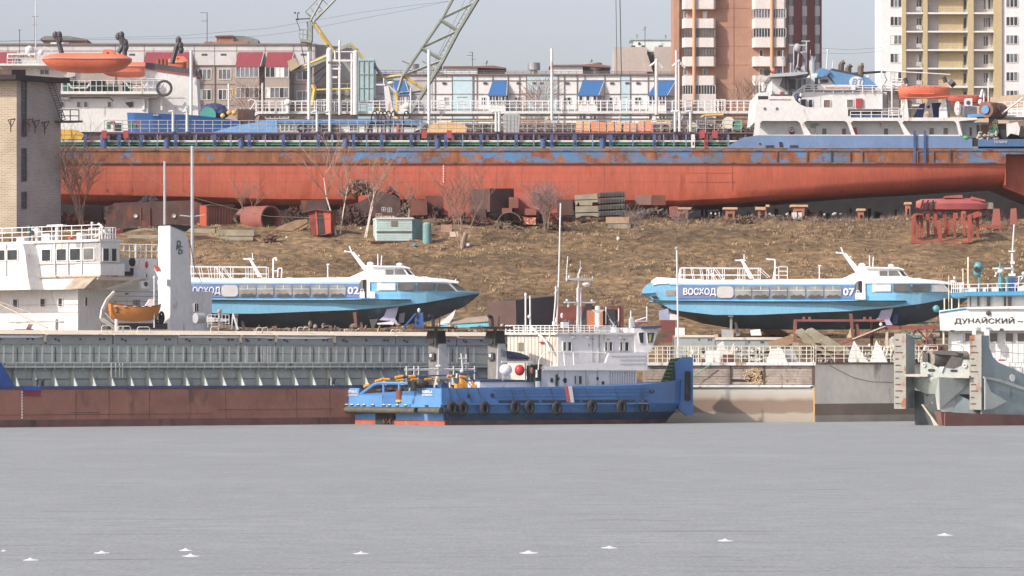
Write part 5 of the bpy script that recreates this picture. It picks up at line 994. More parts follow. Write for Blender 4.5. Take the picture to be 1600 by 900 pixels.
# ================= BARE TREES =================
def tree(x,yb,yt,label,name='bare_tree',m=None,mb=None,spread=20,stems=1,seed=1,r0=.12,levels=5,cat='tree',dy=0,wid=.055,lean=0):
    random.seed(seed); Y=gy(yb)+dy; fr=Fr(Y); s=Y/F; base=fr.p(x,yb); base.z-=.1; t=thing(name,label,cat,base); ht=(yb-yt)*s
    bt=B(); bb=B()
    def grow(p,d,L,r,lv):
        n=3 if lv<2 else 2; q=p
        for i in range(n):
            d=(d+Vector((random.uniform(-.16,.16),random.uniform(-.16,.16),.05))).normalized(); e=q+d*L/n; (bt if lv==0 else bb).seg(q,e,max(r*(1-i*.2),.008),5 if lv==0 else 3,max(r*(1-(i+1)*.2),.007)); 
            if lv<levels:
                for k in range(2 if lv else 3):
                    a=random.uniform(0,6.283); tilt=random.uniform(.35,.75); sd_=Vector((math.cos(a),math.sin(a),0)); nd=(d*math.cos(tilt)+sd_*math.sin(tilt)*spread/20).normalized()
                    if (i or lv) : grow(e,nd,L*random.uniform(.42,.62),r*.5,lv+1)
            q=e
    for k in range(stems):
        a=random.uniform(0,6.283); o_=Vector((random.uniform(-.3,.3)*(stems>1),random.uniform(-.3,.3)*(stems>1),0)); tl=(.05 if stems==1 else random.uniform(.05,.5))
        grow(base+o_,Vector((math.cos(a)*tl+lean,math.sin(a)*tl,1)).normalized(),ht*random.uniform(.7,.95)*(1 if k==0 else .85),r0,0)
    bt.obj('trunk',m or MT['bark'],t); o=bb.obj('branches',mb or MT['twig'],t); o['kind']='stuff'; return t
mat('bark',c(140,116,100),.9,.3,3); mat('twig',c(150,118,100),.9,.25,2); birch=mat('birch_bark',c(214,200,186),.8,.2,4,rust=.3,rc=(110,96,88),rs=4,rz=2)
tree(128,352,238,'many stemmed bare tree in front of the red hull beside the brick tower',stems=9,seed=3,r0=.07,levels=3,spread=22,m=mat('bark_pale',c(150,118,98),.9,.2,3),dy=-1)
tree(525,367,240,'tallest white barked birch right of the red leaning shed',seed=12,r0=.10,m=birch,levels=3,spread=17,mb=mat('birch_twig',c(160,128,108),.9,.2))
tree(531,367,285,'shorter birch leaning right beside the tallest birch',seed=22,r0=.075,m=birch,levels=3,spread=15,mb=MT['birch_twig'],lean=.2)
tree(574,370,268,'slender birch between the shed and the cyan cabin',seed=31,r0=.07,m=birch,levels=3,spread=18,mb=MT['birch_twig'],stems=2)
tree(722,385,288,'stout bare willow with many upright shoots right of the cyan cabin',seed=43,r0=.06,stems=5,levels=3,spread=20,m=mat('willow_bark',c(150,126,106),.9,.2,3),mb=mat('willow_twig',c(140,110,92),.9,.2))
b=B(Fr(gy(386)-.2)); b.tube([(722,388),(724,374),(728,364)],.2,8); b.tube([(724,375),(719,364)],.13,7); b.obj('tree_stump_trunk',MT['willow_bark'],label='thick twisted lower trunk of the bare willow',category='tree trunk')
tree(855,364,296,'wide leafless grey bush in front of the red containers',name='bare_bush',seed=51,r0=.05,stems=9,levels=3,spread=32,cat='bush',mb=mat('grey_twig',c(140,118,112),.9,.2))
tree(380,350,295,'thin leafless sapling before the red hull near the steel shed',name='bare_bush',seed=61,r0=.04,stems=3,levels=3,cat='bush')
tree(990,372,330,'low leafless shrub right of the blackened panels',name='bare_bush',seed=71,r0=.03,stems=7,levels=2,spread=30,cat='bush',mb=MT['grey_twig'])
tree(640,340,290,'thin leafless shrub rising from the scrap behind the cyan cabin',name='bare_bush',seed=81,r0=.03,stems=4,levels=2,cat='bush')
tree(1065,360,330,'low leafless shrub near the leftmost trestle',name='bare_bush',seed=91,r0=.03,stems=7,levels=2,spread=30,cat='bush',mb=MT['grey_twig'])
for i,(x,yt,Y) in enumerate([(850,122,560),(1160,128,560),(835,134,570),(1183,120,565),(390,128,560)]):
    random.seed(100+i); 
    gyo=gy; 
    fr=Fr(Y); base=fr.p(x,ybase(Y,gz(Y))); t=thing('bare_tree',['tall bare tree blurring the pale blue wall panels','bare tree at the foot of the brick tower','second bare tree left of the tall one before the pale blue wall','bare tree between the brick tower and the right superstructure','bare tree before the long grey panel building'][i],'tree',base); bt=B(); bb=B()
    top=fr.p(x,yt).z; bt.seg(base,Vector((base.x,base.y,top-6)),.3,6,.1); bt.obj('trunk',MT['bark'],t)
    for k in range(420):
        h=random.random()**.7; z=top-9+9*h*1.0; a=random.uniform(0,6.283); w_=3.6*math.sin(math.pi*min(1,.25+.75*(1-h)))*random.uniform(.3,1); p=Vector((base.x,base.y,z-1.5)); q=Vector((base.x+w_*math.cos(a),base.y+w_*math.sin(a),z+random.uniform(-.3,1.2))); m2=p.lerp(q,random.uniform(.3,.6)); bb.seg(m2,q,.022,3,.012)
    o=bb.obj('branches',MT['twig'],t); o['kind']='stuff'
class FrZ(Fr):
    """same plane, but rows are read at the column xr, so equal rows give level lines in the world"""
    def __init__(s,Y,x,a,xr): super().__init__(Y,x,a); s.k=(s.O+s.u*s.t(xr)).y/F
    def pc(s,x,y,o=0):   # the same, but the column is read after moving in by o
        k=(x-800)/F; A=s.O+s.n*o; t=(k*A.y-A.x)/(s.u.x-k*s.u.y); q=A+s.u*t; return Vector((q.x,q.y,H+(HZ-y)*s.k))
    def p(s,x,y,o=0):
        q=s.O+s.u*s.t(x)+s.n*o; return Vector((q.x,q.y,H+(HZ-y)*s.k))
class FrS(Fr):
    def __init__(s,Y,dx,dy): super().__init__(Y); s.dx=dx; s.dy=dy
    def p(s,x,y,o=0): return Fr.p(s,x+s.dx,y+s.dy,o)
# ================= HYDROFOILS =================
vb=mat('hydrofoil_blue',c(124,190,222),.4,.06,.5,rust=.14,rc=(170,200,212),rs=1.4,rz=.5); vi=mat('hydrofoil_indigo',c(118,136,182),.45,.08,.5); vd=mat('hydrofoil_bottom',c(70,92,110),.5,.25,.6,rust=.25,rc=(104,116,120)); vw=mat('hydrofoil_white',(.80,.81,.80,1),.45,.05,.5,rust=.1,rc=(180,182,180)); vl=mat('light_blue_line',c(150,206,232),.5)
cab=glass('cabin_glass',c(150,150,144),.25); cabb=mat('white_blind',c(205,200,196),.4,.06,2)
def hydrofoil(dx,dy,num,label,left):
    fr=FrS(345,dx,dy); t=thing('hydrofoil_boat',label,'hydrofoil',fr.p(1260,520,2.5),'hydrofoil boats stored on the shore'); hb=2.6
    off=lambda x,y:0 if x<1400 else hb*((x-1400)/126)**1.7
    def ring(x,a,b_,k,inb=.12):
        o=min(off(x,0),hb-.03); q=hb-.02
        return [fr.p(x,a,o),fr.p(x,(a+b_)/2,o),fr.p(x,b_,min(o+inb,q)),fr.p(x,b_,max(2*hb-o-inb,hb+.02)),fr.p(x,(a+b_)/2,2*hb-o),fr.p(x,a,2*hb-o)]
    st=[ring(x,a,b_,0) for x,a,b_ in ((1006,452,459),(1014,443,464),(1028,440,472),(1050,440,484),(1080,440,488),(1116,441,492),(1180,441,492),(1250,441,489),(1330,441,486),(1400,443,480),(1440,444,474.5),(1470,445,469),(1486,456.5,466),(1510,457,462),(1525,458,459))]
    B(fr).loft(st).obj('hull_side',vb,t)
    st=[]
    for x,a,k in ((1035,478,480),(1060,485.5,492),(1100,490,505),(1150,491.5,513),(1250,488.5,515),(1380,481.5,514),(1450,472.8,502),(1500,464,480),(1522,459.6,462)):
        o=min(off(x,0)+.3,hb-.06); st.append([fr.p(x,a,o),fr.p(x,a+(k-a)*.5,o+(hb-o)*.45),fr.p(x,k,hb),fr.p(x,a+(k-a)*.5,2*hb-o-(hb-o)*.45),fr.p(x,a,2*hb-o)])
    B(fr).loft(st).obj('bottom',vd,t,smooth=True)
    st=[]
    for x,e,r in ((1020,446,438),(1028,444,433),(1046,443,434),(1100,443,437),(1180,443.5,437),(1330,443,435),(1400,442.8,433),(1440,442.8,435),(1470,443,438),(1490,444.5,441)):
        o=off(x,0); st.append([fr.p(x,e,o-.08),fr.p(x,(e+r)/2,o-.03),fr.p(x,r,o+.55),fr.p(x,r-1,hb),fr.p(x,r,2*hb-o-.55),fr.p(x,(e+r)/2,2*hb-o+.03),fr.p(x,e,2*hb-o+.08)])
    B(fr).loft(st).obj('roof',vw,t,smooth=True)
    b=B(fr,off); b.box(1046,443.2,1337,445.6,-.07,.1); b.obj('upper_line',vl,t)
    b=B(fr,off); b.box(1058,446,1337,466.5,-.06,.1); b.obj('name_band',vi,t)
    X=[1120,1148,1175.5,1204,1232,1260.5,1288.5]
    for i,x in enumerate(X):
        w0=B(fr).prism(rr(x-.8,446.8,x+27,466.2,5.5),-.1,0).obj('window',mat('window_rim',c(132,142,152),.5),t)
        B(fr).prism(rr(x,447.6,x+26,465.4,5),-.125,-.05).obj('pane',cabb if i==0 else cab,w0)
        if i: b=B(fr); b.box(x+.5,453.3,x+25.5,454.1,-.15,-.1); b.box(x+12.5,447.6,x+13.4,453.5,-.15,-.1); b.obj('glazing_bar',vw,w0); B(fr).prism([(x+2,463),(x+8,460.5),(x+13,462),(x+19,460),(x+24,463),(x+23,465.2),(x+3,465.2)],-.135,-.12).obj('seat_tops',mat('seat_dark',c(84,84,84),.7),w0)
    text(fr,t,'ВОСХОД',1067.5,450,1118.5,463,mat('lettering_white',(.82,.82,.82,1),.5),-.08,bold=.028); text(fr,t,num,1317,450,1335,462,MT['lettering_white'],-.08,name='number',bold=.028)
    if not left:
        b=B(fr); b.prism(rr(1040,453,1055.5,462,2),-.04,.05); b.obj('stern_window',cab,t)
        b=B(fr); b.prism([(1018,463),(1026,462.5),(1029,466),(1020,466)],-.05,.05); b.obj('dark_patch',soot,t)
    B(fr).prism([(1003,456.5),(1022,456),(1022,458),(1004,458.6)],-.15,2*hb+.1).obj('stern_step',vb,t); B(fr).box(1008,467.5,1022,470,-.1,1).obj('stern_plank',wood,t)
    # side sponson with dark underline
    b=B(fr); st=[]
    for x,dpt in ((1014,.08),(1060,.12),(1180,.16),(1290,.25),(1350,.7),(1385,.7),(1410,.15),(1418,.01)):
        o=-dpt+(0 if x<1405 else off(x,0)); st.append([fr.p(x,470.3,o),fr.p(x,471.6,o-.02),fr.p(x,473+dpt*9,.1),fr.p(x,470.3,.1)])
    b.loft(st); b.obj('sponson',vb,t); b=B(fr); b.tube([(1020,470,-.12),(1180,471.5,-.2),(1290,471.5,-.28),(1350,470.5,-.72),(1385,470.5,-.72),(1416,470.5,-.03)],.045,5); b.obj('rubbing_strake',soot,t)
    # door
    B(fr).prism([(1336,467),(1336,444),(1339,440),(1345,438.5),(1347,440),(1347,467)],-.09,.05).obj('doorway',soot,t); B(fr).prism([(1336.5,466),(1337,443),(1341,440),(1341,466)],-.12,-.08).obj('door_leaf',mat('door_grey',c(126,130,124),.5),t)
    B(fr).box(1347,440,1352,467,-.1,.05).obj('door_frame',vw,t); b=B(fr); b.prism(rr(1336,457.5,1352,468,1.5),-.2,-.12) if not left else (b.prism(rr(1336,457.5,1344,468,1.2),-.2,-.12),b.prism(rr(1352,457.5,1360,468,1.2),-.2,-.12)); b.tube([(1338,458),(1338,454),(1342,454),(1342,458)],.03,4,-.16); b.obj('door_gate',vw,t)
    # front saloon windows
    W=[[(1366,444.5),(1392,444.5),(1392,455.5),(1365,455.5)],[(1395.5,444.5),(1422,444.5),(1422,455.5),(1395.5,455.5)],[(1426,444.8),(1455,445),(1453,455.5),(1425.5,455.5)],[(1458.5,445.2),(1474,445.4),(1485,455.8),(1456.5,455.5)]]
    if True: b=B(fr,off); b.prism([(1363.5,443),(1477,443.6),(1490,457.2),(1363,457.2)],-.07,.05); w0=b.obj('front_window',vw,t)
    for i,pp in enumerate(W): B(fr,off).prism(pp,-.1,0).obj('pane',(gpale if i==0 or (not left and i==3) else gmid),w0)
    b=B(fr,off); b.prism([(1477,444),(1486,445),(1503,455.5),(1489,456)],-.0,.6); b.obj('bow_pane',gmid,t)
    B(fr,lambda x,y:off(x,y)-.04).prism([(1486,455.5),(1510,456.3),(1525,457.5),(1525,458.4),(1486,457.8)],0,.2).obj('gunwale',vl,t)
    # wheelhouse
    B(fr).prism([(1314,437),(1340,425.5),(1352,423),(1357,418.5),(1406,418.5),(1412,421.5),(1422,433),(1440,436)],1.0,4.2).obj('wheelhouse',vw,t); B(fr).prism([(1354,419),(1358,416.8),(1404,416.8),(1415,420.5),(1413,421.6),(1405,419.4)],.8,4.4).obj('wheelhouse_roof',vw,t)
    for pp,m in (([(1360,423),(1374,423),(1374,430.6),(1358,430.6)],gpale),([(1376,423),(1388,423),(1388,430.6),(1376,430.6)],gmid),([(1390,422.6),(1403,422.4),(1409,430.4),(1390,430.6)],gmid),([(1406,422),(1411,422.6),(1419,431),(1412,430.6)],gdark)): B(fr).prism(pp,.95,1.1).obj('wheelhouse_pane',m,t)
    b=B(fr); b.prism([(1321,396),(1325,394),(1346,419),(1360,418.6),(1352,426),(1343,427)],2.2,3.0); b.box(1340,415.5,1364,418.6,2.0,3.4); b.tube([(1322,396),(1318,385)],.06,5,2.6); b.tube([(1311,393.5),(1322,394.5)],.05,5,2.6); b.ell(1311.5,393.5,.1,.1,.1,2.6,6,4); b.tube([(1331,400),(1334,401)],.08,5,2.6); b.ell(1351,413,.3,.25,.18,2.6,8,5); b.tube([(1363,398),(1363,417)],.045,5,2.6); b.tube([(1369,400),(1368,416)],.045,5,2.6); b.cyl(1397,416,419,.06,2.6,6); b.ell(1397,413.8,.27,.27,.13,2.6,10,6); b.ell(1382,435,.12,.1,.14,.9,7,5); b.obj('mast',vw,t)
    b=B(fr); 
    for x in (1060,1091,1151,1180,1220,1256,1287,1320,1432): b.box(x,435.2 if x<1400 else 433.6,x+9,437,1.6,3) 
    b.obj('roof_hatch',vw,t)
    b=B(fr); b.tube([(1486,437),(1485,443)],.04,5,1.6); b.tube([(1284,414),(1284,436)],.05,5,2.6); b.box(1282,413,1286.5,415,2.5,2.7); b.obj('light_pole',vw,t)
    b=B(fr); r=.026
    if True:
        x1=1190 if left else 1191
        for o in (1.0,4.0):
            b.tube([(1065,417.5),(x1,418.5)],r,4,o); b.tube([(1065,428.5),(x1,429)],r*.8,4,o)
            for x in (1065,1071,1083,1097,1108,1116,1133,1157,1165,1189): b.tube([(x,418),(x+(3 if x in (1083,1097) else 0),436)],r,4,o)
            for x in (1108,1119): b.tube([(x,418),(x+13,436)],r,4,o)
            b.tube([(1065,418),(1063,435)],r,4,o)
            if not left: b.tube([(1189,418.5),(1204,432.5)],r,4,o)
    b.obj('roof_railing',vw,t)
    b=B(fr); b.prism([(1159,404),(1163,404),(1181,434),(1174,434)],2.3,2.9); b.tube([(1151,405.5),(1168,406)],.06,5,2.6); b.tube([(1165.5,396),(1165.5,406)],.04,5,2.6); b.obj('aft_mast',vw,t)
    b=B(fr)
    if left: b.tube([(1198,436),(1198,405),(1203,404)],.07,5,2.6); b.ell(1203,406,.12,.12,.14,2.6,7,5); b.tube([(1198,424),(1205,424)],.04,4,2.6); b.tube([(1205,434),(1206,420),(1212,420),(1211,435)],.05,4,2.6)
    else: b.tube([(1214,436),(1214,404.5),(1200,403.5)],.06,5,2.6); b.tube([(1211,436),(1214,417),(1218,417)],.05,4,2.6); b.grid(1219.5,416,1233,436,1,3,.9,2.2,2.3); b.tube([(1211,429),(1219,429)],.04,4,2.4)
    b.obj('roof_ladder',vw,t)
    # foil struts, stands
    b=B(fr); b.prism([(1379,482),(1397,480),(1391,500),(1396,508),(1386,508),(1384,503),(1366,502),(1374,495)],.5,.8); b.obj('bow_foil_strut',mat('foil_lilac',c(176,170,196) if not left else c(196,198,196),.5,.15,1),t)
    b=B(fr); b.prism([(1398,481),(1408,480),(1404,506),(1396,506)],1.2,1.6); b.obj('bow_foil_strut',blued if not left else grey,t)
    b=B(fr); b.prism([(1152,492),(1158,492),(1153,520),(1149,520)],.8,1.0) if False else b.prism([(1141,492),(1145,492),(1144,520),(1141,520)],.4,.7); b.box(1138,492,1146,495,.2,.8); b.prism([(1148,496),(1153,505),(1158,524),(1152,525)],1.4,1.6); b.obj('stern_foil_strut',mat('foil_grey',c(150,148,140),.5,.2),t)
    st=[]
    b=B(fr)
    if left: b.prism([(1363,507),(1386,504),(1390,507),(1388,510),(1383,509),(1364,509)],-.4,3); b.obj('foil',whiteold,t)
    # cradle under the boat
    b=B(fr); 
    for x in (1330,1346,1120,1240): b.prism([(x-3,522),(x+3,522),(x+5,534),(x-5,534)],1.4,3.8)
    b.prism([(1325,527),(1331,506),(1337,527)],-.2,.4); b.obj('cradle_block',mat('stand_tan',c(196,172,140),.8,.2),t)
    b=B(fr); b.prism([(1326,490),(1331,490),(1334,528),(1330,528)],-.6,-.3); b.prism([(1336,506),(1340,506),(1345,528),(1336,528)],-.4,.2); b.obj('cradle_prop',mat('prop_brown',c(120,80,66),.8),t)
    return t
hydrofoil(0,0,'07','pale blue and white hydrofoil number 07 on stands at the right','' )
hydrofoil(-774,-2,'02','pale blue and white hydrofoil number 02 on stands at the left',True)
# low objects below hydrofoils
fr=Fr(352); gm_=mat('dark_hull_far',c(40,64,80),.5,.2)
b=B(Fr(356)); b.prism([(1215,500),(1235,505),(1380,505),(1560,500),(1560,530),(1235,530)],0,4); b.obj('boat_hull',gm_,label='long dark teal hull lying behind the right hydrofoil stands',category='hull')
b=B(fr); b.prism([(1178,504),(1212,504),(1214,512),(1232,521),(1230,527),(1195,520),(1180,511)],0,1.2); b.obj('boat_prow',mat('prow_tan',c(164,112,88),.8,.2,1.5),label='tan upturned prow under the right hydrofoil',category='prow')
t=thing('rowing_boat','overturned white and cyan boat with grey cover right of the left hydrofoil bow','boat',Fr(340).p(720,512)); fr=Fr(340)
b=B(fr); st=[]
for x,y0,y1,hw in ((684,507,510,.5),(690,497,511,1),(720,497,510,1.2),(762,493,507,1.2),(800,488,500,1)): st.append([fr.p(x,y0,1.2-hw*.3),fr.p(x,(y0+y1)/2+2,1.2-hw),fr.p(x,y1,1.2-hw*.8),fr.p(x,y1,1.2+hw*.8),fr.p(x,(y0+y1)/2+2,1.2+hw),fr.p(x,y0,1.2+hw*.3)])
b.loft(st); b.obj('cover',mat('canvas_grey_tan',c(150,134,118),.85,.15,1.5,bump=.5),t,smooth=True)
b=B(fr); b.prism([(688,509),(762,505),(800,499),(800,503),(764,510),(690,513)],-.1,.3); b.obj('cyan_gunwale',mat('gunwale_cyan',c(110,200,222),.5),t); b=B(fr); b.prism([(684,507),(708,487),(712,483),(709,494),(700,508)],.2,.5); b.obj('pale_fin',whiteold,t)
fr=Fr(339); t=thing('hoist_stand','blue A frame stand with hoist under the left hydrofoil bow','stand',fr.p(650,512)); b=B(fr); b.prism([(648,490),(661,488),(662,512),(648,512)],0,.5); b.tube([(650,490),(631,512)],.09,5); b.obj('frame',mat('stand_blue',c(48,84,150),.5),t); b=B(fr); b.prism(disc(652.5,494,2,5,10),-.05,.02); b.prism(disc(652,504,2,3,10),-.05,.02); b.obj('opening',soot,t); B(fr).ell(654.5,485,.13,.13,.2,.2,8,5).obj('lamp',white,t)
b=B(fr); b.prism([(577,499),(591,498),(583,514),(581,514)],0,.6); b.obj('steel_hopper',mat('hopper_grey',c(92,88,80),.7),label='dark steel hopper under the left hydrofoil',category='hopper')
fr=Fr(337); b=B(fr); b.prism([(762,470),(868,461),(869,508),(762,510)],0,.1) ; b.obj('x',black) if False else None
t=thing('steel_container','large dark open steel box behind the tug wheelhouse roof','container',Fr(338).p(815,520))
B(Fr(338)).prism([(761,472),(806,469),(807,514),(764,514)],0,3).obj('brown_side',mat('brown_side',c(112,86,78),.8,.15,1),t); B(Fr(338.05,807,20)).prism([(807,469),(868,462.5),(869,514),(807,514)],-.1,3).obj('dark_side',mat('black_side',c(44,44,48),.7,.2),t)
fr=Fr(336); t=thing('steel_shed','orange brown steel box with dark openings behind the tug mast','shed',fr.p(920,515)); B(fr).box(869,478,975,515,.6,3).obj('rear_wall',mat('rust_wall',c(118,62,50),.8,.25,1.4,rust=.3,rc=(70,44,40)),t); B(fr).box(917,485,942,515,0,.6).obj('orange_panel',mat('tan_orange',c(190,116,80),.7,.12),t); B(fr).prism([(900,514),(916,474),(926,474),(920,514)],.2,.58).obj('dark_gap',soot,t); B(fr).box(942,483,962,515,.3,.58).obj('dark_gap',soot,t)
b=B(fr); b.prism([(905,505),(917,496),(917,515),(900,515)],.0,.1); b.obj('scrap',dgrey,t)
fr=Fr(330); gthing2=lambda nm,pts,m,l,cat,Y=330,d=1.5:B(Fr(Y)).prism(pts,0,d).obj(nm,m,label=l,category=cat)
gthing2('steel_box',[(1032,500),(1055,500),(1055,535),(1034,535)],mat('maroon_box',c(122,62,54),.8,.2),'maroon steel box right of the tug wheelhouse','box')
gthing2('lattice_box',[(1030,485),(1044,482),(1046,500),(1031,500)],mat('lilac_box',c(146,152,176),.7,.2),'lilac grey box on top of the maroon one','box',331)
gthing2('white_cover',[(1046,490),(1058,492),(1058,500),(1046,500)],white,'small white cover below the right hydrofoil stern','cover',331)
b=B(Fr(324)); b.prism([(1020,530),(1034,516),(1057,518),(1040,528),(1024,542)],0,1.5); b.obj('timber_fenders',mat('fender_wood',c(92,74,60),.9,.3,3,bump=.6),label='brown timber fender stack right of the tug wheelhouse',category='timber')
# ================= NEAR CARGO SHIP (left) =================
f=FrZ(285,0,34,300); CS=thing('cargo_barge','long brown cargo hull with grey ribbed coaming, frozen in at the left','ship',f.p(350,663))
yw=lambda y:y
wz=HZ+H/f.k+4   # just below the ice
hb_=mat('barge_brown',c(156,104,84),.75,.16,.6,rust=.22,rc=(110,80,70),rs=.5,rz=.4,bump=.3,bs=2); gc=mat('coaming_grey_green',c(190,194,182),.6,.10,.6,rust=.18,rc=(120,122,112),rs=2,rz=.3); gcd=mat('coaming_dark',c(104,112,110),.6,.15,.8); cream=mat('hatch_cream',c(206,192,168),.7,.06,.6,rust=.12,rc=(170,130,96)); dkb=mat('navy_strip',c(58,78,118),.6,.2,.6,rust=.3,rc=(80,70,70))
B(f).box(-60,606,800,wz,0,12).obj('hull',hb_,CS); B(f).box(-60,602.6,800,606.4,-.06,12).obj('blue_strip',dkb,CS); B(f).box(-60,605.8,800,607.4,-.04,.3).obj('rust_line',mat('rust_line',c(110,72,58),.8,.3,2),CS)
B(f).box(-60,538,800,603,1.5,11).obj('coaming_wall',gc,CS); B(f).box(-60,574,800,577,1.0,1.5).obj('shelf',gcd,CS)
b=B(f)
for x0,x1,yy in ((-40,800,591.5),): b.box(x0,yy,x1,yy+1,1.44,1.5)
for x in (20,): pass
b.box(-40,552,800,552.7,1.44,1.5); b.obj('seam_line',gcd,CS)
# stiffener ribs and deck brackets as single pieces
def at_t(t): # world position along the ship
    q=f.O+f.u*t; return q
b=B(f)
for x in (118,170,233,296,352,463,515): b.box(x,609,x+.7,660,-.02,.05)
for a_,c_,y in ((110,155,643),(0,330,646),(340,520,640)): b.box(a_,y,c_,y+.7,-.02,.05)
b.obj('weld_seam',mat('seam_brown',c(104,74,66),.8,.3,2),CS)
t0=f.t(4); b=B(f)
def ribv(t,w,y0,y1,o0,o1):
    q0=f.O+f.u*t; z=lambda y:H+(HZ-y)*f.k; P=[]
    for (tt,o) in ((0,o0),(w,o0),(w,o1),(0,o1)):
        r=f.O+f.u*(t+tt)+f.n*o; P.append(r)
    return [(p.x,p.y,z(y1)) for p in P]+[(p.x,p.y,z(y0)) for p in P]
BX=[(0,1,2,3),(7,6,5,4),(0,4,5,1),(1,5,6,2),(2,6,7,3),(3,7,4,0)]
r0=B(f).raw(ribv(t0,.075,540,566,1.34,1.5),BX).obj('rib',mat('rib_pale',(.72,.71,.67,1),.5,.06),CS)
rs_=B(f).raw(ribv(t0,.05,566,577,.95,1.2),BX).obj('short_stay',gc,CS)
z=lambda y:H+(HZ-y)*f.k
def bracket(t):
    P=[]
    for (o,y) in ((1.5,577),(1.2,577),(1.02,586),(.75,594),(.45,602.8),(1.5,602.8)):
        for w in (0,.05): r=f.O+f.u*(t+w)+f.n*o; P.append((r.x,r.y,z(y)))
    n=6; return P,[tuple(range(0,12,2)),tuple(range(11,0,-2))]+[(2*i,(2*i+2)%12,(2*i+3)%12,2*i+1) for i in range(6)]
br0=B(f).raw(*bracket(t0)).obj('bracket',gc,CS)
di=B(f).raw(ribv(t0+.35,.04,543,566,1.42,1.5),BX).obj('half_rib',gcd,CS)
d=Vector((f.u.x,f.u.y,0)); st_=.745; n_=int((f.t(770)-t0)/st_)
for i in range(1,n_):
    copyat(r0,d*(st_*i+wr.uniform(-.035,.035)),CS); copyat(rs_,d*st_*i,CS)
    if i%2==0: copyat(br0,d*(st_*i+wr.uniform(-.02,.02)),CS); copyat(di,d*(st_*i+wr.uniform(-.06,.06)),CS)
b=B(f); b.box(-40,565.6,800,567.6,.9,1.1); b.box(-40,572.2,800,574.2,.85,1.05); b.obj('side_rail',gc,CS)
# hatch covers: cream sloping lids over grey side plates
xs=[(-60,82,1),(85,188,0),(190,290,0),(291,388,1),(390,443,1),(445,535,1),(537,631,0),(632,726,0),(728,800,1)]
for i,(a,b_,low) in enumerate(xs):
    B(f).box(a,524 if not low else 528,b_,538,1.15,11).obj('cover_side_plate',mat('plate_grey',c(146,152,150),.6,.08,.6),CS)
    b=B(f); y0,y1=(516.5,523.5) ; n=8
    p0=[(a,y1,.95),(b_,y1,.95),(b_,y0,1.9),(a,y0,1.9),(a,y1,2.2),(b_,y1,2.2)]
    P=[f.p(*q) for q in p0]; b.raw(P,[(0,1,2,3),(3,2,5,4),(0,4,5,1),(0,3,4),(1,5,2)]); b.obj('hatch_cover',cream,CS)
    if low: B(f).prism([(a,524),(b_-3,524.5),(b_-4,527.5),(a,527)],1.0,1.3).obj('cover_lip',mat('lip_white',(.74,.72,.68,1),.6),CS); B(f).prism([(a,523),(b_,523),(b_,524.6),(a,524)],.9,1.1).obj('lip_rust',mat('lip_rust',c(140,94,64),.8),CS); B(f).prism([(b_-3,523),(b_,523),(b_,535),(b_-2,533)],.9,1.2).obj('cover_hook',cream,CS)
    b=B(f)
    for k in (.12,.17,.5,.8,.86): x=a+(b_-a)*k; b.box(x,529+2*(int(k*100)%2),x+2.2,532+2*(int(k*100)%2),1.05,1.16)
    b.obj('cover_bolt',dgrey,CS)
    b=B(f)
    for k in range(int((b_-a)/3)): x=a+3*k; b.box(x,523.2,x+1.4,524.6,.88,1.0)
    b.obj('edge_bolt',mat('bolt_dark',c(84,74,66),.8),CS)['kind']='stuff'
b=B(f)
for x0,x1,y0,y1 in ((174,190,509,519),(199,208,510,519),(206,219,510,519),(230,249,511,520),(345,357,510,519),(416,426,511,540),(425,434,511,540),(481,490,510,518),(490,499,510,518),(627,634,513,519),(634,643,513,519)):
    b.tube([(x0,y1),(x0,y0+2),(x0+2,y0),(x1-2,y0),(x1,y0+2),(x1,y1)],.03,4,1.4)
b.obj('hoop_rail',mat('rail_cream',c(214,206,186),.6),CS)
B(f).prism([(-40,566),(0,566),(10,583),(22,603.5),(-40,604)],-.15,.05).obj('bow_bulwark',mat('bow_blue',c(38,78,150),.5,.08),CS)
B(f).box(-60,654,800,wz,-.03,.1).obj('waterline_band',mat('wet_band',c(112,76,66),.6,.25,.8,rust=.3,rc=(74,58,52)),CS)
B(f).box(36,603,64,609,-.09,.02).obj('flag_blue',mat('flag_blue',c(44,84,170),.6),CS); B(f).box(36,609,63,617.5,-.05,.02).obj('flag_red',mat('flag_red',c(136,54,58),.7),CS)
text(f,CS,'I\nI\nI\nI\nI\nI\nI\nI\nI\nI',33,610,35.2,652,mat('draft_white'),0,name='draft_marks')
b=B(f)
for x in (62,71,518,526): b.cyl(x+2,594,603,.11,.6,8); b.cyl(x+2,592.5,595,.16,.6,8)
b.obj('mooring_bollard',dgrey,CS)
b=B(f)
for x in (183,190,196,201): b.tube([(x,567),(x,590)],.03,4,.85)
for y in (572,580,588): b.tube([(183,y),(201,y)],.02,4,.85)
b.obj('gate_ladder',gc,CS)
b=B(f); 
for x in (395,413,420,424,430,434): b.tube([(x,540),(x,566)],.035,4,1.05)
b.obj('ladder_rail',mat('rib_pale'),CS)
b=B(f); b.tube([(524,598),(533,609)],.02,3,-.1); b.tube([(527,597),(535,609)],.02,3,-.1); b.obj('mooring_rope',dgrey,label='two thin mooring ropes at the bollards near the tug stern',category='rope')
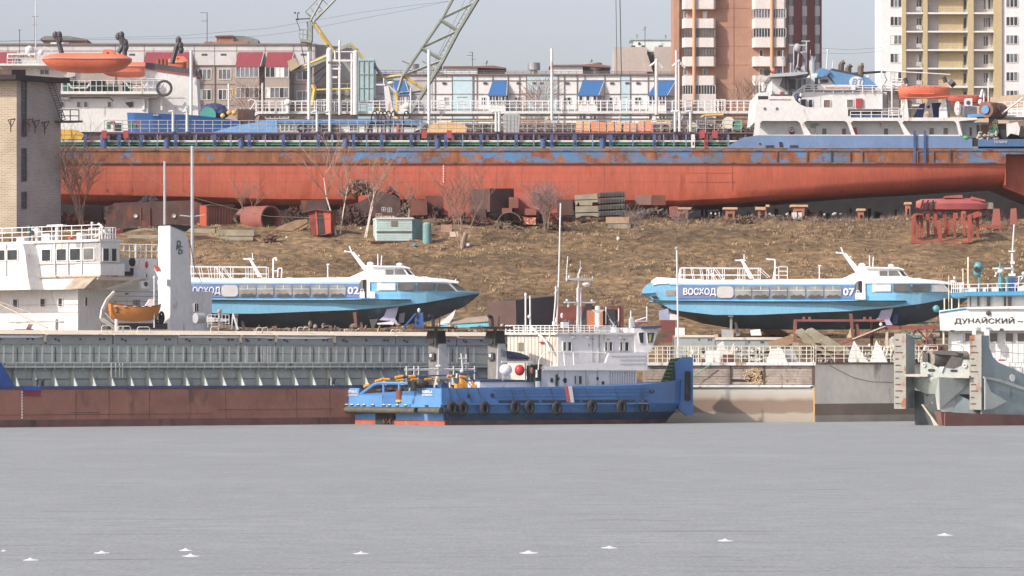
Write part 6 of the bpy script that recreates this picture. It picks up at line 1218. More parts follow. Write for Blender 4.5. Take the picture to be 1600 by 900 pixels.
# ================= SECOND SHIP BEHIND: WHITE BRIDGE =================
gl=FrZ(322,157,-45,157); S2=thing('cargo_ship','white bridge superstructure of the ship moored behind the ribbed cargo hull','ship',gl.p(120,560))
wsh=white
B(gl).box(-80,376,157,410.5,0,1.9).obj('bridge_front',wsh,S2); B(gl).box(-80,373.5,159,377,-.2,2.2).obj('bridge_roof',wsh,S2)
B(gl).box(-80,411,157,431,.03,2.4).obj('bridge_dado',wsh,S2)
B(gl).prism([(-80,431),(157,431),(137,451),(-80,451)],.03,5).obj('wing_bracket',wsh,S2)
B(gl).box(-80,430,158,432.3,-.12,3.2).obj('wing_deck_edge',mat('edge_rust',c(176,150,130),.7,.2,3,rust=.4,rc=(120,84,62)),S2); b=B(gl); b.box(-80,409.6,157.6,411.2,-.06,2); b.obj('moulding',mat('mould_grey',c(170,150,150),.6),S2)
B(gl).prism([(-80,378),(56,378),(60,395),(64,431),(68,451),(-80,451)],-1.3,0).obj('centre_bay',wsh,S2)
b=B(gl)
for x in (12.5,31,107.5,129,87): b.box(x-.8,378,x+.8,428,-.12 if x>60 else -1.42,0 if x>60 else -1.3)
b.obj('mullion',mat('moulding_grey',c(190,184,186),.6),S2)
for x0,x1 in ((66,80.5),(89,105),(110,127),(131,148)): win(gl,S2,x0,387,x1,406,1,1,0,gm=gdark if x0<131 else gmid,w=1.2)
for x0,x1 in ((-8,10.5),(13.5,29.5),(32.5,49)): win(gl,S2,x0,387,x1,404,1,1,-1.3,gm=gdark,w=1.2)
gr=FrZ(322,157,45,157)
for x0,x1 in ((160,170),(173,182)): win(gr,S2,x0,387.5,x1,408,1,1,0,gm=gdark,w=1.1)
b=B(gr); b.box(157,378,186,409,.02,3); b.box(157,411,186,431,.03,3); b.obj('bridge_side',wsh,S2)
B(gr).prism([(138,451),(157,432),(222,432.5),(200,441),(170,451)],.5,3).obj('wing_underside',mat('underside_brown',c(160,142,120),.8,.25,1.4),S2)
# compass deck rail and gear
b=B(gl); b.rail(-60,157,351,351,374,374,15,.035,3,.1); b.rail(120,157,355,355,374,374,5,.03,2,1.2); b.obj('roof_railing',wrail,S2)
b=B(gr); b.rail(157,182,355,355,376,376,4,.035,2,.1); b.obj('roof_railing',wrail,S2)
b=B(gl); b.ell(53,360,.42,.4,.42,.3,12,8); b.cyl(53,365,375,.12,.3,8); b.box(62,362,74,374,.2,.8); b.box(21,366,33,374,.3,.8); b.box(70,348,95,351,.2,.6); b.box(83,349,86.5,374,.2,.4); b.box(115,362,121,374,.3,.9); b.tube([(138,370),(157,358)],.12,6,.6); b.tube([(139,347),(139,375)],.05,5,.3); b.ell(139,348,.12,.12,.12,.3,7,5); b.tube([(149,349),(157,356)],.1,5,.3); b.obj('roof_gear',wsh,S2)
b=B(gl); b.prism(disc(52,360,3,4),-.16,-.1); b.prism([(70,352),(86,350),(86,360),(74,358)],.7,.9); b.obj('searchlight_glass',soot,S2); b=B(gl); b.seg(gl.p(108,371,-.1),gl.p(113,372,.2),.2,12,.08); b.ell(110.5,371.5,.2,.12,.22,-.1,10,6); b.obj('loudhailer',redp,S2)
b=B(gl); b.cyl(15,346,368,.2,2,8); b.obj('green_post',mat('post_green',c(60,96,80),.7),S2)
b=B(gr); b.prism([(182,361),(204,355),(222,353),(224,355),(205,360),(184,366)],.5,.9); b.obj('timber_oar',rustd,S2); b=B(gr); b.prism([(182,361),(197,357.5),(198,361),(184,366)],.45,.95); b.obj('red_white_board',mat('board_red',c(200,70,70),.6),S2); b=B(gr); b.prism([(183,376),(205,374),(206,377),(184,378)],.4,1); b.obj('yellow_plank',mat('lamp_yellow'),S2)
b=B(gl); b.box(-10,377,1,381,-1.5,-1.3);b.ell(14,379,.3,.15,.18,-1.4,9,6); b.obj('floodlight',grey,S2)
# lower house
B(gl).box(-80,451,103,560,1.2,15).obj('lower_house',wsh,S2)
for x0,x1 in ((2.5,10),(45,53),(73,80)): win(gl,S2,x0,464.5,x1,477.5,1,1,1.2,gm=gdark,w=1)
b=B(gl); b.box(-80,474,103,474.6,1.15,1.22); b.box(-80,486,103,486.6,1.15,1.22); b.obj('weld_seam',mat('mould_grey'),S2)
g3=FrZ(327,117,45,157)
for x0,x1 in ((118,122),(151,156)): win(g3,S2,x0,465,x1,479,1,1,-1.1,gm=gdark,w=.9)
B(g3).box(117,452,250,560,-1,3).obj('side_house',wsh,S2)
b=B(g3); b.box(151,453,151.6,510,-1.06,-1); b.box(117,453,118,510,-1.06,-1); b.obj('weld_seam',mat('mould_grey'),S2)
b=B(g3)
for y in (482,487,493): b.box(140,y,156,y+.9,-1.15,-1)
b.obj('louvre',mat('mould_grey'),S2)
B(FrZ(326,190,30,157)).box(184,403,246,452,0,2).obj('aft_wall',wsh,S2); b=B(FrZ(325.5,190,30,157)); b.rail(185,246,381,381,402,402,9,.04,2,0); b.box(211,381,213,402,-.1,.1); b.obj('aft_railing',wrail,S2)
f5=FrZ(325,190,30,157); B(f5).prism(disc(206,409,5.2,7),-.1,-.05).obj('black_disc',soot,S2); b=B(f5); b.box(180,424,202,432,-.6,.2); b.box(203,418,208,430,-.1,0); b.box(226,420,229,432,-.1,0); b.obj('dark_locker',soot,S2); b=B(f5); b.box(215,438,226,450,-.7,-.2); b.obj('air_conditioner',white,S2); B(f5).prism(disc(222,443.5,3,4),-.73,-.7).obj('fan_grille',dgrey,S2)
b=B(f5); random.seed(6)
for i in range(24): x=random.uniform(212,226); y=random.uniform(400,432); b.tube([(x,y),(x+random.uniform(-2,2),y+random.uniform(3,9))],.05,4,-.5)
b.obj('pipe_cluster',whiteold,S2); B(f5).ell(223,413,.14,.12,.3,-.7,8,5).obj('red_extinguisher',redp,S2)
b=B(f5); 
for y in (455,462,470): b.box(180,y,246,y+.8,-.1,0)
for x0,y0,x1,y1 in ((207,468,212,478),(213,468,218,478),(195,457,200,460)): b.box(x0,y0,x1,y1,-.12,0)
b.obj('deck_line',gmid,S2)
# funnel with letters
ff=FrZ(320,266,45,266); fu=mat('funnel_white',c(214,214,218),.5,.04,.6)
B(ff).prism([(266,352.5),(289,361.5),(294,373),(299,440),(303,520),(266,520)],0,1.42).obj('funnel',wsh,S2)
B(ff).prism([(264.5,351),(266,350.5),(294,351.5),(298,353.5),(290,361),(288,361),(266,352.6)],-.1,1.6).obj('funnel_cap',soot,S2)
text(ff,S2,'Р',275,375.5,281,390,mat('letter_grey',c(92,100,108),.6),0,slant=1.5); text(ff,S2,'Б',278,384,284.5,397,mat('letter_grey'),0,slant=1.5)
fq=FrZ(320,266,-45,266); b=B(fq); b.prism([(246,414),(249,416),(253,424),(250,424)],-.4,-.1); b.obj('red_fin',redp,S2); b=B(fq); b.prism([(246,419),(252,423),(266,437),(266,446),(255,438)],-.35,0); b.obj('bracket',wsh,S2)
b=B(ff); b.tube([(294,373),(297,385),(303,420),(314,441)],.03,4,-.1); b.obj('stay_wire',dgrey,S2)
B(FrZ(324,303,40,303)).box(297,455,318,520,0,3).obj('stern_house',wsh,S2); win(FrZ(324,303,40,303),S2,303,474,309.5,487,2,1,0,gm=gdark,w=.8)
b=B(FrZ(320,312,40,303)); b.seg(FrZ(320,312,40,303).p(305,497),FrZ(320,312,40,303).p(318,497),.4,12); b.obj('life_raft_drum',mat('raft_grey',c(160,162,162),.5,.08),label='grey life raft drum right of the tall white funnel',category='life raft')
# boom, masts on that ship
b=B(gl); b.tube([(1,462),(100,512)],.06,5,-1.6); b.tube([(2,462),(98,498)],.03,4,-1.5); b.tube([(24,502),(108,502)],.05,4,-.6); b.obj('cargo_boom',mat('boom_tan',c(180,160,140),.7),S2)
b=B(gl); b.box(92,498,96,520,-.6,-.3); b.tube([(96,502),(108,503)],.06,5,-.5); b.prism([(38,505),(54,505),(50,513),(42,513)],-.6,-.1); b.obj('deck_post',white,S2); B(gl).box(34,513,54,516,-.7,-.1).obj('red_deck_box',redp,S2)
b=B(FrZ(318,241,40,241)); b.cyl(241,437,512,.055,0,6); b.ell(241,434,.1,.1,.16,0,7,5); b.cyl(146.5,500,520,.13,-3,8); b.obj('white_pole',white,S2)
# ship's boat number 2 and davit
bf=FrZ(317,190,12,212); L=thing('ship_boat','orange wooden ship boat marked 2 hanging in davits beside the white funnel','boat',bf.p(212,505)); st=[]
for x,yt,yb,hw in ((171,473,479,.1),(175,473.5,496,.7),(188,476,500.5,1.0),(212,478.5,502.5,1.1),(236,479,501,1.0),(248,477,496,.6),(254,474.5,480,.08)):
    st.append([bf.p(x,yt,1.1-hw),bf.p(x,(yt+yb)/2,1.1-hw*.92),bf.p(x,yb,1.1-hw*.35),bf.p(x,yb,1.1+hw*.35),bf.p(x,(yt+yb)/2,1.1+hw*.92),bf.p(x,yt,1.1+hw)])
B(bf).loft(st).obj('hull',mat('boat_orange_old',c(198,120,48),.5,.1,.9,rust=.2,rc=(150,90,44)),L,smooth=True)
text(bf,L,'2',181,481.5,186.5,489.5,soot,.22,name='number')
b=B(bf); b.tube([(171,473,.95),(176,474,.3),(190,476,.05),(212,478,-.02),(236,478.6,.05),(248,477,.4),(254,474.5,1)],.04,4); b.obj('gunwale',mat('gunwale_brown',c(122,72,52),.7),L)
b=B(bf)
for x in (178,193,208,221,232): b.box(x,478,x+5,479.2,-.04+.0,.3)
b.obj('grab_rope',white,L)
b=B(bf); b.prism([(228,480),(236,467),(243,466),(241,479)],.8,1.5); b.obj('canvas',wsh,L)
DVT=thing('davit','pale curved davit frame left of the orange ship boat','davit',bf.p(168,510)); b=B(bf); b.tube([(180,456,.3),(168,468,.2),(160,484,.1),(158,498,.1),(170,506,0),(182,514,0)],.14,5); b.tube([(180,456,1.3),(172,468,1.2),(165,484,1.1),(163,498,1.1),(176,508,1)],.1,5); b.tube([(160,484,.1),(186,512,0)],.05,4); b.tube([(158,498),(186,514)],.06,4,-.2); b.obj('arm',mat('davit_pale',c(186,180,166),.6,.15),DVT)
b=B(bf); b.tor(251,498,.25,.35,.1,1.2,10); b.tor(256,496,.15,.42,.11,1.4,10,5); b.tor(247,503,.2,.15,.06,.8,10); b.obj('black_fender',black,label='black ring fenders hanging at the stern of the orange ship boat',category='fender')
B(FrZ(319,190,20,212)).box(168,505,262,514,0,2).obj('boat_deck_edge',dgrey,S2)
# small grey gear left of hydrofoil 02
b=B(Fr(333)); b.rail(325,358,492,492,512,512,6,.03,3,0); b.cyl(343,484,510,.08,0,6); b.ell(343.5,486,.18,.18,.18,0,8,5); b.prism([(322,494),(340,497),(358,499),(356,502),(322,503)],.5,1.5); b.obj('deck_gear',whiteold,label='small grey railing and covered gear below the stern of hydrofoil 02',category='deck gear')
b=B(Fr(330)); b.prism([(359,516),(362,500),(366,516)],0,.1) if False else b.prism([(360,515),(363,490),(365,490),(373,515),(370,515),(364,496),(363,515)],0,.3); b.obj('prop',whiteold,label='pale slanting prop below the stern of hydrofoil 02',category='prop')
# ================= TUG =================
fb=FrZ(306.6,1067,4,1067); f=FrZ(295,690,27,690); fs=FrZ(295,690,-40,690); k=f.k
TG=thing('tug_boat','blue hulled tug with white wheelhouse frozen in the ice in the middle','tug',f.p(820,663,3))
tb_=mat('tug_blue',c(68,116,172),.42,.12,.5,rust=.17,rc=(64,90,124),rs=1.6,rz=.3,bump=.25,bs=1.2); tbs=mat('tug_lit_blue',c(84,138,190),.45,.12,.6,rust=.2,rc=(110,132,144),rs=1.6,rz=.3); tgrey=mat('tug_side_white',c(218,215,214),.45,.06,.5,rust=.17,rc=(182,160,140),rs=2,rz=.25); twh=mat('tug_sunlit_cream',c(206,197,182),.5,.05,.5,rust=.2,rc=(196,160,126),rs=2,rz=.25); tred=mat('tug_boot_red',c(176,86,66),.7,.2,1,rust=.35,rc=(150,130,90),rs=2,rz=.8); boot=mat('tug_boot_dark',c(46,70,96),.6,.2,.8,rust=.25,rc=(70,74,72))
SW=fs.p(541,664,0); Z0=-.12
zr=lambda y:H+(HZ-y)*k
top=[(690,0,607),(760,0,605.5),(860,0,605),(960,0,603.5),(1000,.15,602),(1030,.7,599),(1055,1.7,596),(1072,3.0,592)]
def plan(lst,ins,yy=None):
    P=[]
    for x,o,y in lst:
        p=f.pc(x,y if yy is None else yy,o+ins); P.append(p)
    return P
near=plan(top,0); B_=6.8
far=[f.pc(x,y,B_-o) for x,o,y in top[::-1][:-2]]
SWt=Vector((SW.x,SW.y,zr(618)))
ringT=near+far+[Vector((SW.x+1.5,SW.y+1.6,zr(618))),SWt]
def lower(y,ins): # same plan, pulled in
    P=[]
    cx=sum(p.x for p in ringT)/len(ringT); cy=sum(p.y for p in ringT)/len(ringT)
    for i,p in enumerate(ringT):
        d=Vector((cx-p.x,cy-p.y)).normalized()*ins; 
        bow=max(0,(p.x-f.p(1000,600).x)/4.0)*.6; 
        P.append(Vector((p.x+d.x*(1+bow*1.6),p.y+d.y*(1+bow*.3),zr(y) if y<660 else Z0)))
    return P
b=B(f); b.loft([ringT,lower(632,.05),lower(646,.5)]); hull=b.obj('hull',tb_,TG)
b=B(f); b.loft([lower(645.9,.5),lower(658,.8)]); b.obj('hull_lower',boot,TG); b=B(f); b.loft([lower(657.9,.79),lower(670,.95)]); b.obj('boot_line',mat('boot_rust',c(110,84,74),.8,.3,1.5),TG)
# stern panels, sunlight painted in as a lighter blue
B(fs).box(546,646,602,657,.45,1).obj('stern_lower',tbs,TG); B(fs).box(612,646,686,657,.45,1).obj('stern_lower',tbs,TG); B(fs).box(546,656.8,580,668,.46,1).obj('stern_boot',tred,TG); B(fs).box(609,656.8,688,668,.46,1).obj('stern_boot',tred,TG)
B(fs).box(580,646,609,668,.44,1).obj('stern_recess',soot,TG)
b=B(fs); random.seed(2)
for i in range(16): x=random.uniform(585,606); y=random.uniform(652,662); b.tube([(x,y),(x+random.uniform(-3,3),y+random.uniform(-4,4))],.07,5,.36)
b.obj('rudder_gear',rustm,TG)
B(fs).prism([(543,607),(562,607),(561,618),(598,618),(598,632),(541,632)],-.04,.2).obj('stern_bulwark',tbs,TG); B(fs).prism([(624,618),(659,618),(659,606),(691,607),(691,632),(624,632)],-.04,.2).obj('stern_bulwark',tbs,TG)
B(fs).box(598,619,624,631,.3,.5).obj('stern_gate',mat('gate_grey',c(90,104,112),.6),TG)
B(f).prism([(689,606),(700,606),(703,632),(689,632)],-.05,.1).obj('corner_plate',tb_,TG)
b=B(fs); b.tube([(562,617),(583,601),(592,599),(637,599),(648,603),(661,610)],.11,6,.1); b.tube([(598,597),(598,632)],.1,6,.1); b.tube([(622.5,597),(622.5,620)],.1,6,.1); b.obj('stern_hoop',tbs,TG)
b=B(fs); b.cyl(624,610,626,.27,.05,12); b.obj('towing_bollard',rustm,TG); b=B(fs); b.cyl(624,625,628.5,.29,.05,12); b.obj('bollard_base',MT['lamp_yellow'],TG)
text(fs,TG,'ЮРМАЛА',544.5,610,560,615.5,mat('name_white',(.8,.8,.8,1),.6),-.06,name='stern_name'); text(fs,TG,'АСТРАХАНЬ',544.5,617,560,619.5,MT['name_white'],-.06,name='home_port')
text(fs,TG,'YURMALA',660.5,610,677,614.5,MT['name_white'],-.06,name='stern_name'); text(fs,TG,'ASTRAKHAN',660.5,616,677,618.5,MT['name_white'],-.06,name='home_port')
B(fs).box(540,632,692,636.5,-.25,.3).obj('stern_ledge',tbs,TG); b=B(fs)
for x in (543,551,561,570,584,601,610,622,635,668): b.box(x,633,x+5,635.4,-.3,-.2)
b.obj('ledge_bracket',soot,TG); b=B(fs)
for x in (544,552,562,571,585,602,611,623,636): b.box(x,632.4,x+4,633.6,-.34,-.2)
b.obj('ledge_clip',white,TG)
fe=mat('roll_fender',c(92,88,72),.85,.25,2.5,bump=.6)
b=B(fs); b.tube([(535,641.5),(575,641.5),(615,642),(653,641.5)],.21,12,-.25); b.obj('roll_fender',fe,label='long grey rubber roll fender along the lit stern of the tug',category='fender')
b=B(fs); b.tube([(659,641.5),(692,642)],.2,12,-.25); b.obj('roll_fender',fe,label='short rubber roll fender at the stern corner of the tug',category='fender')
B(f).tube([(691,642),(703,642)],.2,10,-.2).obj('fender_end',black,TG)
# side details
B(f).box(690,630.5,1012,633,-.16,.1).obj('side_ledge',tb_,TG)
dk_=mat('blue_line',c(40,80,128),.6)
b=B(f)
for y in (610,616,621.5): b.tube([(768,y),(1000,y-1.4),(1015,y-2,.2)],.018,3,-.02)
b.tube([(700,638),(1000,637.5)],.018,3,.28); b.obj('plate_line',dk_,TG)
b=B(f)
for a,b2 in ((779,799),(806,841),(846,883),(899,905),(909,941),(944,983),(986,991)): b.box(a,626.2,b2,629,-.1,.02)
b.obj('scupper',soot,TG); b=B(f); b.prism(disc(732,619,2.5,3.6,10),-.05,.05); b.prism(disc(769,618,2.5,3.6,10),-.05,.05); b.prism(disc(1022,613,1.9,3,10),.1,1); b.obj('mooring_port',soot,TG)
B(f).prism([(882,604),(887,604),(891.5,630),(886.5,630)],-.06,.02).obj('red_stripe',mat('stripe_red',c(176,84,92),.6),TG); B(f).prism([(887,604),(893,604),(896.5,630),(891.5,630)],-.07,.02).obj('white_stripe',white,TG)
b=B(f)
for i in range(7): x=[738,755,806,826,868,923,969][i]; b.tube([(x-9,607),(x-2,630)],.022,3,-.06)
b.tube([(1000,605,.1),(1008,628,.1)],.022,3,-.06); b.tube([(712,608),(720,628)],.022,3,-.06); b.obj('tyre_chain',dgrey,TG)
TL=['tyre fender at the stern corner, leftmost on the tug side','large tyre fender second from the stern of the tug','third tyre fender from the stern, below the left round port','fourth tyre fender, left one of the close pair on the tug side','fifth tyre fender, right one of the close pair on the tug side','sixth tyre fender, left of the red and white stripe','seventh tyre fender, right of the red and white stripe','eighth tyre fender, second from the bow','ninth tyre fender where the bow begins to curve','tilted big tyre hanging at the bow beside the push plate']
for i,(x,y,w_,h_,o) in enumerate([(704,638,.26,.38,-.22),(721,638,.27,.40,-.22),(755,638.5,.26,.38,-.22),(803,637,.27,.39,-.2),(825,637.5,.27,.39,-.2),(868,638.5,.26,.38,-.2),(923,637,.27,.40,-.2),(969,637.5,.27,.40,-.2),(1007,637,.26,.4,.05),(1051,629,.26,.40,1.6)]):
    if i==9: b=B(fb); b.tor(1050,629,.22,.38,.17,-.2,16,7)
    else: b=B(f); b.tor(x,y,w_*.92,h_*.95,.17,o,16,7); b.obj('tyre_fender',black,smooth=True,label=TL[i],category='tyre',group='tyre fenders on the tug')
# push plate at the bow
fp=FrZ(295,690,-12,690); fb=fb
kk=304.3/F
b=B(fb); b.prism([(1054,567),(1067,558),(1083,558),(1083,648),(1073,649.5),(1061,640),(1056,600)],0,.9); b.obj('push_plate',tb_,TG)
b=B(fb); b.prism([(1040,607),(1056,598),(1060,640),(1045,645)],.3,1.2); b.obj('bow_cheek',tb_,TG)
b=B(fb); b.prism(rr(1070,580,1078.5,626,2),-.28,.02); b.obj('push_rubber',black,TG)
# green bow stairs
sg=mat('stair_green',c(44,112,78),.55,.15,1); b=B(fb); b.prism([(1050,560),(1066,559),(1058,597),(1054,600),(1034,598),(1038,590)],.6,1.2); b.obj('stair_cheek',sg,TG)
b=B(fb)
for i in range(6): y=565+5.8*i; x=1046-2.2*i; b.box(x,y,x+11,y+1.3,.3,.65)
b.obj('stair_tread',mat('tread_yellow',c(160,150,70),.6),TG)
# deck filler
b=B(f); P=[p+Vector((0,0,-.35)) for p in ringT]; b.raw(P,[tuple(range(len(P)))]); b.obj('deck',mat('deck_brown',c(92,72,62),.8,.3,2),TG)
# lower house
B(f).prism([(857,577),(1006,577),(1006,606),(857,606)],1.1,6.2).obj('lower_house',tgrey,TG)
b=B(f)
for x in (893,926,944,964): b.box(x,579,x+.7,604,1.06,1.12)
for i in range(10): b.box(968+3.8*i,581,968.8+3.8*i,604,1.07,1.12)
b.obj('panel_seam',mat('seam_grey',c(160,158,160),.6),TG)
b=B(f); b.prism(disc(873,594.5,2,4,10),1.02,1.1); b.prism(disc(883,592.5,1.6,2.6,10),1.02,1.1); b.prism(disc(893.5,595,2.6,4.4,10),1.02,1.1); b.prism(disc(944.5,592,1.6,3,10),1.02,1.1); b.prism(disc(953,599,2,3,10),1.02,1.1); b.prism([(879,586),(881.5,585),(881.5,604),(879,604)],1.02,1.1); b.obj('porthole',gdark,TG)
for a,b2 in ((907.5,911.5),(914.5,920)): win(f,TG,a,587.5,b2,601,1,1,1.1,gm=gmid if a<912 else gdark,w=.8)
# bridge deck screen
B(f).prism([(855,572),(866,573),(935,567),(952,566.5),(957,551),(1018,550),(1017,579),(860,578.5)],.55,.75).obj('bridge_screen',tgrey,TG); b=B(f)
for y in (556,562,568.5): b.tube([(960 if y<560 else 974,y),(1015,y-.3)],.02,3,.53)
b.obj('screen_line',mat('seam_grey'),TG)
B(f).box(857,576.5,1016,579.2,.75,6.6).obj('bridge_deck',tgrey,TG)
b=B(f); b.tube([(848,578),(849,562),(856,552),(864,549.5),(955,550.5)],.035,5,.7); b.tube([(888,550),(890,572)],.05,5,.7); b.tube([(903,550),(904,570)],.05,5,.7); b.tube([(866,550),(868,573)],.03,4,.7); b.obj('bridge_railing',wrail,TG)
B(f).box(926,552,937,568,1.3,1.6).obj('red_box',mat('box_red',c(142,40,52),.6),TG)
# main house: warm sunlit tint painted into the cream back wall, and shaded side
fh=FrZ(300.4,872,-38,872); fh2=FrZ(300.4,872,27,872)
B(fh2).prism([(872,522),(994,522),(994,578),(872,578)],0,5).obj('house',tgrey,TG); B(fh).box(793,522,872,600,.0,1.8).obj('house_back',twh,TG)
b=B(fh)
for i in range(14): b.box(797+5.5*i,524,797.8+5.5*i,567,-.04,.02)
b.obj('back_seam',mat('seam_cream',c(196,180,160),.7),TG)
B(fh).box(810.5,535,818,548,-.06,.02).obj('back_window',mat('olive_pane',c(120,114,92),.4),TG); B(fh).box(844,533.5,858,535.5,-.2,.05).obj('red_shelf',redp,TG)
for a,b2,m in ((879,884.5,gmid),(886.5,892.5,gdark),(944.5,948.5,gdark),(951,956.5,gdark),(968,972.5,gmid),(975.5,982,gdark)): win(fh2,TG,a,534,b2,548.5,1,1,0,gm=m,w=1.1)
b=B(fh2); b.box(925,523,925.8,566,-.04,.02); b.box(935,523,937,566,-.05,.02); b.prism(disc(920,539,1.1,2.4,8),-.04,.02); b.obj('door_line',mat('seam_grey'),TG)
b=B(fh2)
for x in (894,917,968): b.ell(x,527,.17,.12,.12,-.1,8,5)
b.obj('deck_lamp',white,TG); b=B(fh2)
for x in (926,950,975): b.box(x-2,529,x+2,531,-.03,.02)
b.obj('orange_sign',mat('sign_orange',c(206,140,70),.6),TG)
B(fh2).prism([(868,519.5),(998,519),(998,522.4),(868,522.4)],-.25,5.4).obj('house_roof',white,TG); B(fh).prism([(790,519),(872,520),(872,523),(790,522.4)],-.25,2).obj('roof_edge',white,TG)
b=B(fh); b.rail(790,872,508,509,520,520,7,.03,3,0); b.obj('roof_railing',wrail,TG); b=B(fh2); b.rail(872,962,508,509,520,520,8,.03,3,0); b.obj('roof_railing',wrail,TG)
b=B(fh); b.tube([(795,509),(791,516),(793,522)],.05,4,-.1); b.tube([(836,510),(848,522),(860,534),(866,548)],.10,6,-.5); b.tube([(864,534),(866,520)],.05,4,-.5); b.obj('hoist_boom',white,TG)
b=B(fh2); b.box(930,510,953,519,.0,.1); b.box(934,511,951,512,-.05,0); b.obj('vent_louvre',whiteold,TG); b=B(fh2); b.cyl(970,511,520,.36,1,10); b.cyl(981,512,520,.12,1,8); b.cyl(963,511,520,.12,1,8); b.box(890,503,899,512,1,1.4); b.obj('roof_locker',white,TG)
b=B(fh2); b.cyl(949,480,519,.20,1.5,10); b.prism([(940,483),(958,483),(953,487),(945,487)],1.3,1.6); b.ell(949,479,.2,.2,.1,1.5,10,5); b.obj('vent_post',mat('post_cream',c(226,220,204),.5,.05),TG)
# masts
b=B(fh2); b.cyl(924,425,450,.06,2,8); b.cyl(923.5,448,520,.11,2,8); b.tube([(925,426),(927,419),(929,417)],.06,6,2); b.prism([(905,433.5),(946,433.5),(946,435.5),(930,437),(922,437),(905,435.5)],1.9,2.1); b.tube([(905.5,430),(905.5,438)],.04,4,2); b.tube([(946,430),(946,438)],.04,4,2); b.tube([(905,433),(907.5,399)],.035,4,2); b.tube([(927,417),(927,405)],.02,4,2); b.ell(909,431.5,.1,.1,.12,2,6,4); b.tube([(934,433),(934,428),(937,428),(937,431)],.025,4,2)
b.ell(932.5,443,.3,.3,.14,1.6,12,6); b.box(930,444,935,446.5,1.5,1.7); b.cyl(930,448,520,.055,2.2,6); b.box(902,470.5,950,472.5,1.9,2.1); b.ell(906,468.5,.11,.1,.1,2,7,4); b.ell(945,468.5,.11,.1,.1,2,7,4); b.cyl(908,473,479,.08,2,6); b.tube([(924,460),(921,515)],.04,4,2); b.obj('mast',white,TG)
b=B(fh2); b.tube([(944,440),(960,470),(976,502)],.018,3,2); b.tube([(950,476),(976,481)],.02,3,2); b.obj('stay_wire',grey,TG)
b=B(fh2); b.tube([(892,316),(889.5,420),(886,508)],.06,6,1.6); b.cyl(885.5,496,506,.1,1.6,6); b.obj('flagpole',white,TG)
b=B(fh); b.cyl(808,462,521,.07,1.0,6); b.ell(808,459.5,.1,.1,.16,1,7,5); b.tube([(815,461),(815.5,521)],.06,5,1.0); b.ell(815,494,.14,.12,.14,.9,7,5); b.tube([(853,446),(852,470),(849,507)],.06,5,1.2); b.tube([(850,458),(855,452)],.04,4,1.2); b.obj('aerial',white,TG); b=B(fh); b.ell(870,493,.1,.1,.2,.6,7,5); b.cyl(858,502,508,.15,.6,8); b.obj('roof_lamp',white,TG)
b=B(fh2); b.cyl(983,481,508,.045,1.6,5); b.cyl(962,478,506,.04,1.5,5); b.cyl(1001,484,505,.05,1.5,5); b.tube([(968,498),(975,508),(971,512)],.06,5,1.5); b.prism([(997,497),(1001,495),(1005,510),(997,512)],1.2,1.4); b.box(1005,500,1022,502.5,1.1,1.3); b.tube([(1001,502),(1025,494)],.05,4,1.3); b.cyl(1023,477,502,.045,1.2,5); b.obj('small_aerial',white,TG); B(fh2).box(1007,502.2,1021,504,1.05,1.3).obj('red_strip',redp,TG)
b=B(fh2); random.seed(9)
for i in range(26): x=random.uniform(893,915) if i<16 else random.uniform(966,985); y=random.uniform(499,512); b.tube([(x,y),(x+random.uniform(-3,3),y+random.uniform(2,8))],.045,4,1.3)
b.obj('roof_gear',mat('gear_dark_grey',c(96,98,98),.6,.4,5),TG)['kind']='stuff'
# wheelhouse
fw=FrZ(303,992,20,992); B(fw).prism([(990.5,513),(1028,512.5),(1024,530),(1017,550.5),(993,550.5)],0,3.4).obj('wheelhouse',tgrey,TG)
b=B(fw); b.prism([(996.5,519.5),(1005.5,518),(1005.5,536),(1003,538),(999,536)],-.05,.02); w0=b.obj('window_frame',white,TG); B(fw).prism([(997.5,520.5),(1004.7,519.2),(1004.6,535),(1003,536.8),(1000,535)],-.08,-.04).obj('pane',gdark,w0)
b=B(fw); b.prism([(1010,519.5),(1023.5,518.5),(1020,536),(1011.5,536.5)],-.05,.02); w0=b.obj('window_frame',white,TG); B(fw).prism([(1011,520.5),(1022,519.5),(1018.8,535),(1012.3,535.4)],-.08,-.04).obj('pane',gdark,w0); B(fw).prism([(1013.5,522),(1018,522),(1016,534),(1013,534)],-.09,-.07).obj('yellow_reflection',mat('reflection_yellow',c(160,148,86),.4),w0)  # yellow reflection painted onto the pane
B(fw).prism([(1000,510.5),(1030,508.5),(1034,510),(1028,513),(1002,514)],-.3,3.6).obj('wheelhouse_roof',mat('roof_navy',c(62,72,100),.6),TG)
B(fw).box(982,512,992,520,.3,3).obj('grey_locker',tgrey,TG)
